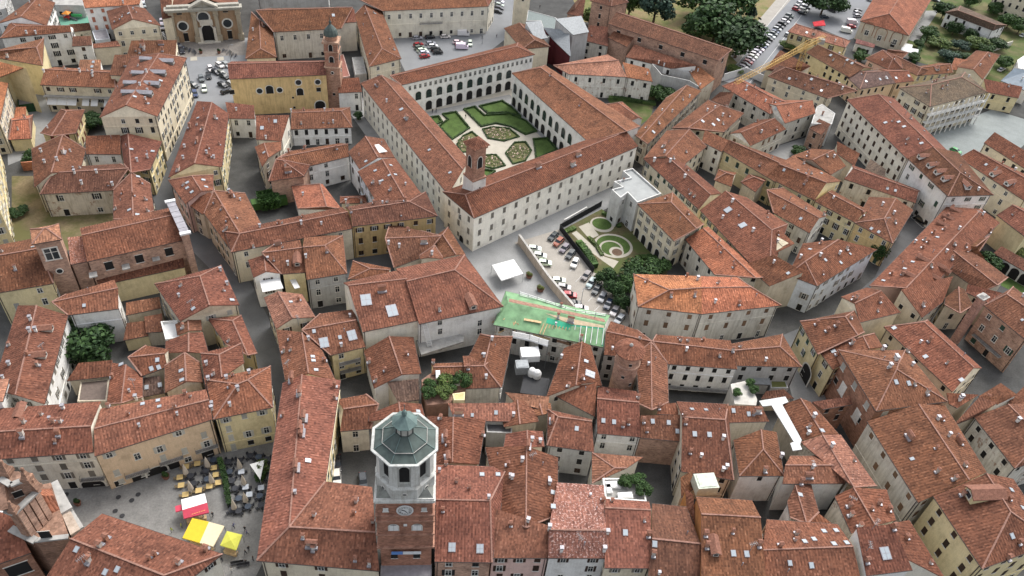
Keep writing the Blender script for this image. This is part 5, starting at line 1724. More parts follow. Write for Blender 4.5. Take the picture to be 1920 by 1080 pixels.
def cr(m):
    for i in range(32):
        t0, t1 = 2*math.pi*i/32, 2*math.pi*(i+1)/32
        m.poly([(r*math.cos(t), yf - .2, 27.9 + r*math.sin(t)) for r, t in ((1.27, t0), (1.27, t1), (1.42, t1), (1.42, t0))])
        m.poly([(1.42*math.cos(t0), yf, 27.9+1.42*math.sin(t0)), (1.42*math.cos(t1), yf, 27.9+1.42*math.sin(t1)), (1.42*math.cos(t1), yf-.2, 27.9+1.42*math.sin(t1)), (1.42*math.cos(t0), yf-.2, 27.9+1.42*math.sin(t0))])
part(ct, 'clock_rim', ['white'], cr)
for x in (-3.2, 3.2):
    lwin(ct, (x, yf + .10, 27.9), 0, 'c', .9, 1.0, (.62, .62, .60))
for x in (-2.0, 2.0):
    lwin(ct, (x, yf - .02, 22.6), 0, 'A', 1.6, 2.0)
    part(ct, 'shutter', ['white'], lambda m, x=x: (m.box((x - .39, yf - .08, 22.45), (.74, .1, 1.6)), m.box((x + .39, yf - .08, 22.45), (.74, .1, 1.6))))
part(ct, 'oculus', ['white'], lambda m: m.box((0, yf - .05, 23.3), (.6, .1, .6)))
part(ct, 'banner', ['paint'], lambda m: m.box((-1.55, yf - .35, 14.6), (2.0, .06, .95)), (.10, .22, .50, 0))
part(ct, 'banner', ['paint'], lambda m: m.box((1.1, yf - .35, 14.6), (3.2, .06, .9)), (.62, .63, .64, 0))
for x in (-2.1, 1.9):
    lwin(ct, (x, yf + .2, 12.6), 0, 'd', 1.2, 1.5)
part(ct, 'portico', ['zinc', 'wall'], lambda m: (m.box((0, yf - 1.6, 4.4), (tw - 1.2, 4.0, 8.8), 1), m.box((0, yf - 1.7, 9.0), (tw - .8, 4.4, .35), 0)), (.50, .45, .38, .5))

def stack_tower(label, base, levels, rz, cap=None, name='bell_tower', cat='tower'):
    h = thing(label, name, cat, (base.x, base.y, 0), rz)
    for nm, m_, z0, z1, w, col in levels:
        part(h, nm, [m_], lambda m: m.box((0, 0, (z0 + z1) / 2), (w, w, z1 - z0)), col)
    return h
# brick campanile of the yellow church
g = P((628, 203)) + Vector((0, 2.4, 0))
zt = hz(g, (612, 57))
k = zt / 34
rz1 = R(4)
cp = stack_tower('slim brick campanile with green onion cap beside the yellow church', g,
   [('shaft', 'brick', 0, zt*.55, 5.0, (.36,.22,.16,0)), ('belfry', 'brick', zt*.55, zt*.86, 4.5, (.33,.185,.135,0)),
    ('cornice', 'brick', zt*.55, zt*.565, 5.5, (.40,.27,.20,0)), ('cornice', 'brick', zt*.86, zt*.885, 5.6, (.40,.27,.20,0)), ('cornice', 'brick', zt*.75, zt*.762, 5.0, (.40,.27,.20,0))], rz1)
part(cp, 'drum', ['brick'], lambda m: m.ring((0, 0, zt*.885), [(2.1, 0), (2.1, zt*.05), (2.5, zt*.05), (2.5, zt*.062)], 8, 0, a8), (.36,.22,.16,0))
part(cp, 'onion_cap', ['copper'], lambda m: m.ring((0, 0, zt*.945), [(2.5, 0), (2.35, .8), (1.9, 1.9), (1.0, 2.9), (.4, 3.5), (.3, 4.0), (.45, 4.3), (.2, 4.7), (.06, 5.0), (.05, 6.6)], 12))
for a in (0, math.pi/2, -math.pi/2, math.pi):
    rr = 2.27
    lwin(cp, (rr*math.sin(a), -rr*math.cos(a), zt*.81), a, 'A', 1.3, 2.4)
    lwin(cp, (rr*math.sin(a), -rr*math.cos(a), zt*.66), a, 'A', 1.5, 2.2)
    lwin(cp, (2.52*math.sin(a), -2.52*math.cos(a), zt*.49), a, 'r', .9, .9)
    lwin(cp, (2.52*math.sin(a), -2.52*math.cos(a), zt*.2), a, 'd', .9, 1.0)
# palace bell turret
g = P((889, 352), 14.0)
zt = hz(g, (884, 268))
pt = thing('small brick bell turret on a white base at the palace roof corner', 'bell_turret', 'tower', (g.x, g.y, 0), R(42))
part(pt, 'base', ['wall'], lambda m: (m.box((0, 0, (11 + zt*.62)/2), (4.6, 4.6, zt*.62 - 11)), m.box((0, 0, 13.2), (5.4, 5.4, 2.6), 0, 0, .86)), (.68, .66, .62, .4))
part(pt, 'belfry', ['brick'], lambda m: (m.box((0, 0, zt*.62 + (zt*.36)/2), (3.9, 3.9, zt*.36)), m.box((0, 0, zt*.635), (4.8, 4.8, .5)), m.box((0, 0, zt*.975), (4.6, 4.6, .5))), (.33, .19, .14, 0))
def pyr(m, w=2.9, z=0, hh=1.9):
    c = [(-w, -w, z), (w, -w, z), (w, w, z), (-w, w, z)]
    for i in range(4):
        q = [Vector(c[i]), Vector(c[(i+1) % 4]), Vector((0, 0, z + hh))]
        m.poly(q, 0, [(0, 0), (2*w, 0), (w, hh + 1)])
    m.poly(c[::-1], 0)
part(pt, 'roof', ['roof'], lambda m: pyr(m, 2.8, zt, 1.7), RC['b'] + (0,))
for a in (0, math.pi/2, -math.pi/2, math.pi):
    lwin(pt, (1.98*math.sin(a), -1.98*math.cos(a), zt*.82), a, 'A', 1.6, 3.6)
lwin(pt, (.2, -2.33, zt*.53), 0, 'd', .4, .7)
# square tower of the brick church on the left
T(0, 270)
G('square brick church tower with pyramid roof and a dark grid window', (330,634),(348,632),(240,752),(462,715),21,'palebrick','hh',[(225,638),(442,598)],rc='pinkish',st='n',name='bell_tower',cat='tower')
def wall_px(h, p, kind, w, hh, sh='b', idx=None):
    """window where a picture point falls on one of this thing's walls"""
    d = ray(*px(p))
    best = None
    for a, b_, zl, zh, sp in h.walls:
        u = b_ - a
        L = u.length
        if L < .1:
            continue
        u = u / L
        nn = Vector((u.y, -u.x))
        den = nn.dot(Vector((d.x, d.y)))
        if den >= -1e-6:
            continue
        t = nn.dot(a - Vector((CAMP.x, CAMP.y))) / den
        q = CAMP + d * t
        s = (Vector((q.x, q.y)) - a).dot(u)
        if -.3 <= s <= L + .3 and -1 < q.z < zh + 1 and (best is None or t < best[0]):
            best = (t, q, nn)
    if best:
        return window(h, best[1], best[2], kind, w, hh, sh, True)
STW = HOUSES[-1]
wall_px(STW, (388,822), 'p', 3.0, 3.4); wall_px(STW, (447,952), 'r', 1.3, 1.3)
for p in ((818,912),(1046,860),(1268,808)):
    wall_px(CHURCH, p, 'd', 1.9, 2.4)
# buttresses and the lead-covered facade screen of the brick church
def pxbox(h, name, mats, p, z0, z1, w, d, rz, color=None):
    c = P(px(p), z0)
    mb = MB()
    mb.box((c.x, c.y, (z0 + z1) / 2), (w, d, z1 - z0), 0, rz)
    return mb.build(name, mats, h.e, color)
ra_ = math.atan2(CHURCH.dir.y, CHURCH.dir.x)
for p in ((700,985),(945,925),(1170,860)):
    pxbox(CHURCH, 'buttress', 'brick', p, 9.0, 10.2, 1.5, 1.7, ra_, WC['palebrick'])
    pxbox(CHURCH, 'buttress_cap', 'concrete', p, 10.2, 10.5, 1.8, 2.0, ra_)
mb = MB()
a, b_ = P(px((1282,450)), 17), P(px((1395,690)), 17)
mb.box(((a.x+b_.x)/2, (a.y+b_.y)/2, 8.8), ((b_-a).length, 1.6, 17.6), 0, math.atan2(b_.y-a.y, b_.x-a.x))
fs = mb.build('facade_screen', 'brick', CHURCH.e, WC['palebrick'])
mb = MB()
n_ = 6
for i in range(n_):
    p, q = a.lerp(b_, i/n_), a.lerp(b_, (i+.94)/n_)
    mb.bar(p + Vector((0,0,.7)), q + Vector((0,0,.7)), 2.1, 0, .25)
mb.build('coping', 'zinc', CHURCH.e)
mb = MB()
for e in (a, b_):
    mb.box((e.x, e.y, 17.9), (2.6, 1.0, .5), 0, ra_)
mb.build('coping_end', 'white', CHURCH.e)
# cream campanile at the top
g = P((975, 40), 3)
cc = stack_tower('cream campanile with cornices cut by the top edge beside the modern theatre', g,
  [('shaft', 'wall', 0, 24, 6.0, WC['cream']), ('cornice', 'wall', 17, 17.6, 7.0, WC['cream']), ('cornice', 'wall', 23.6, 24.4, 7.4, WC['cream']), ('belfry', 'wall', 24.4, 32, 4.8, WC['cream'])], R(10))
for a in (0, math.pi/2):
    lwin(cc, (3.03*math.sin(a), -3.03*math.cos(a), 14), a, 'd', .9, 1.8)
    lwin(cc, (2.43*math.sin(a), -2.43*math.cos(a), 28), a, 'A', 1.4, 3)
# round brick stair tower
g = P((1172, 705), 0)
g = P((1182, 655), 17.5)
rt_ = thing('round brick tower with conical tiled cap among the roofs', 'round_tower', 'tower', (g.x, g.y, 0))
part(rt_, 'shaft', ['brick'], lambda m: m.ring((0, 0, 0), [(2.85, 0), (2.75, 13.2), (3.0, 13.4), (3.0, 13.7), (2.75, 13.9), (2.75, 17.0), (3.1, 17.2), (3.1, 17.6)], 28), (.36, .23, .175, 0))
def cone(m):
    n = 28
    for i in range(n):
        t0, t1 = 2*math.pi*i/n, 2*math.pi*(i+1)/n
        m.poly([Vector((3.5*math.cos(t0), 3.5*math.sin(t0), 17.5)), Vector((3.5*math.cos(t1), 3.5*math.sin(t1), 17.5)), Vector((0, 0, 19.0))], 0, [(i*.73, 3.4), (i*.73+.73, 3.4), (i*.73+.36, 0)])
    m.poly([(3.5*math.cos(-2*math.pi*i/n), 3.25*math.sin(-2*math.pi*i/n), 17.1) for i in range(n)], 1)
part(rt_, 'roof', ['roof', 'terracotta'], cone, RC['c'] + (0,))
part(rt_, 'finial', ['concrete'], lambda m: m.ring((0, 0, 18.8), [(.45, 0), (.4, .3), (.15, .6)], 10))
for a, z in ((.1, 15.2), (-.25, 11), (.5, 8.5), (.0, 6)):
    lwin(rt_, (2.88*math.sin(a), -2.88*math.cos(a), z), a, 'd', .7, .8)
# tall brick chimney pier by the right edge
T(1440, 540)
g = P(px((1400, 395)), 1)
zt = hz(g, px((1625, 75)))
cs = thing('tall slender brick chimney stack rising beside the brick house with green shutters', 'chimney_stack', 'chimney', (g.x, g.y, 0), R(35))
part(cs, 'stack', ['brick'], lambda m: m.box((0, 0, zt/2), (2.3, 1.7, zt)), (.34, .20, .16, 0))
part(cs, 'cap', ['stone'], lambda m: (m.box((0, 0, zt + .15), (2.8, 2.1, .3)), m.box((0, 0, zt + .6), (2.4, 1.6, .6), 0, 0, .5)))
# ---- brown church with round windows, top left
g1, g2 = P((327.5, 80.5)), P((457, 73))
fz = hz(g1, (316, 15))
fdv = (g2 - g1)
fl_ = fdv.length
frz = math.atan2(fdv.y, fdv.x)
bc = thing('brown brick church with tall columned front, rose window and arched portal', 'church', 'church', (g1.x, g1.y, 0), frz)
BRN = (.36, .245, .155, .8)
part(bc, 'front', ['wall'], lambda m: m.box((fl_/2, 1.0, fz*.5), (fl_, 2.0, fz)), BRN)
part(bc, 'nave', ['wall'], lambda m: m.box((fl_/2, 22, fz*.42), (fl_ - 3, 40, fz*.84)), BRN)
def nroof(m):
    z, e = fz*.84, fz*.84 + 5
    for x0 in (0, fl_):
        q = [Vector((x0, 2, z)), Vector((x0, 44, z)), Vector((fl_/2, 44, e)), Vector((fl_/2, 2, e))]
        m.poly(q if x0 else q[::-1], 0, [(0, 10), (42, 10), (42, 0), (0, 0)] if x0 else [(0, 0), (42, 0), (42, 10), (0, 10)])
part(bc, 'roof', ['roof'], nroof, RC['a'] + (0,))
STN = (.40, .35, .27, .8)
for u in (.03, .345, .655, .97):
    def pil(m):
        x = fl_ * u
        m.box((x, -.45, fz*.09), (2.3, 1.5, fz*.18)); m.box((x, -.3, fz*.46), (1.5, 1.0, fz*.60)); m.box((x, -.35, fz*.765), (2.1, 1.3, fz*.035))
        m.box((x, -.35, fz*.85), (1.9, 1.2, fz*.13))
    part(bc, 'pilaster', ['wall'], pil, STN)
def cornb(m):
    m.box((fl_/2, -.3, fz*.94), (fl_ + 1.6, 3.0, fz*.05)); m.box((fl_/2, -.5, fz*.985), (fl_ + 2.4, 3.6, fz*.035)); m.box((fl_/2, .98, fz*.885), (fl_, 2.2, fz*.015))
    m.box((fl_/2, .3, fz*1.03), (fl_ + .4, 1.8, fz*.05))
part(bc, 'cornice', ['wall'], cornb, (.36, .345, .30, .8))
def ped(m):
    x0, x1 = fl_*.33, fl_*.67
    zb, za = fz*1.0, fz*1.18
    y0, y1 = -1.0, 1.6
    xm = fl_/2
    m.poly([(x0, y0, zb), (x1, y0, zb), (xm, y0, za)])
    m.bar((x0 - .8, y0 + .3, zb + .2), (xm, y0 + .3, za + .4), 2.6, 0, .7); m.bar((x1 + .8, y0 + .3, zb + .2), (xm, y0 + .3, za + .4), 2.6, 0, .7)
    m.bar((x0 - .8, y0 + .1, zb), (x1 + .8, y0 + .1, zb), 2.4, 0, .6)
part(bc, 'pediment', ['wall'], ped, (.38, .36, .31, .7))
for u, v, w in ((.165, .475, 3.3), (.80, .49, 3.2), (.475, .70, 4.0)):
    lwin(bc, (fl_*u, -.03, fz*v), 0, 'r', w, w)
for u in (.18, .81):
    lwin(bc, (fl_*u, -.03, 2.1), 0, 'd', 1.7, 3.4)
for u in (.15, .8):
    lwin(bc, (fl_*u, -.03, fz*.83), 0, 'd', 1.9, .6)
lwin(bc, (fl_*.5, -.05, 3.2), 0, 'A', 4.2, 7.0)
part(bc, 'portal', ['wall'], lambda m: (m.box((fl_*.5 - 2.7, -.7, 2.9), (.9, 1.2, 5.8)), m.box((fl_*.5 + 2.7, -.7, 2.9), (.9, 1.2, 5.8)), m.box((fl_*.5, -.8, .15), (8.5, 3.2, .3)), m.box((fl_*.5, -.25, fz*.55), (4.8, .5, fz*.16))), (.62, .58, .5, .5))
# ---- ruined baroque church front, bottom left corner
def pl(p, z):
    q = P(p, z)
    return (q.x, q.y)
c0 = P((80, 985), 8)
bq = thing('crumbling brick baroque church front with white stone copings at the bottom left corner', 'church', 'church', (c0.x, c0.y, 0))
BB = (.27, .165, .12, 0)
def wpart(h, name, mats, fn, color=None, parent=None):
    mb = MB(); fn(mb)
    o = mb.build(name, mats, None, color); attach(o, parent or h.e); return o
low = [pl(p, 13) for p in ((22,992),(66,1012),(128,1006),(95,905),(45,915))]
wpart(bq, 'wall', ['brick'], lambda m: m.prism(low, 0, 13), BB)
upp = [pl(p, 21) for p in ((12,957),(25,962),(72,917),(56,903),(8,920))]
wpart(bq, 'attic', ['brick'], lambda m: m.prism(upp, 10, 21), (.30, .19, .14, 0))
top = [pl(p, 25) for p in ((2,900),(20,908),(52,897),(36,884),(10,882))]
wpart(bq, 'gable', ['brick'], lambda m: m.prism(top, 18, 25), (.28, .18, .135, 0))
def slab(pts, z, w=1.3, t=.35):
    def f(m):
        for a, b_ in zip(pts, pts[1:]):
            m.bar(P(a, z), P(b_, z), w, 0, t)
    return f
wpart(bq, 'coping', ['concrete'], slab([(10,956),(26,962),(73,917)], 21.2, 1.1))
wpart(bq, 'coping', ['concrete'], slab([(20,991),(67,1014)], 13.2, 1.3))
wpart(bq, 'coping', ['concrete'], slab([(67,1013),(128,1006)], 13.1, .9))
wpart(bq, 'coping', ['concrete'], slab([(0,897),(20,909),(53,897)], 25.2, 1.0))
for p, z, s in (((14,887), 25.2, 1.0), ((52,899), 25.2, .9), ((27,958), 21.3, .8), ((70,916), 21.3, .8)):
    g = P(p, z)
    wpart(bq, 'pinnacle', ['brick'], lambda m: (m.box((g.x, g.y, z + .5*s), (1.7*s, 1.7*s, 1.0*s)), m.box((g.x, g.y, z + 1.9*s), (1.3*s, 1.3*s, 1.8*s), 0, 0, .35), m.ring((g.x, g.y, z + 2.8*s), [(.1, 0), (.38*s, .3*s), (.3*s, .7*s), (.05, .9*s)], 10)), BB)
for a, b_, z in (((2,898),(10,956),22.5),((52,897),(72,918),21.8)):
    # sloping buttress scrolls from the gable down to the attic
    wpart(bq, 'scroll', ['brick'], lambda m: m.bar(P(a, z + 2.2), P(b_, z - .6), 1.2, 0, 1.5), BB)
for t in (.15, .38, .62, .85):
    e0, e1 = Vector(upp[1]), Vector(upp[2])
    q = e0.lerp(e1, t)
    wpart(bq, 'pilaster', ['brick'], lambda m: m.box((q.x, q.y, 17.0), (1.0, 1.0, 7.6), 0, math.atan2((e1-e0).y, (e1-e0).x)), (.44,.29,.22,0))
frt = [pl(p, 12) for p in ((92,907),(104,905),(150,992),(132,1003))]
wpart(bq, 'front_wall', ['wall'], lambda m: m.prism(frt, 0, 12), (.46, .38, .31, .9))
wpart(bq, 'coping', ['concrete'], slab([(98,906),(120,948),(126,958)], 12.3, 2.0, .5))
wpart(bq, 'coping', ['concrete'], slab([(127,960),(148,994)], 11.4, 1.8, .4))
ar1, ar2, br1, br2, cr1, cr2 = P((74,920),15.0), P((92,968),15.0), P((100,916),12.8), P((118,962),12.8), P((66,925),13.2), P((80,972),13.2)
am = [P((84,932),15.6), P((102,925),13.2)]
def prf(m):
    q = [P((74,928),14.6), P((101,930),14.4), P((113,957),12.9), P((88,968),13.0)]
    m.poly(q[::-1] if (q[1]-q[0]).cross(q[2]-q[0]).z < 0 else q, 0, roof_uv(q))
    q = [P((70,917),13.1), P((97,916),13.0), P((101,930),14.4), P((74,928),14.6)]
    m.poly(q[::-1] if (q[1]-q[0]).cross(q[2]-q[0]).z < 0 else q, 0, roof_uv(q))
    q = [P((113,957),12.9), P((88,968),13.0)]
wpart(bq, 'roof', ['roof'], prf, RC['bright'] + (.2,))
def cols(m):
    for p in ((124,982),(131,985),(138,990)):
        c = P(p, 6)
        m.ring((c.x, c.y, 2), [(.75, 0), (.7, 1), (.55, 8.5), (.8, 9)], 14)
wpart(bq, 'column', ['wall'], cols, (.58, .47, .38, .4))
for p, z, kd, w, hh in (((85,1003), 8.5, 'd', 1.9, 2.3), ((54,953), 17.5, 'A', 2.6, 3.6), ((64,967), 15.6, 'd', 2.0, 1.2), ((34,926), 22.6, 'd', 1.5, 1.6), ((70,975), 14.2, 'r', 1.4, .9)):
    a, b_ = (Vector(low[0]), Vector(low[1])) if z < 10 else (Vector(upp[1]), Vector(upp[2])) if z < 20 else (Vector(top[1]), Vector(top[2]))
    if z < 10:
        a, b_ = Vector(low[1]), Vector(low[2])
    d = (b_ - a).normalized()
    nn = Vector((d.y, -d.x))
    if nn.dot(Vector((CAMP.x, CAMP.y)) - a) < 0:
        nn = -nn
    rr_ = ray(*p)
    t = nn.dot(a - Vector((CAMP.x, CAMP.y))) / nn.dot(Vector((rr_.x, rr_.y)))
    q = CAMP + rr_ * t
    window(bq, q, nn, kd, w, hh, 'b', True)
T(0, 810)
S('church nave roof with a big square window below it at the bottom left corner', (-160,580),(75,610),(-160,1040),(232,905),11,'brick',rc='a',st='n',name='church_nave',cat='church')
wall_px(HOUSES[-1], (140,1030), 'd', 3.6, 3.4)
wpart(bq, 'apse', ['white'], lambda m: m.ring((P((3,975),12).x, P((3,975),12).y, 11), [(2.2, 0), (2.2, 2.0), (1.6, 2.6), (.2, 3.0)], 18))
# ---- windows and doors that the picture shows in particular places
T(480, 0)
for x, y, w, kd in ((27,682,1.9,'r'),(178,675,1.8,'r'),(102,672,2.4,'A'),(318,618,1.9,'r'),(463,615,1.8,'r'),(330,688,2.2,'A'),(470,672,1.5,'d'),(278,732,.7,'d'),(288,806,.8,'d'),(-180,690,1.6,'d')):
    wall_px(YCH, (x, y), kd, w, w * (1.25 if kd == 'A' else 1))
wall_px(YCH, (482,800), 'A', 3.4, 4.6)
T(0, 810)
for p, w, hh in (((705,405),4.4,4.2),):
    wall_px(CREAMP, p, 'A', w, hh)
wall_px(PEACH, (1180,300), 'A', 4.0, 3.6); wall_px(PEACH, (1560,165), 'd', 2.4, 2.2); wall_px(PEACH, (1300,255), 'd', 2.6, 2.2); wall_px(PEACH, (890,385), 'd', 1.4, 1.8)
wall_px(PEACH, (1050,345), 'd', 2.8, 2.0)
T(1440, 0)
for p in ((755,215),(850,255),(965,285)):
    wall_px(RCH, p, 'B', 4.2, 5.2, (.30,.17,.11))
    wall_px(RCH, (p[0]-15, p[1]+30), 'p', 1.7, 2.2)
wall_px(RCH, (875,185), 'a', 2.8, 2.0, 'n'); wall_px(RCH, (935,335), 'd', 1.8, 2.2)
T(1440, 540)
for p in ((560,755),(665,955)):
    o = wall_px(BPAL, p, 'c', 2.2, 3.4, (.60,.58,.54))
wall_px(YARCH, (285,640), 'A', 4.2, 5.0); wall_px(YARCH, (365,760), 'A', 3.6, 4.6)
T(480, 270)
wall_px(PAL, (1540,720), 'D', 1.9, 3.2); wall_px(PAL, (1530,545), 'p', 1.2, 1.8)
# palace church front: cornice of the small pedimented facade
def wallpoint(h, p):
    d = ray(*px(p))
    best = None
    for a, b_, zl, zh, sp in h.walls:
        u = (b_ - a)
        L = u.length
        if L < .1: continue
        u = u / L
        nn = Vector((u.y, -u.x))
        den = nn.dot(Vector((d.x, d.y)))
        if den >= -1e-6: continue
        t = nn.dot(a - Vector((CAMP.x, CAMP.y))) / den
        q = CAMP + d * t
        s = (Vector((q.x, q.y)) - a).dot(u)
        if -.5 <= s <= L + .5 and -1 < q.z < zh + 1.5 and (best is None or t < best[0]):
            best = (t, q, nn, u)
    return best
def balcony(h, p, w=3.0, d=1.0, name='balcony', solidrail=False, col='concrete'):
    r = wallpoint(h, p)
    if not r:
        return
    _, q, nn, u = r
    c = q + Vector((nn.x, nn.y, 0)) * d / 2
    rz = math.atan2(u.y, u.x)
    mb = MB()
    mb.box((c.x, c.y, c.z), (w, d, .18), 0, rz)
    o = mb.build(name, col, h.e)
    mb = MB()
    e = q + Vector((nn.x, nn.y, 0)) * (d - .05)
    U = Vector((u.x, u.y, 0)); N_ = Vector((nn.x, nn.y, 0))
    for zz in (.35, .65, .95):
        mb.bar(e - U * w/2 + Vector((0,0,zz)), e + U * w/2 + Vector((0,0,zz)), .05)
    k = max(3, int(w / .3))
    for i in range(k + 1):
        b0 = e + U * (w * (i / k - .5)) + Vector((0,0,.1))
        mb.bar(b0, b0 + Vector((0,0,.9)), .035)
    for s in (-1, 1):
        mb.bar(e + U * s * w/2 + Vector((0,0,.95)), q + U * s * w/2 + Vector((0,0,.95)), .05)
    attach_to(mb.build('railing', 'iron'), o)
T(0, 810)
for p in ((1030,300),(1285,205),(1550,115)):
    balcony(PEACH, p, 4.6, 1.0)
balcony(CREAMP, (700,340), 4.5, 1.0)
for h in HOUSES:
    l = h.e['label']
    if 'three tiers of white balconies' in l:
        # three long gallery balconies with pale railings along the front wall
        for a, b_, zl, zh, sp in h.walls:
            d = b_ - a; L = d.length
            if L < 25: continue
            d = d / L; nn = Vector((d.y, -d.x))
            if nn.dot(Vector((CAMP.x, CAMP.y)) - a) < 0: continue
            for z in (3.2, 6.4, 9.6):
                mb = MB()
                A_, B_ = a + nn * .9, b_ + nn * .9
                mb.bar((A_.x, A_.y, z), (B_.x, B_.y, z), 1.8, 0, .2)
                o = mb.build('gallery', 'wall', h.e, WC['white'])
                mb = MB()
                A_, B_ = a + nn * 1.75, b_ + nn * 1.75
                n_ = int(L / .9)
                for zz in (.35, .7, 1.05):
                    mb.bar((A_.x, A_.y, z + zz), (B_.x, B_.y, z + zz), .1)
                for i in range(n_ + 1):
                    q = A_.lerp(B_, i / n_)
                    mb.bar((q.x, q.y, z), (q.x, q.y, z + 1.1), .16)
                attach_to(mb.build('railing', 'white'), o)
            mb = MB()
            n_ = 11
            for i in range(n_ + 1):
                q = (a + nn * 1.7).lerp(b_ + nn * 1.7, i / n_)
                mb.bar((q.x, q.y, 0), (q.x, q.y, zl), .32)
            mb.build('post', 'wall', h.e, WC['white'])
    if 'white awnings' in l:
        for a, b_, zl, zh, sp in h.walls:
            d = b_ - a; L = d.length
            if L < 18: continue
            d = d / L; nn = Vector((d.y, -d.x))
            if nn.dot(Vector((CAMP.x, CAMP.y)) - a) < 0: continue
            for i, u in enumerate((.1, .235, .37, .56, .68, .86)):
                mb = MB()
                c = a + d * L * u
                w = 1.5 if i < 3 else 1.1
                p = [c - d * w, c + d * w, c + d * w + nn * 2.2, c - d * w + nn * 2.2]
                q = [(p[0].x, p[0].y, 5.6), (p[1].x, p[1].y, 5.6), (p[2].x, p[2].y, 3.9), (p[3].x, p[3].y, 3.9)]
                mb.poly(q); mb.poly([(x, y, z - .05) for x, y, z in q[::-1]])
                mb.bar(q[3], q[2], .12)
                mb.build('awning', 'white', h.e)
            mb = MB()
            A_, B_ = a + nn * .7, b_ + nn * .7
            mb.bar((A_.x, A_.y, 6.2), (B_.x, B_.y, 6.2), 1.4, 0, .2)
            mb.build('balcony', 'concrete', h.e)
    if 'grey balconies' in l:
        T(480, 540)
        for p in ((700,545),(705,605)):
            balcony(h, p, 5.0, 1.1)
    if 'green shutters and a long balcony' in l:
        T(1440, 540)
        balcony(h, (1650,430), 9.0, 1.2)
    if 'balconies and laundry' in l:
        T(960, 540)
        balcony(h, (1390,745), 16, 1.3)
    if 'big white institutional block' in l:
        T(480, 0)
        balcony(h, (1310,172), 9.5, 1.2)
# coloured panel on the little white house, sign frame on the peach house

for a, b_, zl, zh, sp in REDB.walls:
    d = b_ - a; L = d.length
    if L < 25: continue
    d = d / L; nn = Vector((d.y, -d.x))
    if nn.dot(Vector((CAMP.x, CAMP.y)) - a) < 0: continue
    for z in (3.4, 6.8, 10.2, 13.4):
        mb = MB()
        A_, B_ = a + nn * .8, b_ + nn * .8
        mb.bar((A_.x, A_.y, z + .4), (B_.x, B_.y, z + .4), 1.6, 0, 1.0)
        mb.build('balcony', 'paint', REDB.e, (.22, .04, .04))
# ================================================================== walls, fences, scaffolds, crane
def run_wall(label, pts, hh, t, mats, color=None, name='wall', cat='wall', cap=None):
    q = [P(p) for p in pts]
    h = thing(label, name, cat, q[0])
    mb = MB()
    for a, b in zip(q, q[1:]):
        mb.bar(a + Vector((0, 0, hh / 2)), b + Vector((0, 0, hh / 2)), t, 0, hh)
    o = mb.build('panel' if name == 'fence' else 'masonry', mats, None, color)
    attach(o, h.e)
    if cap:
        mb = MB()
        for a, b in zip(q, q[1:]):
            mb.bar(a + Vector((0, 0, hh + .08)), b + Vector((0, 0, hh + .08)), t + .2, 0, .16)
        o = mb.build('coping', cap); attach(o, h.e)
    if name == 'fence':
        for a, b in zip(q, q[1:]):
            n = max(1, int((b - a).length / 3))
            for i in range(n + 1):
                mb = MB()
                p = a.lerp(b, i / n)
                mb.bar(p, p + Vector((0, 0, hh + .15)), .14)
                o = mb.build('post', mats); attach(o, h.e)
    return h
run_wall('black screen fence enclosing the formal garden beside the parking lot', [(1127,387),(1049,431),(1112,512)], 2.1, .1, flat('black_screen', (.02,.021,.023), .8), name='fence', cat='fence')
run_wall('pinkish plastered wall between the parking lot and the stone forecourt', [(972,455),(1012,512),(1027,533),(1075,590)], 3.0, .45, 'wall', (.50, .42, .34, .6), cap='stone')
run_wall('low white curb wall between palace and black fence', [(1058,416),(1100,392)], .9, .4, 'wall', WC['white'])
run_wall('crumbling brick garden wall left of the walled garden', [(45,320),(70,318)], 3.0, .5, 'brick', (.36,.16,.10,0))
run_wall('white panelled screen wall at the head of the crane block street', [(1355,152),(1395,140),(1430,155)], 3.2, .2, 'white')
run_wall('long brick side wall of the brown hall gardens', [(1850,100),(1895,85)], 2.2, .4, 'wall', WC['dirty'])
run_wall('curved white passage wall between the lower right roofs', [(1548,970),(1568,938),(1585,925)], 7.5, .4, 'wall', WC['white'])
# white arcade at the right edge
T(1440, 270)
a, b = P(px((1640,905))), P(px((1930,1075)))
h = thing('white arcade with three dark arches below the yellow house at the right edge', 'arcade', 'arcade', a)
mb = MB()
dn_ = (b - a).normalized(); n_ = Vector((-dn_.y, dn_.x, 0))
if n_.y < 0: n_ = -n_
c = (a + b) / 2 + n_ * 1.5
mb.box((c.x, c.y, 2.4), ((b - a).length, 3, 4.8), 0, math.atan2(dn_.y, dn_.x))
o = mb.build('wall', 'wall', None, WC['white']); attach(o, h.e)
mb = MB()
q = [a + Vector((0,0,4.7)) - n_*.4, b + Vector((0,0,4.7)) - n_*.4, b + n_*3.4 + Vector((0,0,5.9)), a + n_*3.4 + Vector((0,0,5.9))]
mb.poly(q, 0, roof_uv(q)); mb.poly([p - Vector((0,0,.2)) for p in q[::-1]], 0, roof_uv(q))
o = mb.build('roof', 'roof', None, RC['d'] + (0,)); attach(o, h.e)
for i in range(4):
    q = a.lerp(b, (i + .5) / 4)
    window(h, (q.x, q.y, 2.0), Vector((-n_.x, -n_.y)), 'A', 2.6, 3.8, 'b', True)
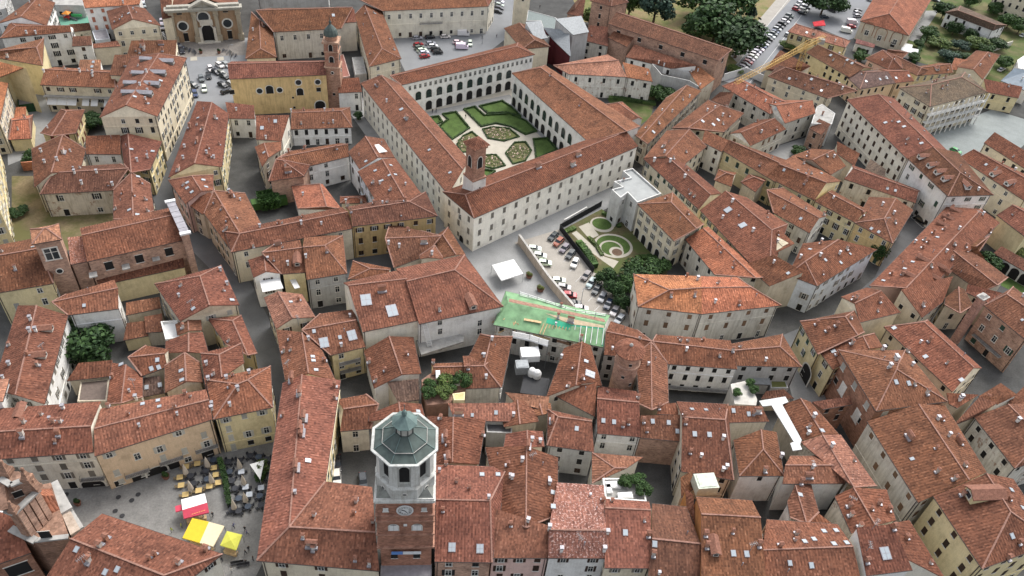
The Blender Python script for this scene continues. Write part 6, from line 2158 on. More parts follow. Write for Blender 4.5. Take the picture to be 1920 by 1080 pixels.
# repaired roof: battens, planks, bright sheets, guard rails
T(960, 540)
def on_plane(h, p):
    loc, n, own = cast(px(p))
    return loc, n
def roof_quad(h, name, pts, mats, lift=.05, color=None, face=None):
    q = []
    for p in pts:
        if face:
            n = (face[1] - face[0]).cross(face[2] - face[0]).normalized()
            n = n if n.z > 0 else -n
            dr = ray(*px(p))
            loc = CAMP + dr * ((face[0] - CAMP).dot(n) / dr.dot(n))
        else:
            loc, n = on_plane(h, p)
        q.append(loc + n * lift)
    mb = MB()
    nn = (q[1]-q[0]).cross(q[2]-q[0])
    if nn.z < 0: q.reverse()
    mb.poly(q)
    return mb.build(name, mats, h.e, color)
roof_quad(REP, 'membrane', [(440,275),(690,300),(682,436),(580,425),(432,405)], flat('bright_membrane', (.05,.32,.19), .6, 0, .12, .5))
roof_quad(REP, 'membrane', [(265,222),(440,272),(436,320),(255,262)], flat('bright_membrane_b', (.03,.33,.19), .6, 0, .12, .5), .06)
roof_quad(REP, 'decking', [(250,190),(690,282),(688,300),(440,272)], flat('bare_boards', (.50,.40,.27), .8, 0, .2, 1.2), .07)
roof_quad(REP, 'old_tiles', [(-20,80),(690,232),(700,258),(-25,104)], flat('stripped_tiles', (.26,.15,.11), .9, 0, .35, 1.5), .05)
roof_quad(REP, 'bare_rafters', [(-135,262),(430,410),(432,432),(-138,277)], flat('rafter_brown', (.20,.12,.08), .9, 0, .4, 2.5), .05)
mb = MB()
def plank(p, q, w=.22, z=.14):
    a, n = on_plane(REP, p); b, n2 = on_plane(REP, q)
    mb.bar(a + n * z, b + n * z, w, 0, .1)
for i in range(9):
    x = 240 + i * 24
    plank((x, 268 + i * 4), (x - 32, 345 + i * 6))
mb.build('batten', 'wood', REP.e)
mb = MB()
for i in range(6):
    x = 475 + i * 43
    plank((x, 282 + i * 4), (x - 16, 402 + i * 5), .16)
mb.build('counter_batten', 'white', REP.e)
mb = MB()
for p, q in (((-150,250),(-60,225)), ((90,238),(220,262)), ((160,345),(290,380)), ((-100,330),(30,250)), ((10,330),(45,260)), ((-20,300),(20,255))):
    plank(p, q, .7, .25)
mb.build('plank_stack', 'wood', REP.e)
def rail(label, pts, z, levels=(.5, 1.0, 1.5), m='white', name='guard_rail', legs=True):
    q = [P(px(p), z) for p in pts]
    h = thing(label, name, 'scaffold', (q[0].x, q[0].y, 0))
    mb = MB()
    for a, b in zip(q, q[1:]):
        for l in levels:
            mb.bar(a + Vector((0,0,l)), b + Vector((0,0,l)), .16)
        mb.bar(a, b, 1.0, 0, .1)
    o = mb.build('rail', m); attach(o, h.e)
    for a, b in zip(q, q[1:]):
        n = max(1, int((b - a).length / 2.2))
        for i in range(n + 1):
            p = a.lerp(b, i / n)
            mb = MB()
            mb.bar((p.x, p.y, 0 if legs else z), p + Vector((0,0,1.7)), .12)
            o = mb.build('standard', 'metal'); attach(o, h.e)
rail('white scaffold guard rail along the back of the house under repair', [(55,62),(250,125),(470,200),(700,228)], 9.0)
rail('grey sheeted scaffold along the front eave of the house under repair', [(0,360),(130,385),(270,430)], 8.2, (.3,.6,.9,1.2,1.5), 'white')
# tower crane
T(1440, 0)
base = P((1440 + 165/4, 690/4))
ztop = hz(base, (1440 + 250/4, 385/4))
cr = thing('yellow lattice tower crane standing over the upper right roofs', 'tower_crane', 'crane', base)
YEL = (.52, .33, .09)
def lattice(m, a, b, w, n, t=.09):
    a, b = Vector(a), Vector(b)
    d = (b - a).normalized()
    s = d.cross(Vector((0, 0, 1)))
    s = s.normalized() if s.length > .1 else Vector((1, 0, 0))
    u = s.cross(d)
    cs = [s * x + u * y for x, y in ((-w/2, -w/2), (w/2, -w/2), (w/2, w/2), (-w/2, w/2))]
    for c in cs:
        m.bar(a + c, b + c, t)
    for i in range(n):
        p, q = a.lerp(b, i / n), a.lerp(b, (i + 1) / n)
        for k in range(4):
            m.bar(p + cs[k], q + cs[(k + 1) % 4], t * .6); m.bar(p + cs[k], p + cs[(k + 1) % 4], t * .6)
mb = MB(); lattice(mb, base, base + Vector((0, 0, ztop)), 1.5, int(ztop / 1.6)); o = mb.build('mast', 'paint', None, YEL); attach(o, cr.e)
j0, j1 = P((1440 - 60, 615/4), ztop + .8), P((1440 + 425/4, 275/4), ztop + .8)
mb = MB(); lattice(mb, j0, j1, 1.3, int((j1 - j0).length / 1.6)); o = mb.build('jib', 'paint', None, YEL); attach(o, cr.e)
tp = base + Vector((0, 0, ztop + 5))
mb = MB(); lattice(mb, base + Vector((0, 0, ztop)), tp, 1.0, 3)
mb.bar(tp, j1, .12); mb.bar(tp, j0.lerp(base + Vector((0,0,ztop)), .35), .12); o = mb.build('tower_head', 'paint', None, YEL); attach(o, cr.e)
mb = MB(); c = j1.lerp(base + Vector((0,0,ztop)), .12); mb.box((c.x, c.y, ztop - .4), (2.2, 2.2, 2.0)); o = mb.build('counterweight', 'concrete'); attach(o, cr.e)
# metal and white things on roofs
T(1320, 680, 6)
def roof_sheet(label, pts, z, mats, name='gutter_deck', cat='roof deck', t=.25, color=None):
    q = [P(px(p), z) for p in pts]
    mb = MB()
    q2 = [(p.x, p.y) for p in q]
    mb.prism(q2, z - t, z)
    o = mb.build(name, mats, None, color)
    assert label not in USED; USED[label] = 1
    tag(o, label, cat)
    return o
shine = flat('new_zinc', (.29,.295,.30), .5, .2, .12, .6, 0, .6)
roof_sheet('wide shining white metal gutter deck between two roofs', [(620,430),(915,380),(950,440),(880,470),(1100,870),(1080,920),(1105,975),(1000,990),(970,905),(1010,890),(760,480),(660,490)], 10.8, shine)
T(960, 540)
roof_sheet('pale pebbled terrace with planters above the white-walled court', [(1640,720),(1780,690),(1840,840),(1830,880),(1670,870)], 8.2, flat('pale_terrace', (.46,.44,.40), .8, 0, .15, .8), 'terrace', 'terrace', 8.0)
roof_sheet('black flat roof with white air units in the construction court', [(90,655),(285,680),(255,815),(60,785)], 5.0, flat('bitumen', (.03,.031,.034), .7), 'flat_roof', 'roof deck', 5.0)
T(480, 540)
roof_sheet('concrete deck with a metal ladder behind the theatre', [(1180,330),(1350,290),(1560,360),(1555,400),(1240,500)], 5.0, 'concrete', 'deck', 'roof deck', .5)
roof_sheet('leafy red-tiled roof terrace with white garden furniture', [(1240,690),(1310,640),(1570,640),(1575,750),(1480,790),(1470,860),(1280,880)], 8.4, flat('terrace_tiles', (.26,.15,.11), .85, 0, .25, .9), 'terrace', 'terrace', 8.2)
T(480, 270)
roof_sheet('flat white awning canopy behind the small white gable', [(15,990),(165,975),(205,1080),(50,1110)], 9.0, 'white', 'canopy', 'canopy', .2)
roof_sheet('second narrow white awning beside the flat white canopy', [(245,1005),(290,1000),(330,1075),(290,1085)], 8.0, 'white', 'canopy', 'canopy', .2)
roof_sheet('white sunshade over a roof terrace by the palace lane', [(870,10),(920,0),(985,55),(925,65)], 12.8, 'white', 'sunshade', 'sunshade', .1)
T(1440, 270)
_hp = [h for h in HOUSES if 'two big cream patches' in h.e['label']][0]
roof_quad(_hp, 'roof_panel', [(5,665),(60,690),(155,745),(110,770)], flat('cream_sheet', (.55,.49,.36), .8), .10, None, _hp.lastfaces[0])
roof_quad(_hp, 'roof_panel', [(-20,720),(45,715),(110,775),(40,815)], flat('cream_sheet2', (.53,.47,.34), .8), .12, None, _hp.lastfaces[0])
T(960, 540)
def unit(label, p, z, d, m='white', name='air_unit', cat='air unit'):
    c = P(px(p), z)
    mb = MB(); mb.box((c.x, c.y, z + d[2]/2), d, 0, .2); mb.box((c.x, c.y, z + d[2] + .05), (d[0]*.8, d[1]*.8, .1), 0, .2)
    o = mb.build(name, m); USED[label] = 1
    tag(o, label, cat)
unit('grey box unit with a vent on the black flat roof', (70,620), 5.0, (3.0,2.6,2.4), 'metal')
unit('white sheeted stack of material in the construction court', (130,520), 5.5, (4.5,3.2,2.0))
for i, p in enumerate(((148,650),(185,665))):
    c = P(px(p), 5.0)
    mb = MB(); mb.ring((c.x, c.y, 5.0), [(1.0, 0), (1.05, 1.2), (.7, 1.9), (.2, 2.2)], 14)
    tag(mb.build('tank', 'white'), ('left' if i == 0 else 'right') + ' one of two white round tanks on the black flat roof', 'tank')
T(960, 810)
unit('pale greenish box unit standing on the weathered roof edge', (1435,420), 9.6, (4.4,3.6,2.6), flat('pale_green_unit', (.46,.50,.42), .6))
unit('white sun lounger set on the white roof terrace', (750,405), 9.25, (3.4,1.6,.6), 'white', 'sun_lounger', 'lounger')
unit('white table on the white roof terrace', (845,490), 9.25, (3.0,1.4,.8), 'white', 'table', 'table')
unit('second white sun lounger nearer the wall of the white roof terrace', (722,432), 9.25, (1.2,2.2,.6), 'white', 'sun_lounger', 'lounger')
T(480, 540)
unit('white garden table among the terrace plants', (1505,718), 8.4, (1.3,1.3,.8), 'white', 'table', 'table')
unit('white cabinet beside the terrace entrance', (1365,680), 8.4, (1.0,2.6,1.4), 'white', 'cabinet', 'cabinet')
# ladder on the concrete deck
a, b = P(px((1262,270)), 11.5), P(px((1305,440)), 5.1)
mb = MB()
s = Vector((.5, .1, 0))
mb.bar(a - s, b - s, .12); mb.bar(a + s, b + s, .12)
for i in range(14):
    p = a.lerp(b, (i + .5) / 14); mb.bar(p - s, p + s, .1)
tag(mb.build('ladder', 'white'), 'white metal ladder leaning on the rear wall of the theatre', 'ladder')
# ================================================================== trees and plants
def crown_mesh(seed, n=2600, shape='round'):
    r = random.Random(seed)
    blobs = []
    for i in range(16):
        a = r.uniform(0, 6.283)
        e = r.uniform(-.5, 1)
        d = r.uniform(.35, .72)
        blobs.append((Vector((d * math.cos(a) * math.cos(e), d * math.sin(a) * math.cos(e), .85 * d * math.sin(e))), r.uniform(.26, .44)))
    blobs.append((Vector((0, 0, 0)), .55))
    mb = MB()
    for i in range(n):
        c, br = r.choice(blobs)
        v = Vector((r.gauss(0, 1), r.gauss(0, 1), r.gauss(0, 1))).normalized()
        p = c + v * br * r.uniform(.7, 1.08)
        if shape == 'cone':
            hgt = (p.z + 1) / 2
            p = Vector((p.x * (1.15 - hgt), p.y * (1.15 - hgt), p.z))
        nn = (v + Vector((r.gauss(0, 1), r.gauss(0, 1), r.gauss(0, 1))) * .5).normalized()
        t = nn.cross(Vector((r.gauss(0, 1), r.gauss(0, 1), r.gauss(0, 1)))).normalized()
        u = nn.cross(t)
        s = r.uniform(.05, .10)
        mb.poly([p - t * s, p - u * s * .7, p + t * s, p + u * s * .7])
    return mb.mesh('crown', ['leaf'])
CROWN = [crown_mesh(s) for s in (1, 2, 3, 4)]
CONE = crown_mesh(9, 1500, 'cone')
def trunk_mesh():
    mb = MB()
    mb.ring((0, 0, 0), [(.035, 0), (.026, .25), (.018, .5), (.01, .8)], 7)
    for i in range(5):
        a = i * 1.3
        mb.bar((0, 0, .28 + .06 * i), (.2 * math.cos(a), .2 * math.sin(a), .52 + .05 * i), .014)
    return mb.mesh('trunk', ['bark'])
TRUNK = trunk_mesh()
TN = [0]
GREEN = dict(d=(.028, .058, .021), m=(.038, .076, .024), l=(.072, .108, .032), b=(.028, .055, .042), y=(.12, .14, .05))
def tree(label, p, hgt, rad, col='m', cone=False, name='tree', cat='tree', z=0.0, group=None, raw=False):
    g = P(p if raw else px(p), z)
    if group is None:
        assert label not in USED, label
    USED[label] = 1
    e = empty(name, g, label, cat, group)
    TN[0] += 1
    t = inst('trunk', TRUNK, g, TN[0], e, (hgt, hgt, hgt))
    rad *= 1.3
    ch = hgt * (.50 if not cone else .5)
    cme = CONE if cone else CROWN[TN[0] % 4]
    k = random.Random(TN[0]).uniform(.85, 1.15)
    c = GREEN[col]
    inst('crown', cme, g + Vector((0, 0, hgt - ch)), TN[0] * 1.7, e, (rad, rad, ch), tuple(x * k for x in c))
    return e
T(0, 0)
def tf(*a, **k):
    tree(*a, raw=True, **k)
tf('large dark park tree nearest the long brick church end', (1378,108), 18, 11, 'd')
tf('broad park tree left of the largest dark one', (1336,80), 18, 11, 'd')
tf('lighter round tree at the near edge of the park clump', (1306,74), 13, 8, 'm')
tf('tall tree at the back of the park clump', (1308,34), 18, 10.5, 'm')
tf('tree at the top edge behind the park clump', (1366,30), 18, 11, 'm')
tf('bluish cedar standing alone in the dry park', (1224,46), 18, 7.5, 'b')
tf('narrow green tree beside the tall brick house', (1178,30), 13, 3.6, 'm')
tf('small bluish conifer near the park path', (1403,42), 11, 4, 'b', cone=True)
tf('round bush at the end of the row of parked cars', (1376,138), 3.5, 3.2, 'l')
tf('big dark tree between the avenue and the car yard', (1538,30), 15, 9, 'd')
tf('street tree at the top edge beside the avenue', (1560,8), 13, 6, 'd')
for i, (x, y, h_, r_, c, l) in enumerate([
 (1764,36,9,5,'d','dark tree behind the white villa with brown roof'), (1785,66,7,3.5,'d','tree before the front wall of the white villa'),
 (1817,76,6,3,'d','small tree before the balcony of the white villa'), (1757,90,5,4.5,'l','pale leafy tree in the overgrown garden'),
 (1797,95,5,4,'b','bluish shrub tree in the overgrown garden'), (1828,92,6,5,'l','light green fruit tree in the overgrown garden'),
 (1868,92,5,4.5,'d','dark bushy tree at the right of the overgrown garden'), (1907,64,9,4.5,'m','street tree at the far right garden corner'),
 (1886,54,8,4.5,'m','second street tree by the far right garden corner'), (1861,28,7,4,'m','tree before the red balcony block'),
 (1816,12,7,4,'m','tree at the top edge near the red balcony block'), (1878,128,6,3.5,'m','tree behind the old farmhouse roof'),
 (1613,116,5,3.4,'m','tree in the yard between crane block and old church'), (1712,114,4,3,'m','bush behind the small roofs by the old church'),
 (1776,114,5,4.5,'b','dark shrub against the farmhouse roof'), (1741,72,6,4,'m','tree along the yard of the brown hall'),
 (1845,100,5,4,'m','bush in the middle of the overgrown garden'), (1720,90,4,2.5,'d','cypress-like shrub at the garden edge'),
 (1800,112,4,3.5,'d','low dark shrub before the farmhouse'), (1900,30,8,4,'m','tree at the top right corner'),
 (1835,60,5,3,'d','tree at the right end of the white villa'), (1475,92,3.5,3.5,'l','leafy bush beside the pinkish tiled house')]):
    tf(l, (x, y), h_, r_, c)
tf('dense dark evergreen filling the left courtyard', (168,668), 9.5, 6.2, 'd')
tf('second dark evergreen crowded into the left courtyard', (150,655), 8, 4.5, 'd')
tf('dark green tree by the parking lot fence, nearest the house', (1163,578), 5.5, 2.2, 'd')
tf('tree in the middle of the parking lot fence hedge', (1149,556), 6, 2.6, 'd')
tf('tree at the far end of the parking lot fence hedge', (1133,532), 5.5, 2.6, 'd')
tf('broad leafy tree at the foot of the formal garden', (1202,522), 7, 4.2, 'm')
tf('second leafy tree at the foot of the formal garden', (1184,532), 6.5, 3.8, 'd')
tf('leafy tree touching the cream villa arches', (1228,512), 6, 3.4, 'm')
tf('bushy tree left of the leafy garden trees', (1168,548), 5.5, 3, 'm')
tf('sprawling green tree in the overgrown ruin court', (1240,190), 7, 4.2, 'm')
tf('second sprawling tree against the roofless ruin', (1226,182), 5.5, 3.4, 'm')
tf('small tree beside the blue-grey conservatory', (163,72), 5.5, 4, 'm')
tf('cypress shrub at the corner of the red garden wall', (62,308), 5, 2.6, 'd')
tf('round shrub beside the vegetable beds', (36,402), 2.6, 2.4, 'd')
tf('dark tree in the small court by the hipped yard house', (178,240), 5, 3.4, 'd')
tf('second dark tree in the small court by the hipped yard house', (166,232), 4.5, 3, 'd')
tf('small palm-like plant in the lane beside the palace', (672,224), 3, 1.6, 'd')
tf('shrub on the small concrete yard between ridge roofs', (1494,290), 3.5, 2.6, 'm')
tf('dark tree beside the white arcade', (1846,506), 6, 3.6, 'd')
tf('bare brown tree before the yellow house wall', (1898,478), 4, 3, 'y')
tf('ivy mass climbing the brick house beside the metal theatre', (1110,52), 9, 4.5, 'l')
tf('creeper tree against the blue-white street house corner', (1637,492), 9, 2.2, 'm')
tf('tree at the end of the car yard by the corner house', (1612,100), 3, 2, 'm')
for x, y, l in ((523,12,'left'), (572,10,'middle'), (600,8,'right')):
    tf(l + ' one of three small trees before the greenhouse wall', (x, y), 4.5, 2.4, 'm')
for i, (x, y, h_, r_, c, l) in enumerate([
 (803,745,3,1.6,'m','tall green plant at the left of the leafy terrace'), (806,728,2.6,1.4,'m','green shrub at the upper left of the leafy terrace'),
 (836,722,3,1.8,'l','light shrub at the back of the leafy terrace'), (866,722,3.6,1.9,'m','tall bamboo-like shrub at the right of the leafy terrace'),
 (831,742,2.6,1.9,'l','shrub in the middle of the leafy terrace'), (843,733,2,1.4,'m','small bush by the white garden table of the leafy terrace')]):
    tree(l, (x, y), h_, r_, c, name='potted_shrub', cat='shrub', z=8.4, raw=True)
for x, y, l in ((1173,908,'left potted palm on the white roof terrace'), (1205,925,'row of greenery along the right rail of the white roof terrace'), (1196,906,'dark potted shrub at the back of the white roof terrace')):
    tree(l, (x, y), 2.4, 1.5, 'm', name='potted_shrub', cat='shrub', z=9.2, raw=True)
for x, y, l in ((1405,722,'potted plant at the far side of the pebbled terrace'), (1381,740,'small potted plant on the pebbled terrace'), (1412,735,'green pot on the right edge of the pebbled terrace')):
    tree(l, (x, y), 1.8, 1.1, 'm', name='potted_shrub', cat='shrub', z=8.2, raw=True)
hedge([(488,393),(525,386)], 5.5, 4.2, 'block of green creeper over a pergola in a courtyard', 0, False, (.030,.068,.018), 'creeper', dens=110)
hedge([(1086,462),(1100,480),(1113,500)], 2.2, 1.8, 'leafy hedge inside the black fence of the formal garden', 0, False, (.045,.09,.025), dens=40)
hedge([(1196,486),(1218,484),(1240,490)], 1.8, 1.0, 'loose shrubs along the foot of the cream villa arches', 0, False, (.045,.085,.025), dens=50)
hedge([(1105,447),(1118,462),(1128,478)], 1.2, .6, 'low planted border inside the formal garden path', 0, False, (.07,.10,.035), dens=50)
hedge([(1132,402),(1150,410),(1160,425)], 1.4, .8, 'shrubs under the white villa block in the formal garden', 0, False, (.05,.085,.03), dens=50)
hedge([(1062,436),(1075,430)], 1.5, .8, 'small clipped hedge at the corner of the formal garden', 0, False, (.06,.10,.03), dens=40)
hedge([(100,402),(160,398),(212,392)], 1.6, 1.1, 'low dark hedge under the weathered wall of the walled garden', 0, False, (.03,.05,.02), dens=40)
hedge([(1145,186),(1185,190),(1225,196)], 2.2, 1.2, 'overgrown hedge along the abandoned white range', 0, False, (.05,.085,.03), dens=40)
hedge([(414,868),(424,905),(431,948)], 1.1, 1.5, 'planted hedge dividing the cafe tables on the piazza', 0, False, (.03,.06,.02), dens=60)
hedge([(1738,60),(1722,95),(1712,120)], 2.0, 2.2, 'tall hedge along the left edge of the overgrown garden', 0, False, (.03,.065,.02), dens=30)
# meadow grass of the dry park
# ================================================================== cars
def car_mesh(part_):
    mb = MB()
    prof = [(-2.1, .35), (-2.1, .78), (-1.95, .92), (-1.2, .98), (-.75, .98), (1.0, .98), (1.9, .86), (2.1, .72), (2.1, .35)]
    if part_ == 'body':
        n = len(prof)
        for s in (-1, 1):
            q = [(x, s * .86, z) for x, z in prof]
            mb.poly(q if s < 0 else q[::-1])
        for i in range(n):
            a, b = prof[i], prof[(i + 1) % n]
            mb.poly([(a[0], -.86, a[1]), (a[0], .86, a[1]), (b[0], .86, b[1]), (b[0], -.86, b[1])])
        r = [(-1.55, 1.44), (-.1, 1.48), (.35, 1.42)]
        for a, b in zip(r, r[1:]):
            mb.poly([(a[0], -.66, a[1]), (b[0], -.66, b[1]), (b[0], .66, b[1]), (a[0], .66, a[1])])
        for s in (-1, 1):
            for xa, xb, xc, xd in ((-1.98, -1.9, -1.55, -1.48), (-.62, -.5, -.5, -.42), (.95, 1.08, .35, .28)):
                mb.poly([(xa, s * .84, .97), (xb, s * .84, .97), (xd, s * .67, 1.45), (xc, s * .67, 1.45)])
    elif part_ == 'windows':
        mb.poly([(1.05, -.8, .98), (1.05, .8, .98), (.36, .63, 1.41), (.36, -.63, 1.41)])
        mb.poly([(-1.98, .8, .93), (-1.98, -.8, .93), (-1.58, -.63, 1.42), (-1.58, .63, 1.42)])
        for s in (-1, 1):
            q = [(-1.9, s * .825, .985), (.95, s * .825, .985), (.32, s * .66, 1.41), (-1.5, s * .66, 1.43)]
            mb.poly(q if s < 0 else q[::-1])
    elif part_ == 'wheel':
        n = 12
        for i in range(n):
            t0, t1 = 2 * math.pi * i / n, 2 * math.pi * (i + 1) / n
            mb.poly([(.32 * math.cos(t0), -.11, .32 * math.sin(t0)), (.32 * math.cos(t1), -.11, .32 * math.sin(t1)), (.32 * math.cos(t1), .11, .32 * math.sin(t1)), (.32 * math.cos(t0), .11, .32 * math.sin(t0))])
        for s in (-1, 1):
            mb.poly([(.32 * math.cos(2*math.pi*i/n), s * .11, .32 * math.sin(2*math.pi*i/n)) for i in range(n)])
            mb.poly([(.19 * math.cos(2*math.pi*i/n), s * .115, .19 * math.sin(2*math.pi*i/n)) for i in range(n)], 1)
    return mb
CARB = car_mesh('body').mesh('car_body', ['carpaint'])
CARW = car_mesh('windows').mesh('car_windows', ['glass'])
WHL = car_mesh('wheel').mesh('car_wheel', ['rubber', 'metal'])
def lights_mesh():
    mb = MB()
    mb.box((0, 0, 0), (.08, .34, .14))
    return mb
HL = lights_mesh().mesh('headlight', ['white'])
TL = lights_mesh().mesh('tail_light', [flat('tail_red', (.25, .01, .01), .4)])
CCAR = dict(white=(.72,.72,.71), black=(.012,.012,.014), grey=(.14,.145,.15), silver=(.38,.39,.40), red=(.34,.02,.025), blue=(.03,.055,.13), dark=(.03,.034,.042), green=(.03,.26,.07), rust=(.30,.07,.03), navy=(.02,.03,.06))
def car(label, p, d, col, s=1.0, van=0, group=None, parts=True):
    if group is None:
        assert label not in USED, label
    USED[label] = 1
    a = P(p, 0.05)
    b = P((p[0] + d[0] * 6, p[1] + d[1] * 6), 0.05)
    v = b - a
    rz = math.atan2(v.y, v.x)
    e = empty('parked_van' if van else 'parked_car', a, label, 'van' if van else 'car', group, rz)
    W_ = worldmat(e)
    c = CCAR[col]
    c = tuple(x * random.uniform(.85, 1.1) for x in c)
    def add(nm, me, loc, sc=(1, 1, 1), rr=0.0):
        o = bpy.data.objects.new(nm, me)
        COL.objects.link(o); o.parent = e
        o.matrix_basis = Matrix.Translation(loc) @ Matrix.Rotation(rr, 4, 'Z') @ Matrix.Diagonal((*sc, 1))
        o.color = (*c, 1)
        return o
    hs = random.uniform(.95, 1.15)
    if van:
        mb = MB()
        mb.box((-.6, 0, 1.35), (3.9, 1.95, 2.0)); mb.box((1.85, 0, .85), (1.3, 1.9, 1.0))
        mb.poly([(1.35, -.9, 2.2), (1.35, .9, 2.2), (2.15, .9, 1.3), (2.15, -.9, 1.3)][::-1])
        o = mb.build('body', 'carpaint'); o.parent = e; o.color = (*c, 1)
        mb = MB(); mb.poly([(1.40, -.8, 2.15), (2.17, -.85, 1.33), (2.17, .85, 1.33), (1.40, .8, 2.15)])
        o = mb.build('windscreen', 'glass'); o.parent = e
        wx = (-1.6, 1.7)
    else:
        add('body', CARB, (0, 0, 0), (s, 1, hs)); add('windows', CARW, (0, 0, .004), (s, 1.004, hs))
        wx = (-1.3 * s, 1.3 * s)
        for y in (-.6, .6):
            add('headlight', HL, (2.08 * s, y, .68 * hs)); add('tail_light', TL, (-2.08 * s, y, .74 * hs))
    for x in wx:
        for y in (-.80, .80):
            add('wheel', WHL, (x, y, .32))
    return e
def tc_(o, p):
    return (o[0] + p[0] / 4, o[1] + p[1] / 4)
O = (0, 0)
for p, d, c, l in (((1580,525),(.5,1),'white','white car at the top left of the church square'), ((1650,500),(.9,.6),'white','white car at the top right of the church square'),
  ((1700,495),(.8,.6),'silver','silver car half hidden by the yellow church in the square'), ((1512,600),(.35,1),'grey','grey car parked alone at the left of the square'), ((1566,580),(.25,1),'black','black car beside the grey one in the square'),
  ((1622,550),(.9,.5),'dark','dark car under the two white ones in the square'), ((1664,558),(.95,.45),'grey','dark grey car at the centre of the square row'), ((1685,585),(.95,.45),'black','black car at the end of the square row near the church'),
  ((1672,648),(.9,.45),'black','large black car in the lower right of the square'), ((1735,640),(.9,.4),'silver','silver car beside the yellow church wall'), ((1700,695),(1,-.35),'black','long black car parked against the yellow church corner'),
  ((1535,678),(.12,1),'white','white car in the middle of the street below the square'), ((1452,650),(.9,.4),'dark','dark car tucked under the palazzo facade'), ((1465,715),(.3,1),'blue','small blue car with white roof by the palazzo facade'),
  ((1365,392),(.5,1),'dark','dark car beside the bicycle racks'), ((1350,360),(.8,.6),'navy','dark blue car behind the bicycle racks'), ((1218,175),(.1,1),'white','white car on the street left of the brown church'), ((1222,215),(.1,1),'silver','silver car below the white one left of the brown church'),
  ((1070,15),(.3,1),'white','white car in the alley at the top beside the orange roof'), ((1080,50),(.3,1),'silver','silver car in the alley below the top white one')):
    car(l, tc_(O, p), d, c)
O = (480, 0)
for p, d, c, l, v in (((1210,295),(1,-.05),'silver','silver estate car before the white institutional block',0), ((1305,288),(1,-.08),'black','black car before the white institutional block',0), ((1420,284),(1,-.05),'white','white car before the white institutional block',0),
  ((1555,265),(1,.02),'white','white box truck before the white institutional block',1), ((1218,345),(1,-.15),'red','red car at the far left end of the car park rows',0), ((1225,368),(1,-.15),'grey','grey car below the red one in the car park',0),
  ((1246,388),(1,-.15),'white','white car third in the left car park row',0), ((1262,408),(1,-.15),'white','white car fourth in the left car park row',0), ((1266,432),(1,-.15),'red','red car nearest the palace roof in the car park',0),
  ((1310,335),(1,-.05),'silver','silver car at the far end of the middle car park row',0), ((1328,358),(1,-.05),'white','white car second in the middle car park row',0), ((1348,382),(1,-.05),'black','black car third in the middle car park row',0),
  ((1364,402),(1,-.05),'black','black car nearest the palace roof in the middle row',0), ((1515,328),(1,.05),'white','white car at the right group behind the palace roof',0), ((1532,345),(1,.0),'red','dark red car in the right group behind the palace roof',0),
  ((1545,365),(1,.05),'white','white van top seen just over the palace roof',1), ((1605,335),(.08,1),'white','white car standing across the car park',0),
  ((1825,22),(1,.2),'white','white car first in the row on the road at the top',0), ((1825,48),(1,.2),'silver','silver car second in the row on the road at the top',0), ((1825,70),(1,.2),'dark','dark car third in the row on the road at the top',0), ((1815,95),(1,.2),'black','black car nearest in the row on the road at the top',0)):
    car(l, tc_(O, p), d, c, van=v)
O = (960, 270)
for p, d, c, l in (((165,798),(1,.08),'white','white estate car first along the pinkish wall of the parking lot'), ((205,850),(1,.12),'white','white car second along the pinkish wall'), ((242,905),(1,.08),'white','white hatchback third along the pinkish wall'),
  ((345,1035),(1,.05),'white','white car fourth along the pinkish wall'), ((385,1088),(1,.15),'silver','silver car fifth along the pinkish wall'), ((428,1145),(1,.1),'red','red car along the pinkish wall'), ((462,1208),(1,.0),'black','black car along the pinkish wall'), ((512,1245),(1,.1),'white','white car nearest the guard rail in the parking lot'),
  ((308,705),(-.75,.7),'dark','dark suv first along the black fence'), ((348,748),(-.75,.7),'rust','rusty orange car second along the black fence'), ((392,795),(-.7,.75),'grey','grey car third along the black fence'), ((437,842),(-.65,.8),'dark','dark car fourth along the black fence'),
  ((470,905),(-.45,.9),'white','black and white car fifth along the black fence'), ((555,1000),(-.65,.8),'grey','grey car sixth along the black fence'), ((592,1055),(-.6,.8),'silver','silver car seventh along the black fence'), ((632,1105),(-.55,.85),'dark','dark car eighth along the hedge'),
  ((675,1160),(-.5,.9),'silver','silver suv ninth along the hedge'), ((720,1215),(-.5,.9),'navy','dark blue car tenth along the hedge'), ((770,1262),(-.55,.85),'white','white car eleventh along the hedge'), ((805,1325),(-.65,.75),'silver','silver car last along the hedge by the curved house')):
    car(l, tc_(O, p), d, c)
car('bright green car alone in the school yard', (1791, 285), (.9, .45), 'green')
car('black car parked at the street corner below the white palazzo', (1724, 416), (.9, .55), 'black')
car('black car in the dark court beside the clock tower', (633, 871), (.05, 1), 'black')
car('white car half hidden under the roof beside the clock tower', (632, 897), (.05, 1), 'white')
car('dark car reflecting the sky in the court left of the clock tower', (681, 905), (.1, 1), 'dark')
_rc = random.Random(5)
cols = ['white','silver','black','grey','white','dark','blue','silver','white','red','white','grey','black','silver','white']
ords = ['first','second','third','fourth','fifth','sixth','seventh','eighth','ninth','tenth','eleventh','twelfth','thirteenth','fourteenth','fifteenth','sixteenth','seventeenth','eighteenth','nineteenth','twentieth']
def carrow(a, b, n, d, where, seed=0):
    for i in range(n):
        t = i / max(1, n - 1)
        c = cols[(i * 7 + seed * 3) % len(cols)]
        car('%s car, %s in %s' % (c, ords[i], where), (a[0] + (b[0]-a[0])*t + _rc.uniform(-.6,.6), a[1] + (b[1]-a[1])*t), d, c, group=None)
carrow((1388,133),(1449,66), 15, (1,.30), 'the long row by the park path', 1)
carrow((1452,62),(1480,32), 7, (1,.30), 'the upper park path row', 2)
carrow((1492,20),(1508,-2), 5, (1,.35), 'the short row atop the avenue', 3)
carrow((1503,27),(1512,15), 3, (1,.3), 'the trio under the dark avenue tree', 4)
O = (1440, 0)
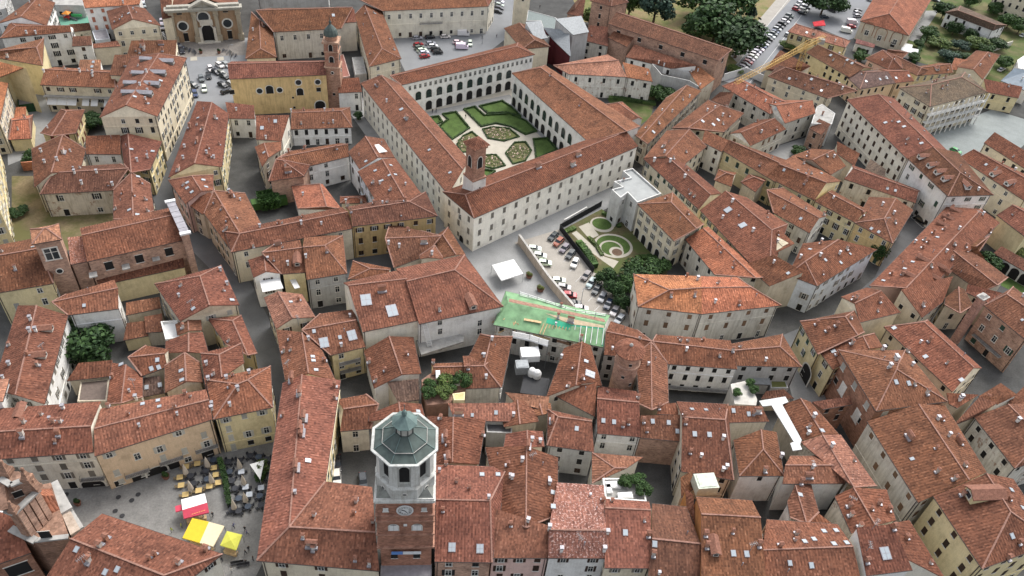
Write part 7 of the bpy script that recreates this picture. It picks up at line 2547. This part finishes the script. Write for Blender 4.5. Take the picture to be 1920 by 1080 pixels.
for p, d, c, l, v in (((665,105),(1,-.1),'white','white car beside the wall of the old red-roofed church',0), ((668,128),(1,-.1),'silver','silver car beside the wall of the old red-roofed church',0), ((672,88),(1,-.1),'dark','dark car furthest back beside the old red-roofed church',0), ((625,180),(1,.1),'white','long white van before the old red-roofed church',1),
  ((625,208),(1,.1),'red','dark red car below the long white van',0), ((582,242),(1,.2),'white','white van nearest the yellow house with pinkish tiles',1), ((140,265),(.6,-.8),'silver','silver car alone at the kerb beside the pinkish tiled house',0), ((420,135),(1,.1),'navy','dark blue car behind the red canopy',0),
  ((480,85),(1,.4),'dark','dark car in the shade of the avenue tree',0), ((770,8),(1,.2),'silver','silver car at the top of the car yard',0), ((1745,530),(.9,-.5),'white','white car in the driveway at the right edge',0), ((1905,270),(.8,-.6),'white','white car cut by the right edge near the garden corner',0), ((1255,10),(.9,.3),'dark','dark car behind the old red-roofed church',0)):
    car(l, tc_(O, p), d, c, van=v)
# ================================================================== piazza: stalls, tables, parasols, people
def zp(x, y):
    return (320 + x * .2316, 830 + y * .2315)
def canopy(label, quads, posts, z, name='market_stall', counter=True):
    """quads: [(name, pts with heights, colour)]"""
    allp = [p for _, q, _ in quads for p in q]
    c = sum((P(zp(*p[:2]), p[2]) for p in allp), Vector()) / len(allp)
    e = empty(name, (c.x, c.y, 0), label, 'market stall', 'market stalls on the piazza')
    USED[label] = 1
    for nm, q, col in quads:
        w = [P(zp(*p[:2]), p[2]) for p in q]
        n = (w[1]-w[0]).cross(w[2]-w[0])
        if n.z < 0: w.reverse()
        mb = MB()
        mb.poly(w); mb.poly([p - Vector((0, 0, .06)) for p in w[::-1]])
        for a, b in zip(w, w[1:] + w[:1]):
            mb.poly([a, a - Vector((0,0,.28)), b - Vector((0,0,.28)), b])
        o = mb.build(nm, 'cloth', None, col); attach(o, e)
    for p in posts:
        g = P(zp(*p[:2]), p[2])
        mb = MB(); mb.bar((g.x, g.y, 0), g, .09)
        o = mb.build('post', 'metal'); attach(o, e)
    if counter:
        mb = MB()
        a, b = [P(zp(*p[:2]), p[2]) for p in posts[:2]]
        for t, hh in ((.25, .9), (.75, .85)):
            q = (a.lerp(b, t) * .75 + c * .25); q.z = 0
            mb.bar(q - (b-a) * .2 + Vector((0,0,hh*.5)), q + (b-a) * .2 + Vector((0,0,hh*.5)), .9, 0, hh)
        o = mb.build('counter', 'wood'); attach(o, e)
    return e
PINKC, WHC, YC_, CRC, YGC = (.50,.06,.10), (.72,.71,.70), (.58,.42,.03), (.60,.52,.36), (.50,.50,.08)
s1 = canopy('market stall with white and crimson canopy on the piazza', [('canopy', [(85,460,3.0),(275,410,3.0),(295,485,3.5),(95,545,3.5)], WHC), ('canopy', [(95,545,3.5),(295,485,3.5),(310,565,2.7),(105,615,2.7)], PINKC),
   ('side_canopy', [(35,515,2.7),(85,500,2.8),(95,545,2.8),(40,560,2.7)], PINKC)], [(105,615,2.7),(310,565,2.7),(85,460,3.0),(275,410,3.0)], 3)
mb = MB()
def mark(pts, z):
    q = [P(zp(x, y), z_) for x, y, z_ in pts]
    mb.poly(q if (q[1]-q[0]).cross(q[2]-q[0]).z > 0 else q[::-1])
mark([(185,528,3.32),(212,520,3.32),(208,534,3.2),(193,537,3.2)], 0)
o = mb.build('emblem', 'white'); attach(o, s1)
mb = MB()
for i in range(6):
    x = 170 + i * 19
    mark([(x, 578 - i*6, 2.95 + .02*i), (x + 14, 573 - i*6, 2.95+.02*i), (x + 14, 579 - i*6, 2.9+.02*i), (x, 584 - i*6, 2.9+.02*i)], 0)
o = mb.build('lettering', 'paint', None, (.70, .30, .12)); attach(o, s1)
canopy('market stall under a golden yellow canopy joined to a cream one', [('canopy', [(175,610,3.1),(310,640,3.3),(235,810,3.3),(95,770,3.1)], YC_), ('canopy', [(310,640,3.3),(435,675,3.0),(345,840,3.0),(235,810,3.3)], CRC)], [(95,770,3.1),(345,840,3.0),(175,610,3.1),(435,675,3.0)], 3)
canopy('small market stall under a lemon green canopy', [('canopy', [(455,715,2.8),(580,745,2.8),(488,790,3.5)], YGC), ('canopy', [(580,745,2.8),(530,870,2.8),(488,790,3.5)], YGC), ('canopy', [(530,870,2.8),(400,830,2.8),(488,790,3.5)], YGC), ('canopy', [(400,830,2.8),(455,715,2.8),(488,790,3.5)], YGC)], [(400,830,2.8),(530,870,2.8),(455,715,2.8),(580,745,2.8)], 3)
def cafe_table_mesh(kind):
    mb = MB()
    if kind == 'sq':
        mb.box((0, 0, .74), (1.25, 1.25, .05))
    else:
        mb.ring((0, 0, .72), [(.62, 0), (.62, .04)], 16)
    return mb.mesh('tabletop', ['paint'])
TSQ, TRD = cafe_table_mesh('sq'), cafe_table_mesh('rd')
mb = MB(); mb.bar((0,0,.02), (0,0,.72), .08); mb.box((0,0,.03), (.6,.6,.05)); TLEG = mb.mesh('table_leg', ['iron'])
def chair_mesh():
    mb = MB()
    mb.box((0, 0, .45), (.5, .5, .06)); mb.box((0, .25, .72), (.5, .05, .5))
    for x in (-.22, .22):
        for y in (-.22, .22):
            mb.bar((x, y, 0), (x, y, .45), .05)
        mb.bar((x, -.22, .62), (x, .25, .62), .05)
    return mb.mesh('cafe_chair', ['paint'])
CHR = chair_mesh()
_rt = random.Random(3)
NCH = [0]
def cafe(p, kind, col, chair, nch, label, k=1.0):
    g = P(zp(*p))
    e = empty('cafe_table', g, label, 'table', 'cafe tables on the piazza', _rt.uniform(0, .8) if kind == 'rd' else .3)
    USED[label] = 1
    for nm, me in (('tabletop', TSQ if kind == 'sq' else TRD), ('pedestal', TLEG)):
        o = bpy.data.objects.new(nm, me); COL.objects.link(o); o.parent = e; o.scale = (k, k, 1); o.color = (*col, 1)
    for i in range(nch):
        a = 2 * math.pi * i / nch + (.3 if kind == 'sq' else _rt.uniform(-.3, .3)) + (math.pi / 4 if nch == 4 and kind == 'rd' else 0)
        r = (.95 if kind == 'sq' else .85) * k
        o = inst('cafe_chair', CHR, g + Vector((r * math.cos(a), r * math.sin(a), 0)), a - math.pi / 2, None, (1, 1, 1), chair)
        tag(o, 'dark chair drawn up to a cafe table on the piazza' if chair[0] < .1 else 'wooden chair drawn up to a yellow cafe table on the piazza', 'chair', 'dark cafe chairs' if chair[0] < .1 else 'wooden cafe chairs')
YT = (.55, .40, .17); DK = (.035, .037, .045); BL = (.05, .065, .09)
yn = ['yellow wooden table at the far left of the cafe', 'long yellow table on the left side of the cafe', 'yellow table against the peach house front', 'yellow table beside the leftmost folded parasol', 'yellow table nearest the hedge at the back',
      'yellow table second along the hedge', 'yellow table third along the hedge', 'yellow table in the middle of the yellow set', 'yellow table just behind the white stall canopy', 'yellow table half hidden behind the white stall canopy']
for p, l in zip(((80,295),(90,360),(220,185),(130,210),(355,218),(370,275),(390,338),(318,368),(232,402),(125,435)), yn):
    cafe(p, 'sq', YT, (.22, .17, .10), 2, l, 1.0)
dn2 = ['at the back beside the first beige parasol','left of the hedge near the second parasol','left of the hedge in the middle','left of the hedge by the long parasol','near the leftmost parasol','nearest the hedge on its right side, back row','second along the right of the hedge','third along the right of the hedge','fourth along the right of the hedge','fifth along the right of the hedge',
       'in the back row against the yellow house','behind the right parasol group','under the tall narrow parasol','in the middle of the dark set','below the middle of the dark set','near the front right parasol','at the front of the dark set','nearest the long corner house, back','nearest the long corner house, middle','nearest the long corner house, front',
       'behind the triangular awning','right of the triangular awning','at the lower tip of the triangular awning','at the front end of the hedge','in the back row right of centre']
for i, (p, l) in enumerate(zip(((350,155),(290,240),(165,283),(300,310),(190,345),(470,170),(480,250),(500,322),(525,385),(555,465),(650,120),(560,160),(575,250),(610,375),(640,435),(630,530),(555,567),(735,380),(725,445),(735,520),(785,150),(770,235),(765,300),(500,560),(715,130)), dn2)):
    wt = i in (12, 13, 14, 17)
    cafe(p, 'rd' if not wt else 'sq', (.42, .45, .49) if wt else (DK if i % 3 else BL), DK, 4, 'round dark cafe table ' + l if not wt else 'pale topped cafe table ' + l, 1.0 if wt else 1.1)
mb = MB()
mb.ring((0, 0, 0), [(.3, 0), (.3, .08), (.04, .1), (.04, .7), (.42, .75), (.36, 1.4), (.2, 2.4), (.06, 3.0), (.03, 3.2)], 12)
PAR = mb.mesh('parasol', ['cloth'])
pn = ['leftmost folded beige parasol by the yellow tables','folded beige parasol before the peach house front','folded beige parasol nearest the hedge left side','folded beige parasol behind the white stall','tall folded cream parasol in the dark table set','folded beige parasol in the middle of the dark table set','folded beige parasol at the front end of the hedge','slim folded parasol between the pale topped tables']
for p, l in zip(((130,265),(305,205),(340,335),(170,395),(565,220),(598,350),(520,548),(612,490)), pn):
    o = inst('folded_parasol', PAR, P(zp(*p)), 0, None, (1.35, 1.35, 1.25), (.50, .44, .37)); tag(o, l, 'parasol', 'folded parasols on the piazza')
q = [P(zp(640,175), 3.0), P(zp(760,140), 2.6), P(zp(725,300), 2.6)]
e = empty('shade_sail', (q[0].x, q[0].y, 0), 'white triangular shade awning with climbing plants on the piazza', 'awning')
mb = MB(); q2 = q if (q[1]-q[0]).cross(q[2]-q[0]).z > 0 else q[::-1]; mb.poly(q2); mb.poly([p - Vector((0,0,.05)) for p in q2[::-1]])
o = mb.build('sail', 'cloth', None, (.62,.63,.62)); attach(o, e)
for p in q:
    mb = MB(); mb.bar((p.x, p.y, 0), p, .1); o = mb.build('post', 'metal'); attach(o, e)
tree('green climber on the right of the triangular awning', zp(745,235), 3.4, 1.5, 'l', name='climber', cat='plant', raw=True)
tree('second green climber at the tip of the triangular awning', zp(735,300), 2.6, 1.2, 'm', name='climber', cat='plant', raw=True)
def planter(label, p, r=.9, hgt=2.2, col='y', pot='terracotta'):
    g = P(p)
    e = empty('planter', g, label, 'planter'); USED[label] = 1
    mb = MB(); mb.ring(g, [(r*.7, 0), (r, .9), (r*.9, .9), (r*.85, .75)], 14); o = mb.build('pot', pot); attach(o, e)
    inst('plant', CROWN[1], g + Vector((0, 0, 1.3)), 0, e, (r*1.05, r*1.05, .8), GREEN[col])
planter('round potted bush beside the arched passage of the peach house', (312, 896), .8, 2, 'm')
planter('dark round planter at the foot of the cream gateway', (147, 946), .7, 2, 'd')
planter('brown planter with withered bush beside the big white canopy', (992, 520), 1.0, 2, 'y')
planter('brown planter with withered bush below the big white canopy', (1013, 545), 1.1, 2, 'y')
planter('conical planter left of the brown church steps', (377, 100), .7, 2, 'd'); planter('conical planter right of the brown church steps', (411, 100), .7, 2, 'd')
# big white canopy over a terrace beside the palace front
q = [P(p, 3.0) for p in ((922,497),(963,486),(981,513),(940,526))]
c = sum(q, Vector()) / 4
e = empty('canopy', (c.x, c.y, 0), 'large square white canopy on the forecourt beside the theatre', 'canopy')
mb = MB()
ap = c + Vector((0, 0, 1.0))
for a, b in zip(q, q[1:] + q[:1]):
    w_ = [a, b, ap]
    mb.poly(w_ if (b-a).cross(ap-a).z > 0 else w_[::-1]); mb.poly([p - Vector((0,0,.05)) for p in (w_[::-1] if (b-a).cross(ap-a).z > 0 else w_)])
    mb.poly([a, b, b - Vector((0,0,.3)), a - Vector((0,0,.3))])
o = mb.build('cover', 'white'); attach(o, e)
for p in q:
    mb = MB(); mb.bar((p.x, p.y, 0), p, .1); o = mb.build('post', 'metal'); attach(o, e)
# red canopy in the upper right
T(1440, 0)
q = [P(px(p), 2.6) for p in ((335,165),(420,150),(432,190),(345,195))]
c = sum(q, Vector()) / 4
e = empty('canopy', (c.x, c.y, 0), 'red canopy tent beside the avenue in the upper right', 'canopy')
mb = MB()
for a, b in zip(q, q[1:] + q[:1]):
    ap = c + Vector((0, 0, .8)); mb.poly([a, b, ap]); mb.poly([a, b, b - Vector((0,0,.3)), a - Vector((0,0,.3))])
o = mb.build('cover', 'cloth', None, (.45,.02,.03)); attach(o, e)
for p in q:
    mb = MB(); mb.bar((p.x, p.y, 0), p, .1); o = mb.build('post', 'metal'); attach(o, e)
# playground toy
g = P((128, 36))
e = empty('play_tower', g, 'colourful play tower with orange roof on the green playground', 'playground toy')
mb = MB(); mb.box((g.x, g.y, 1.0), (2.2, 2.2, .2)); [mb.bar((g.x+sx, g.y+sy, 0), (g.x+sx, g.y+sy, 2.6), .15) for sx in (-1, 1) for sy in (-1, 1)]; o = mb.build('frame', 'paint', None, (.35,.03,.03)); attach(o, e)
mb = MB(); mb.box((g.x, g.y, 3.0), (2.8, 2.8, .9), 0, 0, .1); o = mb.build('roof', 'paint', None, (.60,.22,.03)); attach(o, e)
mb = MB(); mb.bar((g.x+1, g.y, 1.1), (g.x+4, g.y-.6, .2), .8, 0, .12); o = mb.build('slide', 'paint', None, (.05,.05,.06)); attach(o, e)
mb = MB(); mb.bar((g.x+1.2, g.y+1, 1.4), (g.x+5, g.y+1.6, 1.4), .9, 0, .9); o = mb.build('tunnel', 'paint', None, (.05,.30,.10)); attach(o, e)
# motorcycles and bicycles racked in front of the brown church: a crowd of thin frames
def bike_mesh():
    mb = MB()
    for x in (-.52, .52):
        n = 12
        for i in range(n):
            t0, t1 = 2*math.pi*i/n, 2*math.pi*(i+1)/n
            mb.bar((x + .33*math.cos(t0), 0, .34 + .33*math.sin(t0)), (x + .33*math.cos(t1), 0, .34 + .33*math.sin(t1)), .05)
    for a, b in (((-.52,0,.34),(-.2,0,.85)), ((-.2,0,.85),(.35,0,.85)), ((.35,0,.85),(.52,0,.34)), ((-.05,0,.3),(.35,0,.8)), ((-.05,0,.3),(-.2,0,.85)), ((.35,0,.85),(.32,0,1.05))):
        mb.bar(a, b, .06)
    mb.bar((.32,-.28,1.05), (.32,.28,1.05), .05); mb.box((-.22,0,.95), (.28,.14,.06))
    return mb.mesh('bicycle', ['paint'])
BK = bike_mesh()
for k, (a, b, n, where) in enumerate((((343,91),(370,103),13,'left of the brown church steps'), ((418,98),(445,108),11,'right of the brown church steps'))):
    for i in range(n):
        t = (i + .5) / n
        g = P((a[0] + (b[0]-a[0])*t + _rt.uniform(-2,2), a[1] + (b[1]-a[1])*t + _rt.uniform(-3,3)))
        o = inst('bicycle', BK, g, _rt.uniform(.9, 1.6), None, (1.15, 1.15, 1.1), random.choice(((.04,.05,.07),(.20,.20,.21),(.03,.03,.03),(.08,.09,.12))))
        tag(o, 'bicycle standing in the rack ' + where, 'bicycle', 'bicycles ' + where)
# ================================================================== people
def person_mesh(seed, walk):
    r = random.Random(seed)
    me = bpy.data.meshes.new('person')
    s = .22 if walk else .06
    V = [(0,0,.95),(0,0,1.15),(0,0,1.38),(0,.01,1.52),(0,-.02,1.64),(0,-.02,1.74),
         (-.1,0,.92),(-.11,-s,.50),(-.11,-s*.6+.02,.08),(-.11,-s*.6-.12,.05), (.1,0,.92),(.11,s*.9,.50),(.11,s*1.5,.08),(.11,s*1.5-.12,.05),
         (-.19,0,1.40),(-.25,s*.6,1.13),(-.24,s*.2-.08,.90), (.19,0,1.40),(.25,-s*.6,1.13),(.24,-s*.9-.08,.92)]
    Ed = [(0,1),(1,2),(2,3),(3,4),(4,5),(0,6),(6,7),(7,8),(8,9),(0,10),(10,11),(11,12),(12,13),(2,14),(14,15),(15,16),(2,17),(17,18),(18,19)]
    Rd = [.15,.135,.16,.06,.10,.085,.10,.068,.05,.04,.10,.068,.05,.04,.065,.05,.04,.065,.05,.04]
    me.from_pydata(V, Ed, [])
    o = bpy.data.objects.new('tmp', me)
    COL.objects.link(o)
    m = o.modifiers.new('Skin', 'SKIN')
    sd = me.skin_vertices[0].data
    for v, q in zip(sd, Rd):
        v.radius = (q, q * .8)
    sd[0].use_root = True
    o.modifiers.new('Sub', 'SUBSURF').levels = 1
    dg = bpy.context.evaluated_depsgraph_get()
    me2 = bpy.data.meshes.new_from_object(o.evaluated_get(dg))
    bpy.data.objects.remove(o)
    return me2
try:
    PM = [person_mesh(1, True), person_mesh(2, False)]
except Exception as ex:
    print('person fail', ex); PM = None
skin = flat('skin', (.42, .25, .18), .6)
hairm = flat('hair', (.03, .02, .015), .8)
def cloth_mat(n, top, leg):
    m, N, L, B = mat('clothes_' + n)
    tcn = N.new('ShaderNodeTexCoord'); sp = N.new('ShaderNodeSeparateXYZ')
    L.new(tcn.outputs['Object'], sp.inputs[0])
    r = ramp(N, [(0, leg), (.44, top), (.755, (.42,.25,.18)), (.84, (.05,.03,.02))])
    r.color_ramp.interpolation = 'CONSTANT'
    L.new(math_(N, L, 'DIVIDE', sp.outputs[2], 2.0), r.inputs[0])
    L.new(r.outputs[0], B.inputs['Base Color']); B.inputs['Roughness'].default_value = .85
    return m
CL = [cloth_mat('a', (.02,.022,.028), (.02,.02,.03)), cloth_mat('b', (.55,.54,.5), (.04,.05,.09)), cloth_mat('c', (.30,.34,.10), (.03,.03,.03)), cloth_mat('d', (.10,.11,.22), (.05,.05,.06))]
PE = [((15,725),2,'person in a green vest walking near the yellow stall'), ((92,690),2,'second person in a yellowish vest left of the yellow stall'), ((345,600),0,'person in black bending by the crimson stall'), ((272,620),1,'person in white at the counter of the crimson stall'),
      ((515,690),3,'person in dark blue walking across the open piazza'), ((605,715),0,'person in dark clothes beside the lemon green stall'), ((622,745),3,'person in a purple blue top walking behind the lemon stall'), ((635,875),0,'person in black in a pair below the lemon stall'),
      ((610,905),0,'person in dark clothes, nearer of the pair below the lemon stall'), ((420,960),0,'person in black at the corner of the foreground house'), ((500,1050),1,'person in a pale top near the bottom of the piazza'), ((670,955),0,'person in black at the long corner house wall'), ((612,985),0,'person standing by the benches at the bottom of the piazza')]
if PM:
    for i, (p, c, l) in enumerate(PE):
        me = PM[i % 2].copy()
        me.materials.clear(); me.materials.append(CL[c])
        for f in me.polygons: f.use_smooth = True
        o = inst('person', me, P(zp(*p)), i * 1.9, None, (1.05, 1.05, 1.03)); tag(o, l, 'person', 'people on the piazza')
    for p, c, l in (((873, 222),0,'person walking on the garden path of the palace court'), ((811,212),0,'person standing under the left palace arcade'), ((818,211),0,'second person standing under the left palace arcade'), ((1433,52),0,'person walking along the park path, upper'), ((1407,82),0,'person walking along the park path, lower'), ((1012,16),0,'person on the drive at the top beside the cream campanile'), ((904,73),0,'person at the kerb behind the palace roof'), ((931,71),0,'person crossing the road behind the palace')):
        me = PM[0].copy(); me.materials.clear(); me.materials.append(CL[c])
        o = inst('person', me, P(p), p[0], None, (1.05, 1.05, 1.03)); tag(o, l, 'person')
# benches at the bottom of the piazza
for p, l in (((540,985),'dark bench at the bottom of the piazza near the benches group'), ((590,1000),'bluish seat beside the dark bench at the bottom of the piazza')):
    g = P(zp(*p)); e = empty('bench', g, l, 'bench', None, .3)
    mb = MB(); mb.box((0,0,.45), (2.4,.5,.08)); mb.box((0,.25,.75), (2.4,.06,.45)); o = mb.build('seat', 'iron'); o.parent = e
    for x in (-1, 1):
        mb = MB(); mb.box((x,0,.22), (.1,.45,.44)); o = mb.build('leg', 'iron'); o.parent = e
for x, y in ((124,927),(216,958),(222,932),(259,927),(229,967),(247,938)):
    g = P((x, y), .1)
    mb = MB(); mb.ring((g.x, g.y, .09), [(.5, 0), (.5, .03)], 14); mb.build('manhole_cover', 'iron', kind='structure')
# lamp posts
def lamp(label, p, hh=7.0):
    g = P(p); e = empty('street_lamp', g, label, 'street lamp'); USED[label] = 1
    mb = MB(); mb.ring(g, [(.12, 0), (.09, .5), (.06, hh)], 8); o = mb.build('post', 'metal'); attach(o, e)
    mb = MB(); mb.bar(g + Vector((0,0,hh)), g + Vector((1.2,0,hh+.2)), .08); o = mb.build('arm', 'metal'); attach(o, e)
    mb = MB(); mb.box(g + Vector((1.4,0,hh+.15)), (.7,.3,.15)); o = mb.build('lamp_head', 'metal'); attach(o, e)
lamp('tall grey lamp post at the near end of the parking lot', (1085, 590), 9.5)
lamp('lamp post in the palace car park near the road', (904, 82), 5)
lamp('lamp post on the square before the brown church', (433, 112), 6)
# ================================================================== light, sky, camera
w = bpy.data.worlds.new('World')
SC.world = w
w.use_nodes = True
wn = w.node_tree
bg = wn.nodes['Background']
sk = wn.nodes.new('ShaderNodeTexSky')
sk.sky_type = 'NISHITA'
sk.sun_disc = False
SUN_EL, SUN_AZ = R(52), R(28)
sk.sun_elevation = SUN_EL
sk.sun_rotation = SUN_AZ
sk.air_density = 1.0
sk.dust_density = 4.0
sk.ozone_density = 1.0
hs = wn.nodes.new('ShaderNodeHueSaturation')   # a veil of high cloud takes most of the blue out of the sky
hs.inputs['Saturation'].default_value = .30
wn.links.new(sk.outputs[0], hs.inputs['Color'])
wn.links.new(hs.outputs[0], bg.inputs[0])
bg.inputs[1].default_value = .15
sl = bpy.data.lights.new('sun', 'SUN')
sl.energy = 1.0
sl.angle = R(25)
sl.color = (1, .96, .90)
so = bpy.data.objects.new('sun', sl)
COL.objects.link(so)
d = Vector((math.sin(SUN_AZ) * math.cos(SUN_EL), math.cos(SUN_AZ) * math.cos(SUN_EL), math.sin(SUN_EL)))
so.rotation_euler = d.to_track_quat('Z', 'Y').to_euler()
so.location = (0, 0, 300)
cd = bpy.data.cameras.new('drone_camera')
co = bpy.data.objects.new('drone_camera', cd)
COL.objects.link(co)
cd.sensor_width = 36
cd.lens = FOC / 1920 * 36
cd.clip_start = 1
cd.clip_end = 6000
rt = Vector((XC.x, YC.x, UPC.x)); dw = Vector((XC.y, YC.y, UPC.y)); fw = Vector((XC.z, YC.z, UPC.z))
m3 = Matrix((rt, -dw, -fw)).transposed()
co.matrix_world = Matrix.Translation(CAMP) @ m3.to_4x4()
SC.camera = co
SC.view_settings.view_transform = 'Standard'
SC.view_settings.look = 'None'
SC.view_settings.exposure = 1.0
SC.view_settings.gamma = 1
SC.cycles.max_bounces = 5
SC.cycles.diffuse_bounces = 3
print('houses', len(HOUSES), 'windows', NWIN[0], 'objects', len(bpy.data.objects))
